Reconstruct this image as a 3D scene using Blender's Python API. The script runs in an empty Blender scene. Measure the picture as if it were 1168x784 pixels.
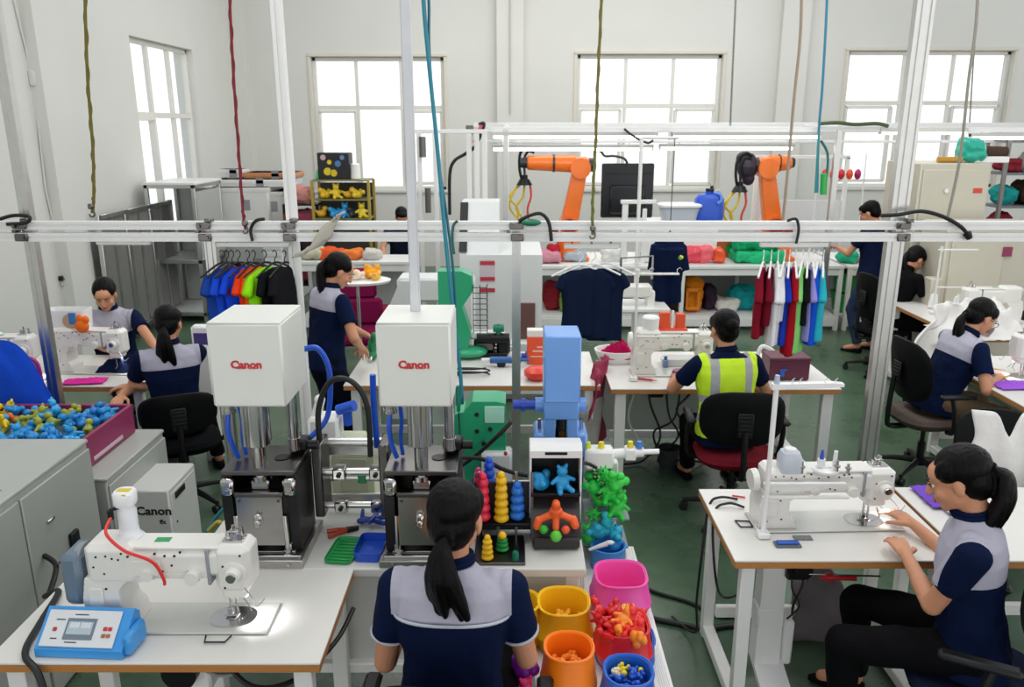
import bpy, bmesh, math, random
from mathutils import Vector as V, Matrix, Euler, Quaternion, noise
R = math.radians
PI = math.pi
rnd = random.Random(7)
SC = bpy.context.scene
COL = SC.collection

# ------------------------------------------------------------------ camera, world, lights
F_PX, CXP, CYP, TH, CH = 904.0, 586.0, 392.0, R(15.3), 2.4
cd = bpy.data.cameras.new('camera'); cam = bpy.data.objects.new('camera', cd); COL.objects.link(cam)
cam.location = (0, 0, CH); cam.rotation_euler = (R(90) - TH, 0, 0)
cd.sensor_width = 36; cd.lens = 36 * F_PX / 1168; cd.shift_x = -(CXP - 584) / 1168; cd.clip_start = .05; cd.clip_end = 200
cd.dof.use_dof = True; cd.dof.focus_distance = 3.3; cd.dof.aperture_fstop = 5.0
SC.camera = cam
SC.view_settings.view_transform = 'Standard'; SC.view_settings.look = 'None'
SC.view_settings.gamma = 1; SC.view_settings.use_curve_mapping = False
SC.view_settings.exposure = 0.28

w = bpy.data.worlds.new('world'); SC.world = w; w.use_nodes = True
nt = w.node_tree; nt.nodes.clear()
wo = nt.nodes.new('ShaderNodeOutputWorld'); bg = nt.nodes.new('ShaderNodeBackground')
tc = nt.nodes.new('ShaderNodeTexCoord'); sx = nt.nodes.new('ShaderNodeSeparateXYZ')
cr = nt.nodes.new('ShaderNodeValToRGB'); mr = nt.nodes.new('ShaderNodeMapRange')
nt.links.new(tc.outputs['Generated'], sx.inputs[0]); nt.links.new(sx.outputs['Z'], mr.inputs['Value'])
mr.inputs['From Min'].default_value = -.2; mr.inputs['From Max'].default_value = 1.0
nt.links.new(mr.outputs[0], cr.inputs[0]); nt.links.new(cr.outputs[0], bg.inputs[0]); nt.links.new(bg.outputs[0], wo.inputs[0])
e = cr.color_ramp.elements
e[0].position = 0; e[0].color = (.75, .75, .75, 1); e[1].position = 1; e[1].color = (.32, .34, .36, 1)
m_ = e.new(.17); m_.color = (1, .99, .97, 1); m_ = e.new(.40); m_.color = (.95, .97, 1, 1); m_ = e.new(.55); m_.color = (.34, .36, .38, 1)
bg.inputs[1].default_value = 1.25

def area(name, loc, rot, sx_, sy_, power, color=(1, 1, 1)):
    l = bpy.data.lights.new(name, 'AREA'); l.shape = 'RECTANGLE'; l.size = sx_; l.size_y = sy_; l.energy = power; l.color = color
    o = bpy.data.objects.new(name, l); o.location = loc; o.rotation_euler = rot; COL.objects.link(o); return o
area('added_overhead_light', (-1.2, 5.5, 5.6), (0, 0, 0), 1.2, 5, 60, (1, .985, .96))  # unseen area lights added overhead for room light; no fixtures modelled
area('added_overhead_light', (3.2, 5.5, 5.6), (0, 0, 0), 1.2, 5, 100, (1, .985, .96))
area('added_overhead_light', (.4, 2.2, 5.6), (0, 0, 0), 5, 1.2, 45, (1, .985, .96))  # added unseen fill that brightens the foreground tables and bins
area('added_overhead_light', (1, 11, 5.6), (0, 0, 0), 7, 1.5, 150, (1, .985, .96))  # unseen area light added over the rear of the room

# ------------------------------------------------------------------ pixel helpers (camera frame of the photograph)
def ray(x, y):
    a = (x - CXP) / F_PX; b = (CYP - y) / F_PX
    return V((a, b * math.sin(TH) + math.cos(TH), b * math.cos(TH) - math.sin(TH)))
def az(x, y, z):
    r = ray(x, y); t = (z - CH) / r.z; return V((0, 0, CH)) + r * t
def ay(x, y, Y):
    r = ray(x, y); return V((0, 0, CH)) + r * (Y / r.y)

# ------------------------------------------------------------------ materials
MATS = {}
def s2l(c):
    return c / 12.92 if c <= .04045 else ((c + .055) / 1.055) ** 2.4
def rgb(h):
    if isinstance(h, str):
        return tuple(s2l(int(h[i:i + 2], 16) / 255) for i in (0, 2, 4))
    return tuple(h)
def M(name, color='cccccc', rough=.5, metal=0, var=.06, scale=8, bump=0, bscale=40, emit=0, spec=.5, alpha=1, trans=0, coat=0, stretch=None):
    if name in MATS: return MATS[name]
    m = bpy.data.materials.new(name); m.use_nodes = True; MATS[name] = m
    n = m.node_tree; b = n.nodes['Principled BSDF']
    c = rgb(color)
    tc = n.nodes.new('ShaderNodeTexCoord'); mp = n.nodes.new('ShaderNodeMapping'); n.links.new(tc.outputs['Object'], mp.inputs[0])
    if stretch: mp.inputs['Scale'].default_value = stretch
    if var:
        nz = n.nodes.new('ShaderNodeTexNoise'); nz.inputs['Scale'].default_value = scale; nz.inputs['Detail'].default_value = 5
        n.links.new(mp.outputs[0], nz.inputs['Vector'])
        mx = n.nodes.new('ShaderNodeMix'); mx.data_type = 'RGBA'
        mx.inputs['A'].default_value = (*[v * (1 - var) for v in c], 1); mx.inputs['B'].default_value = (*[min(1, v * (1 + var)) for v in c], 1)
        n.links.new(nz.outputs[0], mx.inputs['Factor']); n.links.new(mx.outputs['Result'], b.inputs['Base Color'])
    else:
        b.inputs['Base Color'].default_value = (*c, 1)
    b.inputs['Roughness'].default_value = rough; b.inputs['Metallic'].default_value = metal
    b.inputs['Specular IOR Level'].default_value = spec; b.inputs['Alpha'].default_value = alpha
    b.inputs['Transmission Weight'].default_value = trans; b.inputs['Coat Weight'].default_value = coat
    if bump:
        nb = n.nodes.new('ShaderNodeTexNoise'); nb.inputs['Scale'].default_value = bscale; nb.inputs['Detail'].default_value = 3
        n.links.new(mp.outputs[0], nb.inputs['Vector'])
        bp = n.nodes.new('ShaderNodeBump'); bp.inputs['Strength'].default_value = bump; bp.inputs['Distance'].default_value = .01
        n.links.new(nb.outputs[0], bp.inputs['Height']); n.links.new(bp.outputs[0], b.inputs['Normal'])
    if emit:
        b.inputs['Emission Color'].default_value = (*c, 1); b.inputs['Emission Strength'].default_value = emit
    return m
def cloth(name, color, rough=.85):
    return M('cloth_' + name, color, rough, var=.10, scale=12, bump=.5, bscale=25, spec=.1)
def plast(name, color, rough=.32):
    return M('plastic_' + name, color, rough, var=.04, scale=6, spec=.5)

# ------------------------------------------------------------------ mesh builder
class MB:
    def __init__(s): s.v = []; s.f = []; s.m = []; s.mi = 0; s.T = Matrix.Identity(4)
    def mat(s, i): s.mi = i; return s
    def tr(s, m): s.T = m; return s
    def add(s, vs, fs):
        o = len(s.v); s.v += [s.T @ V(p) for p in vs]; s.f += [tuple(i + o for i in f) for f in fs]; s.m += [s.mi] * len(fs); return s
    def box(s, c, d, b=0, rz=0, rx=0, ry=0, taper=1):
        x, y, z = [k / 2 for k in d]; rot = Euler((rx, ry, rz)).to_matrix()
        b = min(b, x * .95, y * .95, z * .95)
        if b <= 0:
            vs = [(i * x * (taper if k > 0 else 1), j * y * (taper if k > 0 else 1), k * z) for k in (-1, 1) for j in (-1, 1) for i in (-1, 1)]
            fs = [(0, 2, 3, 1), (4, 5, 7, 6), (0, 1, 5, 4), (2, 6, 7, 3), (0, 4, 6, 2), (1, 3, 7, 5)]
        else:
            vs = []; idx = {}
            for k in (-1, 1):
                for j in (-1, 1):
                    for i in (-1, 1):
                        t = taper if k > 0 else 1
                        for a in range(3):
                            p = [i * (x - b) * t, j * (y - b) * t, k * (z - b)]
                            p[a] += (i, j, k)[a] * b
                            idx[(i, j, k, a)] = len(vs); vs.append(tuple(p))
            g = lambda i, j, k, a: idx[(i, j, k, a)]
            fs = []
            for q in (-1, 1):
                fs.append(tuple(g(q, j, k, 0) for j, k in ((-1, -1), (1, -1), (1, 1), (-1, 1))[::q]))
                fs.append(tuple(g(i, q, k, 1) for i, k in ((-1, -1), (1, -1), (1, 1), (-1, 1))[::-q]))
                fs.append(tuple(g(i, j, q, 2) for i, j in ((-1, -1), (1, -1), (1, 1), (-1, 1))[::q]))
            for j in (-1, 1):
                for k in (-1, 1):
                    q = (g(-1, j, k, 1), g(1, j, k, 1), g(1, j, k, 2), g(-1, j, k, 2)); fs.append(q if j * k < 0 else q[::-1])
            for i in (-1, 1):
                for k in (-1, 1):
                    q = (g(i, -1, k, 0), g(i, 1, k, 0), g(i, 1, k, 2), g(i, -1, k, 2)); fs.append(q if i * k > 0 else q[::-1])
            for i in (-1, 1):
                for j in (-1, 1):
                    q = (g(i, j, -1, 0), g(i, j, 1, 0), g(i, j, 1, 1), g(i, j, -1, 1)); fs.append(q if i * j < 0 else q[::-1])
                    for k in (-1, 1):
                        q = (g(i, j, k, 0), g(i, j, k, 1), g(i, j, k, 2)); fs.append(q if i * j * k > 0 else q[::-1])
        c = V(c)
        return s.add([rot @ V(p) + c for p in vs], fs)
    def ring(s, c, n, u, w_, r, k): return [c + (u * math.cos(2 * PI * i / k) + w_ * math.sin(2 * PI * i / k)) * r for i in range(k)]
    def cyl(s, p0, p1, r0, r1=None, k=16, b=0):
        r1 = r0 if r1 is None else r1; p0 = V(p0); p1 = V(p1); d = (p1 - p0)
        L = d.length
        if L < 1e-6: return s
        d /= L; u = d.orthogonal().normalized(); w_ = d.cross(u)
        st = [(0, r0), (L, r1)] if not b else [(0, r0 - b), (b, r0), (L - b, r1), (L, r1 - b)]
        vs = []
        for t, r in st: vs += s.ring(p0 + d * t, d, u, w_, r, k)
        fs = [tuple(range(k))[::-1], tuple(range((len(st) - 1) * k, len(st) * k))]
        for a in range(len(st) - 1):
            for i in range(k): j = (i + 1) % k; fs.append((a * k + i, a * k + j, (a + 1) * k + j, (a + 1) * k + i))
        return s.add(vs, fs)
    def tube(s, pts, r, k=8, smooth=0, closed=False):
        pts = [V(p) for p in pts]
        if smooth:
            out = []; n = len(pts)
            for i in range(n - 1):
                a, b_, c_, d = pts[max(i - 1, 0)], pts[i], pts[i + 1], pts[min(i + 2, n - 1)]
                for q in range(smooth):
                    t = q / smooth
                    out.append(.5 * ((2 * b_) + (c_ - a) * t + (2 * a - 5 * b_ + 4 * c_ - d) * t * t + (3 * b_ - a - 3 * c_ + d) * t ** 3))
            out.append(pts[-1]); pts = out
        n = len(pts); rs = r if isinstance(r, (list, tuple)) else [r] * n
        if len(rs) != n: rs = [rs[min(len(rs) - 1, int(i * (len(rs) - 1) / max(1, n - 1) + .5))] for i in range(n)]
        vs = []; u = None
        for i in range(n):
            if closed: d = pts[(i + 1) % n] - pts[i - 1]
            else: d = pts[min(i + 1, n - 1)] - pts[max(i - 1, 0)]
            if d.length < 1e-9: d = V((0, 0, 1))
            d.normalize()
            if u is None: u = d.orthogonal().normalized()
            u = u - d * u.dot(d)
            u = u.normalized() if u.length > 1e-6 else d.orthogonal().normalized()
            vs += s.ring(pts[i], d, u, d.cross(u), rs[i], k)
        fs = []
        for a in range(n if closed else n - 1):
            b_ = (a + 1) % n
            for i in range(k): j = (i + 1) % k; fs.append((a * k + i, a * k + j, b_ * k + j, b_ * k + i))
        if not closed: fs += [tuple(range(k))[::-1], tuple(range((n - 1) * k, n * k))]
        return s.add(vs, fs)
    def ell(s, c, r, k=16, rot=None):
        c = V(c); r = (r, r, r) if isinstance(r, (int, float)) else r
        h = max(6, k // 2); vs = [V((0, 0, -1))]
        for a in range(1, h):
            t = -PI / 2 + PI * a / h
            for i in range(k): vs.append(V((math.cos(t) * math.cos(2 * PI * i / k), math.cos(t) * math.sin(2 * PI * i / k), math.sin(t))))
        vs.append(V((0, 0, 1))); vs = [V((p.x * r[0], p.y * r[1], p.z * r[2])) for p in vs]
        if rot is not None: vs = [rot @ p for p in vs]
        fs = []
        for i in range(k): fs.append((0, 1 + (i + 1) % k, 1 + i))
        for a in range(h - 2):
            for i in range(k): j = (i + 1) % k; o = 1 + a * k; fs.append((o + i, o + j, o + k + j, o + k + i))
        o = 1 + (h - 2) * k
        for i in range(k): fs.append((o + i, o + (i + 1) % k, len(vs) - 1))
        return s.add([p + c for p in vs], fs)
    def lathe(s, prof, c=(0, 0, 0), k=24, sq=2, ax=1, ay_=1):
        """profile [(r,z)...]; sq>2 gives a rounded-square section"""
        c = V(c); vs = []; n = len(prof)
        for r, z in prof:
            for i in range(k):
                t = 2 * PI * i / k; ct, st = math.cos(t), math.sin(t)
                q = (abs(ct) ** sq + abs(st) ** sq) ** (-1 / sq)
                vs.append(c + V((r * ct * q * ax, r * st * q * ay_, z)))
        fs = []
        for a in range(n - 1):
            for i in range(k): j = (i + 1) % k; fs.append((a * k + i, a * k + j, (a + 1) * k + j, (a + 1) * k + i))
        if prof[0][0] > 1e-4: fs.append(tuple(range(k))[::-1])
        if prof[-1][0] > 1e-4: fs.append(tuple(range((n - 1) * k, n * k)))
        return s.add(vs, fs)
    def prism(s, poly, a, b, axis='y'):
        """2D polygon extruded from a to b along axis (poly coords are the other two, in xyz order)"""
        def P(p, t): return {'x': (t, p[0], p[1]), 'y': (p[0], t, p[1]), 'z': (p[0], p[1], t)}[axis]
        n = len(poly); vs = [P(p, a) for p in poly] + [P(p, b) for p in poly]
        fs = [tuple(range(n)), tuple(range(n, 2 * n))[::-1]] + [(i, i + n, (i + 1) % n + n, (i + 1) % n) for i in range(n)]
        return s.add(vs, fs)
    def sheet(s, fn, nu, nv, th=0):
        """surface fn(u,v) with thickness th downwards along its normal"""
        P = [[V(fn(i / nu, j / nv)) for j in range(nv + 1)] for i in range(nu + 1)]
        vs = [p for row in P for p in row]; W = nv + 1
        fs = [(i * W + j, (i + 1) * W + j, (i + 1) * W + j + 1, i * W + j + 1) for i in range(nu) for j in range(nv)]
        if th:
            N = len(vs); low = []
            for i in range(nu + 1):
                for j in range(nv + 1):
                    a = P[min(i + 1, nu)][j] - P[max(i - 1, 0)][j]; b = P[i][min(j + 1, nv)] - P[i][max(j - 1, 0)]
                    nn = a.cross(b); nn = nn.normalized() if nn.length > 1e-9 else V((0, 0, 1)); low.append(P[i][j] - nn * th)
            vs += low; fs += [tuple(q + N for q in f[::-1]) for f in fs[:]]
            edge = [(i, 0) for i in range(nu)] + [(nu, j) for j in range(nv)] + [(nu - i, nv) for i in range(nu)] + [(0, nv - j) for j in range(nv)]
            ids = [i * W + j for i, j in edge]
            for q in range(len(ids)): a, b = ids[q], ids[(q + 1) % len(ids)]; fs.append((b, a, a + N, b + N))
        return s.add(vs, fs)
    def text(s, body, size, origin, xdir, ydir, depth=.001, bold=0, sx=1, shear=0):
        cu = bpy.data.curves.new('t', 'FONT'); cu.body = body; cu.size = size; cu.extrude = depth; cu.offset = bold; cu.align_x = 'CENTER'; cu.align_y = 'CENTER'; cu.resolution_u = 3; cu.shear = shear
        o = bpy.data.objects.new('t', cu); COL.objects.link(o); dg = bpy.context.evaluated_depsgraph_get()
        me = bpy.data.meshes.new_from_object(o.evaluated_get(dg)); X = V(xdir).normalized(); Yv = V(ydir).normalized(); Zv = X.cross(Yv)
        vs = [V(origin) + X * p.co.x * sx + Yv * p.co.y + Zv * p.co.z for p in me.vertices]; fs = [tuple(p.vertices) for p in me.polygons]
        bpy.data.objects.remove(o); bpy.data.curves.remove(cu); bpy.data.meshes.remove(me)
        return s.add(vs, fs)
    def mesh(s, name, mats, sharp=38):
        me = bpy.data.meshes.new(name); me.from_pydata([tuple(p) for p in s.v], [], s.f)
        for m in mats: me.materials.append(m)
        me.polygons.foreach_set('material_index', s.m)
        me.validate(); me.update()
        me.polygons.foreach_set('use_smooth', [True] * len(me.polygons))
        if sharp: me.set_sharp_from_angle(angle=R(sharp))
        return me
def obj(name, mb, mats, parent=None, loc=None, rz=None, sharp=38):
    if not isinstance(mats, (list, tuple)): mats = [mats]
    me = mb.mesh(name, mats, sharp) if isinstance(mb, MB) else mb
    o = bpy.data.objects.new(name, me); COL.objects.link(o)
    if parent: o.parent = parent
    if loc is not None: o.location = loc
    if rz is not None: o.rotation_euler.z = rz
    return o
def remesh(mb, voxel=.006, smooth=4, disp=None):
    """union of closed pieces -> one continuous surface"""
    me = bpy.data.meshes.new('r'); me.from_pydata([tuple(p) for p in mb.v], [], mb.f); me.update()
    o = bpy.data.objects.new('r', me); COL.objects.link(o)
    m = o.modifiers.new('r', 'REMESH'); m.mode = 'VOXEL'; m.voxel_size = voxel
    if smooth: q = o.modifiers.new('s', 'SMOOTH'); q.factor = .5; q.iterations = smooth
    dg = bpy.context.evaluated_depsgraph_get(); out = bpy.data.meshes.new_from_object(o.evaluated_get(dg))
    bpy.data.objects.remove(o); bpy.data.meshes.remove(me)
    if disp:
        n = len(out.vertices); co = [0.0] * (3 * n); no = [0.0] * (3 * n)
        out.vertices.foreach_get('co', co); out.vertices.foreach_get('normal', no); r_ = []
        for i in range(0, 3 * n, 3): r_.extend(disp(V(co[i:i + 3]), V(no[i:i + 3])))
        out.vertices.foreach_set('co', r_); out.update()
    out.polygons.foreach_set('use_smooth', [True] * len(out.polygons))
    return out
def setmats(me, mats, fn=None):
    me.materials.clear()
    for m in (mats if isinstance(mats, (list, tuple)) else [mats]): me.materials.append(m)
    if fn:
        for p in me.polygons: p.material_index = fn(p.center)
    return me
def thing(name, label, cat, loc=(0, 0, 0), rz=0, group=None):
    o = bpy.data.objects.new(name, None); COL.objects.link(o); o.empty_display_size = .05
    o.location = loc; o.rotation_euler = (0, 0, rz); o['label'] = label; o['category'] = cat
    if group: o['group'] = group
    return o
def tag(o, label, cat, group=None, kind=None):
    o['label'] = label; o['category'] = cat
    if group: o['group'] = group
    if kind: o['kind'] = kind
    return o
def struct(name, mb, mats, parent=None, loc=None):
    o = obj(name, mb, mats, parent, loc)
    if not parent: o['kind'] = 'structure'
    return o
def dup(root, loc, rz=None, label=None, scale=None):
    r = root.copy(); COL.objects.link(r); r.location = loc
    if rz is not None: r.rotation_euler.z = rz
    if label: r['label'] = label
    if scale: r.scale = scale if isinstance(scale, (tuple, list)) else (scale,) * 3
    for ch in list(root.children):
        c = ch.copy(); COL.objects.link(c); c.parent = r
        for g in list(ch.children):
            d = g.copy(); COL.objects.link(d); d.parent = c
    return r
def nz3(p, s, a): 
    return noise.noise_vector(V(p) * s) * a
# ------------------------------------------------------------------ shared materials
WHITE = M('white_painted_metal', 'e6e6e2', .38, var=.05, scale=5)
WHITE2 = M('machine_enamel_white', 'e4e2dc', .3, var=.05, scale=9, coat=.3)
WPLAST = M('white_plastic', 'e8e8e6', .4)
ALU = M('aluminium_rail', 'c9c9c6', .32, 1, var=.08, scale=20, stretch=(1, 1, 1))
RAILW = M('overhead_rail_coating', 'e2e2e0', .35, .1, var=.05)
STEEL = M('polished_steel', 'c8c6c4', .16, 1, var=.12, scale=6)
STEELD = M('dark_steel', '6e6b69', .28, 1, var=.15, scale=10)
BLACKM = M('black_metal', '0d0e10', .4, .3)
BLACKP = M('black_plastic', '0f1012', .45, spec=.35)
RUBBER = M('black_cable', '0e0f11', .5)
LAM = M('white_laminate', 'dcdad4', .28, var=.02, spec=.5)
WOODE = M('plywood_edge', 'b5793f', .5, var=.25, scale=30, stretch=(1, 1, 12))
CABG = M('cabinet_grey', 'a3a6a0', .42, var=.04, scale=4, bump=.05, bscale=200)
GREYP = M('grey_plastic', '8f9499', .4)
SCREW = M('screw_dark', '3a3732', .4, .8)
GLASS = M('clear_plastic', 'e8eef0', .08, alpha=.28)
# ------------------------------------------------------------------ the room
def wall_mat():
    m = M('plaster_wall', 'd0d0ca', .75, var=.05, scale=1.2, bump=.12, bscale=6)
    return m
WALLM = wall_mat(); FRAMEW = M('window_frame_paint', 'd9d7cf', .4); 
def floor_mat():
    m = bpy.data.materials.new('green_epoxy_floor'); m.use_nodes = True; n = m.node_tree; b = n.nodes['Principled BSDF']
    tc = n.nodes.new('ShaderNodeTexCoord')
    a = n.nodes.new('ShaderNodeTexNoise'); a.inputs['Scale'].default_value = 1.4; a.inputs['Detail'].default_value = 8; a.inputs['Roughness'].default_value = .65
    c = n.nodes.new('ShaderNodeTexNoise'); c.inputs['Scale'].default_value = 14; c.inputs['Detail'].default_value = 6
    n.links.new(tc.outputs['Object'], a.inputs['Vector']); n.links.new(tc.outputs['Object'], c.inputs['Vector'])
    r = n.nodes.new('ShaderNodeValToRGB'); r.color_ramp.elements[0].position = .3; r.color_ramp.elements[1].position = .72
    r.color_ramp.elements[0].color = (*rgb('364d3a'), 1); r.color_ramp.elements[1].color = (*rgb('546b54'), 1)
    n.links.new(a.outputs[0], r.inputs[0])
    mx = n.nodes.new('ShaderNodeMix'); mx.data_type = 'RGBA'; mx.inputs['Factor'].default_value = .25; mx.blend_type = 'OVERLAY'
    n.links.new(r.outputs[0], mx.inputs['A']); n.links.new(c.outputs[0], mx.inputs['B']); n.links.new(mx.outputs['Result'], b.inputs['Base Color'])
    mr = n.nodes.new('ShaderNodeMapRange'); mr.inputs['To Min'].default_value = .16; mr.inputs['To Max'].default_value = .42
    n.links.new(a.outputs[0], mr.inputs['Value']); n.links.new(mr.outputs[0], b.inputs['Roughness'])
    bp = n.nodes.new('ShaderNodeBump'); bp.inputs['Strength'].default_value = .06; n.links.new(c.outputs[0], bp.inputs['Height']); n.links.new(bp.outputs[0], b.inputs['Normal'])
    return m
YB, XL = 14.0, -4.63
struct('floor', MB().box((2.5, 7, -.05), (16, 18, .1)), floor_mat())
WT = 6.0
# back wall with three openings
wins = []
for (x0, x1, yt, yb) in ((354, 509, 65, 217), (659, 815, 62, 216), (969, 1133, 58, 214)):
    a = ay(x0, yt, YB); b = ay(x1, yb, YB); wins.append((a.x, b.x, b.z, a.z))
bw = MB(); xs = [XL - .25] + [v for w_ in wins for v in w_[:2]] + [10.5]
for i in range(0, len(xs), 2): bw.box(((xs[i] + xs[i + 1]) / 2, YB + .14, WT / 2), (xs[i + 1] - xs[i], .28, WT))
for (a, b, z0, z1) in wins:
    bw.box(((a + b) / 2, YB + .14, z0 / 2), (b - a, .28, z0)); bw.box(((a + b) / 2, YB + .14, (z1 + WT) / 2), (b - a, .28, WT - z1))
struct('wall_back', bw, WALLM)
# left wall with its window
lw0 = 9.35; lw1 = 11.9
def yleft(px, py):   # depth on the left wall
    r = ray(px, py); return r.y * XL / r.x, CH + r.z * XL / r.x
lw0 = yleft(147, 40)[0]; lw1 = yleft(219, 57)[0]; lzt = (yleft(147, 40)[1] + yleft(219, 57)[1]) / 2; lzb = 1.05
lwm = MB()
for (y0, y1, z0, z1) in ((-1, lw0, 0, WT), (lw1, YB, 0, WT), (lw0, lw1, 0, lzb), (lw0, lw1, lzt, WT)):
    lwm.box((XL - .14, (y0 + y1) / 2, (z0 + z1) / 2), (.28, y1 - y0, z1 - z0))
struct('wall_left', lwm, WALLM)
GP = bpy.data.materials.new('window_pane_glass'); GP.use_nodes = True
_n = GP.node_tree; _n.nodes.clear(); _o = _n.nodes.new('ShaderNodeOutputMaterial'); _t = _n.nodes.new('ShaderNodeBsdfTransparent'); _g = _n.nodes.new('ShaderNodeBsdfGlossy'); _x = _n.nodes.new('ShaderNodeMixShader')
_g.inputs['Roughness'].default_value = .05; _t.inputs[0].default_value = (.97, .99, 1, 1); _x.inputs[0].default_value = .06
_n.links.new(_t.outputs[0], _x.inputs[1]); _n.links.new(_g.outputs[0], _x.inputs[2]); _n.links.new(_x.outputs[0], _o.inputs[0])
def window(idx, W_, H_, cols, rows, sash, T):
    """local: x along width from 0, z up from 0, frame depth around y=0"""
    m = MB().tr(T); fw = .06
    for (x, z, a, b) in ((W_ / 2, fw / 2, W_, fw), (W_ / 2, H_ - fw / 2, W_, fw), (fw / 2, H_ / 2, fw, H_), (W_ - fw / 2, H_ / 2, fw, H_)): m.box((x, 0, z), (a, .07, b), .006)
    for c in cols: m.box((c * W_, 0, H_ / 2), (.055, .06, H_), .005)
    for r in rows: m.box((W_ / 2, 0, r * H_), (W_, .065, .07), .005)
    for (x0, x1, z0, z1) in sash:
        for (x, z, a, b) in (((x0 + x1) / 2, z0, x1 - x0, .05), ((x0 + x1) / 2, z1, x1 - x0, .05), (x0, (z0 + z1) / 2, .05, z1 - z0), (x1, (z0 + z1) / 2, .05, z1 - z0)):
            m.box((x * W_, .0, z * H_), (a * W_ if a > .06 else .05, .09, b * H_ if b > .06 else .05), .004)
    o = struct('window_%d' % idx, m, FRAMEW)
    g = MB().tr(T).box((W_ / 2, .01, H_ / 2), (W_ - .05, .006, H_ - .05)); obj('window_glass', g, GP, o)
    s = MB().tr(T).box((W_ / 2, -.10, -.02), (W_ + .16, .12, .05), .008); obj('window_sill', s, WALLM, o)
    return o
cols3 = ((.33, .67), (.34, .67), (.36, .66))
for i, (a, b, z0, z1) in enumerate(wins):
    sash = [(.03, .31, .05, .60), (.69, .97, .05, .60)] if i != 1 else [(.03, .31, .04, .60), (.7, .97, .04, .6)]
    window(i + 2, b - a, z1 - z0, cols3[i], (.63,), sash, Matrix.Translation((a, YB + .12, z0)))
T = Matrix.Translation((XL - .12, lw0, lzb)) @ Matrix.Rotation(PI / 2, 4, 'Z')
window(1, lw1 - lw0, lzt - lzb, (.34, .68), (.62,), [(.03, .33, .03, .6)], T)
# outside: pale blocks of the neighbouring building, seen washed out through the panes
# pilasters / casings
def pil(name, x0, x1, d, z=WT):
    struct(name, MB().box(((x0 + x1) / 2, YB - d / 2, z / 2), (x1 - x0, d, z)), WALLM)
pil('trim_1', ay(567, 100, YB).x, ay(597, 100, YB).x, .14)
pil('trim_2', ay(884, 100, YB).x, ay(915, 100, YB).x, .14)
pil('trim_3', XL, ay(287, 100, YB).x, .3)
struct('trim_4', MB().box((XL + .06, 8.2, WT / 2), (.12, .45, WT)), WALLM)
# narrow casing boards around the windows
cas = MB()
for (a, b, z0, z1) in wins:
    for (x, z, sx_, sz) in (((a + b) / 2, z1 + .03, b - a + .12, .05), (a - .03, (z0 + z1) / 2, .05, z1 - z0), (b + .03, (z0 + z1) / 2, .05, z1 - z0)): cas.box((x, YB - .01, z), (sx_, .03, sz), .005)
struct('trim_5', cas, M('window_casing', 'cfc9bc', .6))
yA = yleft(22, 20)
# conduit and junction box on the left wall
t = thing('wall_conduit', 'thin white electrical conduit with square junction box on the left wall', 'conduit', (XL, 0, 0))
pts = [yleft(14, 0), yleft(35, 85), yleft(50, 215), yleft(58, 250)]
obj('conduit_pipe', MB().tube([(.015, p[0], p[1]) for p in pts], .009, 8), WALLM, t)
p = yleft(37, 90); obj('junction_box', MB().box((.03, p[0], p[1]), (.06, .14, .14), .01), WALLM, t)
t = thing('wall_conduit', 'thin white conduit line running down the back wall pilaster', 'conduit', (0, YB, 0))
a = ay(582, 0, YB); b = ay(582, 130, YB)
obj('conduit_pipe', MB().tube([(a.x, -.16, a.z + 1), (b.x, -.16, b.z)], .012, 8), M('conduit_grey', 'b9b6ae', .5), t)
# ------------------------------------------------------------------ people
SKIN = M('skin', 'c98f6e', .5, var=.07, scale=14, bump=.05, bscale=120, spec=.35)
HAIR = M('black_hair', '040303', .36, var=.3, scale=30, bump=.35, bscale=90, spec=.14, stretch=(6, 6, .7))
NAVY = cloth('navy', '0a1736'); YOKE = cloth('grey_yoke', 'a5a3b1'); BLACKC = cloth('black', '0a0a0d'); TRIM = cloth('pale_trim', 'b9bcc4')
def two_tone(a, b):
    k = 'two_' + a.name + b.name
    if k in MATS: return MATS[k]
    m = a.copy(); m.name = k; MATS[k] = m; n = m.node_tree; bs = n.nodes['Principled BSDF']
    old = bs.inputs['Base Color'].links[0].from_socket
    nb = [q for q in b.node_tree.nodes if q.type == 'MIX'][0]
    mx = n.nodes.new('ShaderNodeMix'); mx.data_type = 'RGBA'; at = n.nodes.new('ShaderNodeAttribute'); at.attribute_name = 'pattern'
    gt = n.nodes.new('ShaderNodeMath'); gt.operation = 'GREATER_THAN'; gt.inputs[1].default_value = 0
    n.links.new(at.outputs['Fac'], gt.inputs[0]); n.links.new(gt.outputs[0], mx.inputs['Factor']); n.links.new(old, mx.inputs['A'])
    mx.inputs['B'].default_value = nb.inputs['B'].default_value; n.links.new(mx.outputs['Result'], bs.inputs['Base Color'])
    return m
def pattern(me, fn):
    a = me.attributes.new('pattern', 'FLOAT', 'POINT'); a.data.foreach_set('value', [fn(v_.co) for v_ in me.vertices])
def capsule(m, p0, p1, r0, r1, k=14):
    p0, p1 = V(p0), V(p1); m.cyl(p0, p1, r0, r1, k); m.ell(p0, r0, k); m.ell(p1, r1, k)
def ik(a, b, l1, l2, pole):
    """middle joint of a two-bone chain a->b bent toward pole direction"""
    d = b - a; L = min(d.length, (l1 + l2) * .995); d = d.normalized(); b2 = a + d * L
    x = (l1 * l1 - l2 * l2 + L * L) / (2 * L); h = math.sqrt(max(0, l1 * l1 - x * x))
    p = pole - d * pole.dot(d); p = p.normalized() if p.length > 1e-6 else d.orthogonal().normalized()
    return a + d * x + p * h, b2
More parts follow.
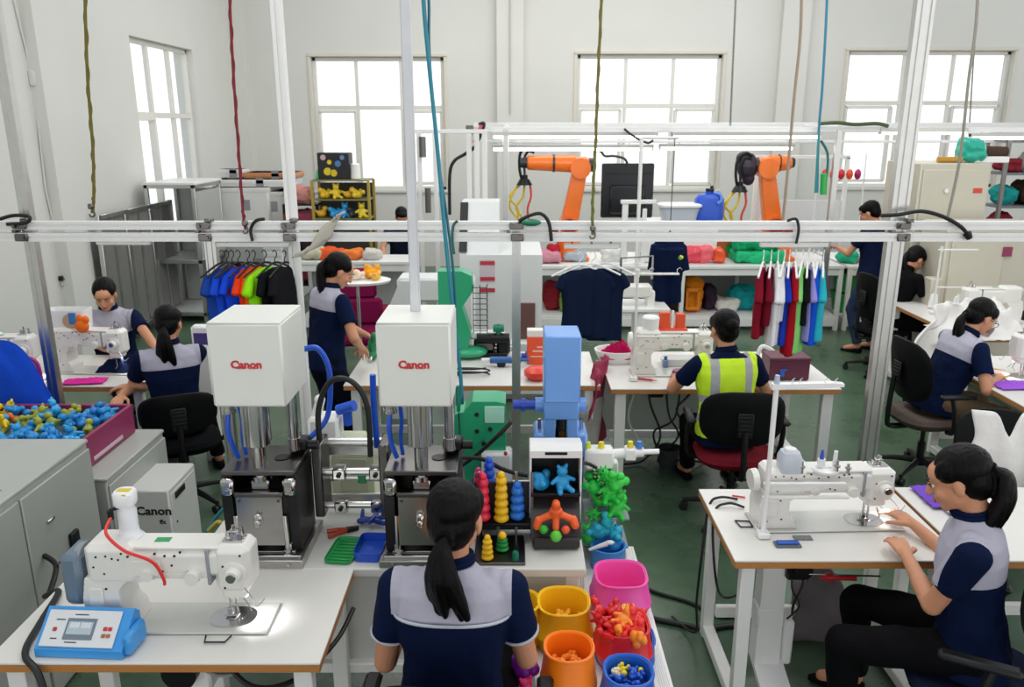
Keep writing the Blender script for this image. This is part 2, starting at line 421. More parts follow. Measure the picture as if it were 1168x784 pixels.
def hand(m, w, d, n, s, curl=.5, spread=1, side=1, r=1):
    """palm + five fingers. w wrist, d finger direction, n back-of-hand normal, side: +1 thumb on d x n side"""
    d = d.normalized(); n = (n - d * n.dot(d)).normalized(); a = d.cross(n) * side
    for i, (o, L, ln) in enumerate(((.030, .082, .072), (.010, .088, .080), (-.010, .084, .074), (-.028, .076, .058))):
        kn = w + (d * L + a * o) * s
        capsule(m, w + a * o * .55 * s + d * .01 * s, kn, .0125 * s, .0105 * s * r, 8)
        dd = (d + a * o * 3.2 * spread).normalized(); p = kn; ang = 0
        for q, fr in enumerate((.45, .32, .26)):
            ang += curl * (.55, .9, .7)[q]
            dr = dd * math.cos(ang) - n * math.sin(ang)
            p2 = p + dr * ln * fr * s; capsule(m, p, p2, (.0092 - .001 * q) * s * r, (.0085 - .001 * q) * s * r, 8); p = p2
    p = w + (a * .022 + d * .022) * s; q = p + (a * .032 + d * .03 - n * .008) * s; capsule(m, p, q, .0135 * s, .0105 * s, 8)
    u = q + (a * .010 + d * .032 - n * .012 * (1 + curl)) * s; capsule(m, q, u, .0105 * s * r, .008 * s * r, 8)

SH_R = [(-.075, .178, .125, .0), (-.02, .172, .125, 0), (.06, .156, .112, 0), (.14, .146, .104, .004), (.22, .152, .108, .008), (.30, .166, .112, .008), (.37, .176, .108, 0), (.425, .172, .092, -.006), (.462, .135, .072, -.01), (.488, .085, .060, -.006), (.505, .062, .058, -.002)]
def person(name, label, hip, head_to, lean=10, feet=None, hands=None, s=1.0, sex='f', hair='ponytail', shirt=(NAVY, YOKE), pants=BLACKC, head_pitch=25, head_yaw=0,
           voxel=.006, stand=False, elbow=None, sleeve=.62, curl=.45, face=True, tail=None, knees=None, yoke_z=.33, hand_n=None, group=None, collar=True, trim=False, side=0, twist=0, shoes=BLACKC, width=1.0, thand=(1, 1), vest=False):
    """hip: world position of the hip centre; head_to: compass heading in degrees (0 = +Y, 90 = +X). All limb targets are world coordinates."""
    yaw = -R(head_to); root = thing(name, label, 'person', (hip[0], hip[1], 0), 0, group)
    H = V((0, 0, hip[2])); O = V((hip[0], hip[1], 0)); Q = Matrix.Rotation(yaw, 3, 'Z')
    fw = Q @ V((0, 1, 0)); rt = Q @ V((1, 0, 0)); up = V((0, 0, 1))
    tw = Matrix.Rotation(-R(twist), 3, 'Z')
    def frame(t):      # point and axes on the spine at height t
        n = 12; p = H.copy(); a = 0
        for i in range(n):
            a = R(lean) * (.55 + .75 * (i / n)); st = t / n * s if t > 0 else t / n * s
            p = p + (up * math.cos(a) + fw * math.sin(a) + rt * math.sin(R(side))) * st
        a = R(lean) * (.55 + .75 * min(1, max(0, t / .5)))
        k = min(1, max(0, t / .45)); rr = Matrix.Rotation(-R(twist) * k, 3, 'Z') @ rt; ff = Matrix.Rotation(-R(twist) * k, 3, 'Z') @ fw
        return p, rr, (ff * math.cos(a) - up * math.sin(a)).normalized(), (up * math.cos(a) + ff * math.sin(a)).normalized()
    def torso(m, off, t0=-1, t1=9, k=28):
        vs = []; rs = [q for q in SH_R if t0 <= q[0] <= t1]
        for (t, hw, hd, of) in rs:
            p, r_, f_, u_ = frame(t); hw = (hw * width + off) * s; hd = (hd * (1.12 if sex == 'm' and t < .2 else 1) * width + off) * s
            if sex == 'm': hw *= 1.08
            for i in range(k):
                a = 2 * PI * i / k; c_, s_ = math.cos(a), math.sin(a); q = (abs(c_) ** 2.5 + abs(s_) ** 2.5) ** (-1 / 2.5)
                vs.append(p + r_ * hw * c_ * q + f_ * (hd * s_ * q + of * s))
        n = len(rs); fs = [tuple(range(k))[::-1], tuple(range((n - 1) * k, n * k))]
        for a in range(n - 1):
            for i in range(k): j = (i + 1) % k; fs.append((a * k + i, a * k + j, (a + 1) * k + j, (a + 1) * k + i))
        m.add(vs, fs)
    body = MB(); torso(body, -.016)
    pN, rN, fN, uN = frame(.50); pS, rS, fS, uS = frame(.425)
    shw = (.168 if sex == 'f' else .188) * width
    # head frame
    hp = R(head_pitch); hy = Matrix.Rotation(-R(head_yaw), 3, 'Z'); hf0 = hy @ fw; hr = hy @ rt
    hf = (hf0 * math.cos(hp) - up * math.sin(hp)).normalized(); hu = (up * math.cos(hp) + hf0 * math.sin(hp)).normalized()
    ndir = (uN * .5 + hu * .5 + up * .3).normalized(); nb = pN - fN * .004 * s; nt_ = nb + ndir * .075 * s
    hc = nt_ + hu * .062 * s + hf * .022 * s
    capsule(body, nb - ndir * .04 * s, nt_, .054 * s, .048 * s, 16); capsule(body, nt_, hc - hf * .02 * s, .05 * s, .05 * s, 14)
    RH = Matrix((hr, hf, hu)).transposed(); hs = s * 1.02
    def hh(x, y, z): return hc + RH @ V((x, y, z)) * hs
    body.ell(hh(0, -.012, .028), (.074 * hs, .092 * hs, .082 * hs), 24, RH); body.ell(hh(0, .022, -.025), (.062 * hs, .070 * hs, .082 * hs), 24, RH)
    body.ell(hh(0, .066, -.083), (.024 * hs, .020 * hs, .020 * hs), 12, RH); body.ell(hh(0, .045, .035), (.058 * hs, .045 * hs, .045 * hs), 16, RH)
    for q in (-1, 1):
        body.ell(hh(q * .037, .058, -.028), (.024 * hs, .024 * hs, .024 * hs), 12, RH); body.ell(hh(q * .073, -.004, -.01), (.009 * hs, .018 * hs, .030 * hs), 12, RH)
        capsule(body, hh(q * .043, .02, -.055), hh(q * .012, .064, -.085), .017 * hs, .017 * hs, 10)
    if face:
        body.cyl(hh(0, .088, .012), hh(0, .106, -.028), .007 * hs, .0125 * hs, 10); body.ell(hh(0, .103, -.031), (.014 * hs, .012 * hs, .009 * hs), 10, RH)
        body.ell(hh(0, .086, -.057), (.022 * hs, .010 * hs, .010 * hs), 10, RH)
    else: body.ell(hh(0, .098, -.025), (.013 * hs, .014 * hs, .018 * hs), 8, RH)
    # arms
    UA, FA = .275 * s, .245 * s; sleeves = []; arms = []
    hands = hands or [None, None]
    for q, tgt in ((-1, hands[0]), (1, hands[1])):
        sh = pS + rS * q * shw * s; 
        tg = V(tgt) - O if tgt is not None else sh + V((0, 0, -.50 * s)) + rt * q * .03 + fw * .06
        pole = V(elbow[0 if q < 0 else 1]) if elbow else (rS * q * .5 - up * 1.0 - fS * .25)
        el, wr = ik(sh, tg, UA, FA, pole); arms.append((sh, el, wr))
        capsule(body, sh, el, .044 * s, .036 * s); capsule(body, el, wr, .037 * s, .023 * s)
        capsule(body, el + (wr - el) * .05, el + (wr - el) * .45, .036 * s, .034 * s); capsule(body, wr - (wr - el) * .1, wr + (wr - el).normalized() * .02 * s, .023 * s, .021 * s)
        d = (wr - el).normalized()
        hn = V(hand_n[0 if q < 0 else 1]) if hand_n else (up + d * .0)
        d2 = (d - up * .15).normalized() if tgt is not None else (d - up * .3).normalized()
        # palm down: thumb points to the body's centre line
        sd = 1 if (d2.cross(hn)).dot(-rt * q) > 0 else -1
        hand(body, wr, d2, hn if tgt is not None else rt * q, s, curl, 1, sd if tgt is not None else (1 if d2.cross(rt * q).dot(fw) > 0 else -1), thand[0])
        sleeves.append((sh, sh + (el - sh) * sleeve))
    # legs
    TL, SL = .43 * s, .41 * s; legs = []
    if feet is None: feet = [tuple(O + H * 0 - rt * .1), tuple(O + rt * .1)]
    for i, q in enumerate((-1, 1)):
        hj = H + rt * q * .088 * s - up * .01; ft = V(feet[i]) - O
        ank = ft + V((0, 0, .085 * s)); pole = V(knees[i]) if knees else (fw + up * (.9 if not stand else .0) + rt * q * .15)
        kn, an = ik(hj, ank, TL, SL, pole); legs.append((hj, kn, an))
        capsule(body, hj, kn, .07 * s, .05 * s); capsule(body, kn, an, .048 * s, .034 * s); capsule(body, an, an + fw * .13 * s - up * .045 * s, .034 * s, .028 * s)
    vx = voxel
    me = remesh(body, min(vx, .0048) if face or vx < .006 else vx, 2); setmats(me, SKIN); b = obj('body', me, SKIN, root)
    # shirt
    sh = MB(); torso(sh, .004)
    for (a, c_) in sleeves: 
        sh.ell(a, .062 * s, 16); sh.cyl(a, c_, .062 * s, .058 * s, 18); sh.ell(a + (pN - a) * .3 - up * .012, .055 * s, 14)
    sd = rnd.random() * 50
    def fold(co, n_):
        v = noise.noise(V((co.x * 9 + sd, co.y * 9, co.z * 5))) * .6 + noise.noise(V((co.x * 22, co.y * 22 + sd, co.z * 12))) * .4
        tz = (co - H).dot(up) / s
        return co + n_ * v * .011 * (1.25 if tz < .3 else .6)
    me = remesh(sh, vx, 5, fold)
    pY, rY, fY, uY = frame(yoke_z)
    if shirt[1] is not None and shirt[1] is not shirt[0]:
        setmats(me, two_tone(shirt[0], shirt[1]))
        pattern(me, lambda c: min((c - pY).dot(uY), (shw + .012) * s - abs((c - pS).dot(rS))))
        if trim:
            tq = MB(); rs = []
            for i in range(48):
                a = 2 * PI * i / 48; c_, s_ = math.cos(a), math.sin(a); q = (abs(c_) ** 2.5 + abs(s_) ** 2.5) ** (-1 / 2.5)
                if s_ < .1 and abs(c_) < .93: rs.append(pY + rY * (.172 * width + .006) * s * c_ * q + fY * (.115 * width + .006) * s * s_ * q)
            tq.tube(rs, .005, 6); yoke_trim = tq
    else: setmats(me, shirt[0])
    so = bpy.data.objects.new('shirt', me); COL.objects.link(so); so.parent = root
    if collar:
        cm = MB(); n = 20; pts = []
        for i in range(n):
            a = 2 * PI * i / n; pts.append(pN + ndir * .012 * s + rN * .060 * s * math.cos(a) + fN * .060 * s * math.sin(a) + ndir * .006 * math.cos(a))
        cm.tube(pts, .0115 * s, 8, closed=True); pts = [p + ndir * .016 * s - (p - pN) * .05 for p in pts]; cm.tube(pts, .009 * s, 8, closed=True)
        obj('collar', cm, shirt[0], so)
    if trim:
        obj('yoke_trim', yoke_trim, TRIM, so)
        for (a, c_) in sleeves:
            tm = MB()
            d = (c_ - a).normalized(); u = d.orthogonal().normalized(); w_ = d.cross(u)
            tm.tube([c_ - d * .004 + (u * math.cos(2 * PI * i / 20) + w_ * math.sin(2 * PI * i / 20)) * .0585 * s for i in range(20)], .0045, 6, closed=True); obj('sleeve_trim', tm, TRIM, so)
    if vest:
        vm = MB(); torso(vm, .016, -.06, .47)
        for (a, c_) in sleeves: vm.ell(a - rS * (a - pS).dot(rS) * .16 + up * .006, .068 * s, 14)
        me = remesh(vm, vx, 5, fold); HV = M('hi_vis_yellow', 'd2fa26', .7, var=.05, emit=0, bump=.2); HG = M('reflective_band', 'a9abab', .45, var=.05)
        setmats(me, two_tone(HV, HG))
        def st(c):
            h = (c - pY).dot(uY); lat = abs((c - pY).dot(rY)); 
            v_ = .026 * s - abs(lat - .105 * s - (.0 if h > 0 else 0)) if h > -.10 * s else -1
            return max(v_, .024 * s - abs(h + .115 * s), .024 * s - abs(h + .235 * s))
        pattern(me, st); vo = bpy.data.objects.new('safety_vest', me); COL.objects.link(vo); vo.parent = root
    # trousers
    pm = MB(); pm.ell(H + up * .0, (.165 * s * width, .115 * s, .12 * s), 24, Q); pm.ell(H + up * .05, (.15 * s * width, .10 * s, .08 * s), 20, Q)
    for (hj, kn, an) in legs:
        capsule(pm, hj, kn, .092 * s, .066 * s, 18); pm.cyl(kn, an + (kn - an) * .08, .064 * s, .050 * s, 18); pm.ell(kn, .066 * s, 14)
    me = remesh(pm, max(vx, .007), 4, lambda co, n_: co + n_ * .008 * noise.noise(V((co.x * 14, co.y * 14 + sd, co.z * 10)))); setmats(me, pants)
    po = bpy.data.objects.new('trousers', me); COL.objects.link(po); po.parent = root
    for (hj, kn, an) in legs:
        fd = fw; sm = MB(); f0 = an - up * .085 * s
        prof = [(-.045, .034, .055), (0, .038, .06), (.06, .042, .045), (.12, .045, .032), (.165, .036, .024), (.19, .018, .016)]
        vs = []
        for (y, hw, hz) in prof:
            for i in range(12): a = 2 * PI * i / 12; vs.append(f0 + fd * y * s + rt * hw * s * math.cos(a) + up * (hz * s * .5 + math.sin(a) * hz * s * .5 + .006))
        fs = [tuple(range(12))[::-1], tuple(range(60, 72))]
        for a in range(5):
            for i in range(12): j = (i + 1) % 12; fs.append((a * 12 + i, a * 12 + j, (a + 1) * 12 + j, (a + 1) * 12 + i))
        sm.add(vs, fs); me = remesh(sm, .008, 2); setmats(me, shoes); o_ = bpy.data.objects.new('shoe', me); COL.objects.link(o_); o_.parent = root
    # hair
    if hair:
        hm = MB()
        hm.ell(hh(0, -.028, .045), (.081 * hs, .094 * hs, .083 * hs), 28, RH); hm.ell(hh(0, -.05, .0), (.073 * hs, .064 * hs, .084 * hs), 22, RH)
        for q in (-1, 1): hm.ell(hh(q * .055, .008, .05), (.024 * hs, .05 * hs, .045 * hs), 14, RH)
        if hair in ('ponytail', 'low'):
            z0 = .015 if hair == 'ponytail' else -.035
            hm.ell(hh(0, -.10, z0), (.03 * hs, .028 * hs, .028 * hs), 12, RH)
            tl = tail or [(0, 0), (.028, .045), (.032, .12), (.022, .20), (.010, .26)]
            base_t = hh(0, -.115, z0)
            rr = [.024, .040, .046, .038, .014]
            for st in range(6):
                ox = (st - 2.5) * .011; oy = ((st * 7) % 3 - 1) * .008
                pts = [base_t + (-hf0 * (p[0] + oy * i * .5) - up * (p[1] + (.014 * ((st * 5) % 3) if i == len(tl) - 1 else 0)) + hr * (ox * i * .5 + (p[2] if len(p) > 2 else 0))) * hs for i, p in enumerate(tl)]
                n = (len(pts) - 1) * 4 + 1
                hm.tube(pts, [(lambda t: rr[int(t)] + (rr[min(4, int(t) + 1)] - rr[int(t)]) * (t - int(t)))(min(3.999, i * 4 / (n - 1))) * .62 * hs for i in range(n)], 8, smooth=4)
        elif hair == 'short':
            hm.ell(hh(0, .03, .072), (.066 * hs, .058 * hs, .04 * hs), 18, RH)
        elif hair == 'bun':
            hm.ell(hh(0, -.105, .02), (.045 * hs, .036 * hs, .042 * hs), 14, RH)
        me = remesh(hm, .0045 if vx < .008 else .008, 3, lambda co, n_: co + n_ * .0022 * noise.noise(V((co.x * 90, co.y * 90, co.z * 12)))); setmats(me, HAIR)
        ho = bpy.data.objects.new('hair', me); COL.objects.link(ho); ho.parent = root
        if hair in ('ponytail', 'low'):
            z0 = .015 if hair == 'ponytail' else -.035
            tm = MB(); n = 14; tm.tube([hh(.021 * math.cos(2 * PI * i / n), -.120, z0 + .021 * math.sin(2 * PI * i / n)) for i in range(n)], .006 * hs, 6, closed=True); obj('hair_tie', tm, BLACKC, ho)
    if face:
        for q in (-1, 1):
            em = MB().ell(hh(q * .031, .0795, .003), (.0125 * hs, .008 * hs, .0048 * hs), 14, RH); eo = obj('eye', em, M('eye_white', 'd8d2cc', .2, var=0), root)
            im = MB().ell(hh(q * .031, .0842, .002), (.0060 * hs, .0045 * hs, .0048 * hs), 12, RH); obj('iris', im, M('eye_dark', '140c08', .15, var=0), eo)
            lm = MB().tube([hh(q * (.031 + x), y, z) for x, y, z in ((-.015, .086, .004), (-.006, .0925, .0105), (.006, .090, .0115), (.016, .081, .006))], .0024 * hs, 6, smooth=2); obj('eyelid', lm, M('eyelid_skin', '5a3526', .6), eo)
            bm_ = MB().tube([hh(q * x, y, z) for x, y, z in ((.014, .096, .023), (.030, .0945, .029), (.047, .082, .024))], [.0028, .0036, .0018], 6); obj('eyebrow', bm_, HAIR, root)
        lp = MB().ell(hh(0, .0935, -.0545), (.021 * hs, .007 * hs, .0045 * hs), 12, RH).ell(hh(0, .0925, -.0625), (.018 * hs, .007 * hs, .0055 * hs), 12, RH)
        obj('lips', lp, M('lips', 'a4554a', .4), root)
    root['_hc'] = 0; del root['_hc']
    return root, dict(hc=hc + O, hf=hf, hu=hu, hr=hr, arms=arms, frame=frame, O=O)
# ------------------------------------------------------------------ builders of repeated kinds
def sewing_table(label, x0, x1, y0, y1, z=.75, legs=True, rot=0, notch=False, leg_w=.05, group=None, rail_z=.16):
    t = thing('sewing_table', label, 'table', ((x0 + x1) / 2, (y0 + y1) / 2, 0), rot, group); W_, D_ = x1 - x0, y1 - y0
    m = MB().box((0, 0, z - .0175), (W_, D_, .035), .006); m.mi = 1
    obj('tabletop', MB().box((0, 0, z - .004), (W_, D_, .008), .002), LAM, t)
    obj('plywood_core', MB().box((0, 0, z - .0225), (W_ - .002, D_ - .002, .029), .003), WOODE, t)
    zz = z - .037
    for i in (-1, 1):
        for j in (-1, 1):
            obj('leg', MB().box((i * (W_ / 2 - .07), j * (D_ / 2 - .06), zz / 2), (leg_w, leg_w * .8, zz), .004), WHITE, t)
        obj('foot_rail', MB().box((i * (W_ / 2 - .07), 0, .045), (leg_w, D_ - .16, .05), .004), WHITE, t)
    obj('cross_bar', MB().box((0, D_ / 2 - .10, rail_z), (W_ - .19, .03, .06), .004), WHITE, t)
    return t

def office_chair(label, loc, head, seat='black', back_w=.44, back_h=.40, arms=True, seat_z=.47, recline=8, group=None, seat_mat=None, back_z=.33):
    """head: compass heading the sitter faces"""
    t = thing('office_chair', label, 'chair', loc, -R(head), group)
    sm = seat_mat or cloth('chair_black', '0c0d10'); bm = M('chair_back_shell', '08090b', .55, bump=.1, bscale=150, spec=.18)
    m = MB(); m.lathe([(.001, seat_z - .075), (.19, seat_z - .07), (.225, seat_z - .045), (.235, seat_z - .02), (.215, seat_z + .005), (.12, seat_z + .012), (.001, seat_z + .006)], (0, 0, 0), 32, 3.2, 1.02, 1.0)
    obj('seat', m, sm, t)
    m = MB(); zc = seat_z + back_z; vs = []
    a0 = R(recline)
    def bk(u, v_, d):
        x = (u) * back_w / 2; z = v_ * back_h / 2; y = -.215 - d + .07 * (u * u) - z * math.tan(a0); return (x, y, zc + z)
    k = 32; rings = [(0, .0), (.5, .0), (.85, .004), (.97, .012), (1, .024), (.97, .036), (.85, .044), (.5, .05), (0, .05)]
    vs = []; 
    for r, d in rings:
        for i in range(k):
            a = 2 * PI * i / k; c_, s_ = math.cos(a), math.sin(a); q = (abs(c_) ** 3 + abs(s_) ** 3) ** (-1 / 3); vs.append(bk(r * c_ * q, r * s_ * q, d - .02))
    fs = [(a * k + i, a * k + (i + 1) % k, (a + 1) * k + (i + 1) % k, (a + 1) * k + i) for a in range(len(rings) - 1) for i in range(k)]
    m.add(vs, fs); b = obj('backrest', m, bm, t)
    sp = MB(); sp.box((0, -.262 + .0, zc - .02), (.09, .012, .15), .005); 
    for i in range(5): sp.box((0, -.268, zc - .07 + i * .025), (.075, .008, .012), .002)
    obj('back_cover', sp, BLACKP, b)
    m = MB().tube([(0, -.08, seat_z - .09), (0, -.25, seat_z - .09), (0, -.285, seat_z - .02), (0, -.275, zc - .05)], .018, 8, smooth=4)
    m.box((0, -.17, seat_z - .088), (.06, .2, .016), .004); obj('back_bracket', m, BLACKM, t)
    if arms:
        for q in (-1, 1):
            m = MB().tube([(q * .20, .03, seat_z - .075), (q * .275, .02, seat_z - .04), (q * .29, .0, seat_z + .10), (q * .28, -.02, seat_z + .19)], .016, 8, smooth=4)
            a = obj('armrest', m, BLACKP, t); obj('arm_pad', MB().box((q * .28, .02, seat_z + .205), (.055, .25, .03), .012), BLACKP, a)
    obj('gas_column', MB().cyl((0, 0, .10), (0, 0, .25), .027).cyl((0, 0, .24), (0, 0, seat_z - .07), .016), BLACKM, t)
    m = MB(); m.cyl((0, 0, .08), (0, 0, .13), .04)
    for i in range(5):
        a = 2 * PI * i / 5 + .3; d = V((math.cos(a), math.sin(a), 0)); m.tube([d * .03 + V((0, 0, .11)), d * .17 + V((0, 0, .095)), d * .29 + V((0, 0, .07))], [.024, .019, .014], 8)
    bs = obj('star_base', m, BLACKP, t)
    for i in range(5):
        a = 2 * PI * i / 5 + .3; d = V((math.cos(a), math.sin(a), 0)); n = V((-d.y, d.x, 0)); p = d * .285 + V((0, 0, .028))
        obj('castor', MB().cyl(p - n * .024, p - n * .006, .027).cyl(p + n * .006, p + n * .024, .027).cyl(p, p + V((0, 0, .045)), .008), RUBBER, bs)
    return t

LITM = M('led_glow', 'ffffff', .5, var=0, emit=3)
def sewing_machine(label, loc, rz=0, flip=1, thread_stand=False, cover=None, bottle=False, L=.56, group=None, scale=1, motor=True, dark=False, lamp=2.0, zs=1):
    """long axis x: pillar at -x, needle head at +x; loc = centre of bed on table. flip mirrors y."""
    t = thing('sewing_machine', label, 'sewing machine', loc, rz, group); t.scale = (scale, scale, scale * zs)
    W_ = WHITE2; f = flip; hx = L / 2
    bed = MB().box((.02, 0, .004), (L + .12, .18, .008), .003); b = obj('bed_plate', bed, M('bed_plate_metal', 'd2d2cc', .25, .3), t)
    obj('slide_plate', MB().lathe([(.001, .0), (.06, .0), (.06, .0025), (.001, .0025)], (hx - .06, 0, .0085), 28, 2.5, 1.3, 1.0), STEEL, b)
    obj('needle_plate', MB().box((hx - .045, 0, .0115), (.05, .028, .002), .0005), STEEL, b)
    # pillar
    p = MB(); p.prism([(-hx - .03, .008), (-hx + .13, .008), (-hx + .12, .05), (-hx + .095, .08), (-hx + .09, .15), (-hx + .12, .185), (-hx + .12, .20), (-hx - .02, .20), (-hx - .035, .12)], -.065, .065, 'y')
    pm = remesh(p, .004, 6); setmats(pm, W_); obj('pillar', pm, W_, t)
    # arm
    a = MB(); a.box((-.005, 0, .245), (L * .90, .115, .105), .02)
    a.prism([(-hx + .05, .20), (hx - .10, .195), (hx - .13, .205), (.05, .21), (-hx + .14, .17)], -.05, .05, 'y')
    a.box((-hx + .07, 0, .245), (.17, .135, .15), .02)
    am = remesh(a, .004, 5); setmats(am, W_); ao = obj('arm', am, W_, t)
    tp = MB().box((-.02, 0, .3), (L * .8, .10, .012), .004); obj('top_cover', tp, W_, ao)
    # head
    h = MB(); h.box((hx - .03, 0, .222), (.125, .12, .175), .022); h.box((hx - .035, 0, .128), (.085, .09, .05), .012)
    hm = remesh(h, .004, 5); setmats(hm, W_); ho = obj('head', hm, W_, t)
    obj('head_seam', MB().box((hx - .105, 0, .235), (.012, .124, .13), .003), GREYP, ho)
    k = MB().cyl((hx - .02, -f * .058, .215), (hx - .02, -f * .068, .215), .042, .040, 28).cyl((hx - .02, -f * .066, .215), (hx - .02, -f * .095, .215), .028, .024, 24); obj('tension_cover', k, W_, ho)
    obj('tension_disc', MB().cyl((hx - .02, -f * .094, .215), (hx - .02, -f * .098, .215), .018, .015, 20), STEEL, ho)
    k = MB().cyl((hx - .155, -f * .055, .205), (hx - .155, -f * .085, .205), .026, .024, 24); obj('stitch_dial', k, W_, ao)
    k = MB().cyl((-.06, -f * .055, .207), (-.06, -f * .07, .207), .022, .02, 24); obj('feed_dial', k, W_, ao)
    # needle bar, presser foot, guides
    n = MB().cyl((hx - .045, 0, .02), (hx - .045, 0, .13), .0045, k=10).cyl((hx - .065, .0, .045), (hx - .065, 0, .13), .005, k=10).cyl((hx - .045, 0, .006), (hx - .045, 0, .03), .0015, k=6)
    n.box((hx - .062, 0, .018), (.05, .016, .006), .002).box((hx - .066, 0, .035), (.02, .018, .03), .003)
    n.tube([(hx - .03, -f * .01, .11), (hx + .0, -f * .03, .09), (hx + .02, -f * .04, .06)], .002, 6); n.tube([(hx - .03, -f * .04, .1), (hx - .02, -f * .05, .055), (hx - .04, -f * .045, .03)], .003, 6)
    obj('needle_bar', n, STEEL, ho)
    obj('take_up_wire', MB().tube([(hx + .01, -f * .06, .16), (hx + .035, -f * .07, .13), (hx + .05, -f * .075, .10), (hx + .075, -f * .06, .12)], .0022, 6, smooth=3), STEEL, ho); g = MB().box((hx - .03, 0, .312), (.07, .05, .006), .002)
    g.cyl((hx - .03, 0, .31), (hx - .03, 0, .36), .006).cyl((hx - .01, .02, .31), (hx - .01, .02, .345), .008, .005).box((hx - .03, 0, .34), (.03, .03, .006), .002)
    g.cyl((hx - .05, 0, .31), (hx - .05, 0, .335), .012, .009)
    obj('thread_guide', g, STEEL, ho)
    rr = random.Random(len(label) * 7)
    smesh = MB().cyl((0, .003, 0), (0, -.0018, 0), .004, k=8).mesh('screw', [SCREW])
    def screw(x, y, z):
        o_ = obj('screw', smesh, None, ao, (x, y, z)); return o_
    for i in range(20):
        x = -hx + .02 + (L - .14) * ((i * .618) % 1); z = rr.choice((.215, .245, .27, .285)) + rr.uniform(-.008, .008); yy = -f * (.0665 if x < -hx + .15 else .0575)
        screw(x, yy, z)
    for x, z in ((-hx - .0, .05), (-hx + .06, .06), (-hx + .03, .12), (-hx + .05, .16)): screw(x, -f * .0660, z)
    for i in range(4): screw(hx - .055 + .03 * (i % 2) * 2, -f * .0605, .16 + i * .04)
    obj('arm_plate', MB().box((-.10, -f * .0585, .232), (.17, .004, .055), .0015), W_, ao); obj('green_tag', MB().box((-.02, 0, .307), (.05, .028, .002)), plast('tag_green', '1f9a5a'), ao)
    obj('arm_step', MB().box((.06, -f * .052, .203), (L * .36, .012, .022), .004), W_, ao); obj('side_box', MB().box((-hx + .015, -f * .068, .12), (.05, .012, .09), .004), W_, t)
    led = obj('led_lamp', MB().cyl((hx - .005, -f * .02, .118), (hx - .005, -f * .02, .105), .010), LITM, ho)
    l_ = bpy.data.lights.new('machine_lamp', 'SPOT'); l_.energy = lamp; l_.spot_size = R(110); l_.spot_blend = 1; l_.shadow_soft_size = .012; lo_ = bpy.data.objects.new('machine_lamp', l_); COL.objects.link(lo_); lo_.parent = t; lo_.location = (hx + .0, -f * .02, .10); lo_.rotation_euler = (R(8) * f, R(-14), 0)
    obj('handwheel', MB().cyl((-hx - .035, 0, .24), (-hx - .06, 0, .24), .055, .05, 28), W_ if not cover else GREYP, t)
    if cover:
        c = MB(); c.box((-hx - .065, -f * .0, .185), (.07, .13, .19), .018); obj('motor_cover', c, cover, t)
    return t

def thread_stand(label, loc, h=.55, w=.5, rz=0, arms=2, mat=None):
    t = thing('thread_stand', label, 'thread stand', loc, rz)
    obj('pole', MB().cyl((0, 0, 0), (0, 0, h), .009, k=12).box((0, 0, .015), (.05, .05, .03), .004), WHITE, t)
    m = MB().box((w / 2 - .03, 0, h), (w, .018, .014), .004); m.cyl((0, 0, h - .02), (0, 0, h + .03), .014)
    br = obj('guide_bar', m, WHITE, t)
    for q in (.35, .95): obj('guide_hook', MB().tube([(w * q - .03, 0, h + .005), (w * q - .03, 0, h + .03), (w * q - .01, .01, h + .04), (w * q, .0, h + .03)], .0025, 6), STEEL, br)
    if arms > 1: obj('lower_arm', MB().box((w * .35, 0, h * .42), (w * .7, .016, .012), .003), WHITE, t)
    return t

def thread_cone(label, loc, color='f0f0ec', h=.13, r=.045):
    t = thing('thread_cone', label, 'thread cone', loc)
    obj('thread', MB().lathe([(.001, .006), (r, .006), (r * .96, .03), (r * .62, h), (.001, h)], k=24), M('thread_' + color, color, .8, bump=.4, bscale=200, stretch=(.2, .2, 4)), t)
    obj('core', MB().cyl((0, 0, 0), (0, 0, h + .02), .012, .009), plast('core_' + color, 'e8e4da'), t)
    return t

def bin_(name, label, loc, color, r=.11, h=.13, sq=3.2, group=None, foot=.9, k=44, rz=0, wall=.006, mid=True, rim=True):
    """rounded-square tapered bin with a stepped foot and thick rim"""
    t = thing(name, label, 'bin', loc, rz, group); c = plast('bin_' + color, color, .35)
    pr = [(.001, .0), (r * .88, 0), (r * .93, .008)]
    if mid: pr += [(r * 1.0, h * .30), (r * 1.05, h * .33), (r * 1.06, h * .38), (r * 1.03, h * .41)]
    pr += [(r * .88, h * .97), (r * .90, h), (r * .88 - wall, h), (r * .86 - wall, h * .96), (r * .80, h * .3), (r * .7, .012), (.001, .010)]
    obj('shell', MB().lathe(pr, k=k, sq=sq), c, t)
    if rim:
        n = 40; pts = []
        for i in range(n):
            a = 2 * PI * i / n; ct, st = math.cos(a), math.sin(a); q = (abs(ct) ** sq + abs(st) ** sq) ** (-1 / sq); pts.append((r * .89 * ct * q, r * .89 * st * q, h))
        obj('rim', MB().tube(pts, .0045, 6, closed=True), c, t)
    return t

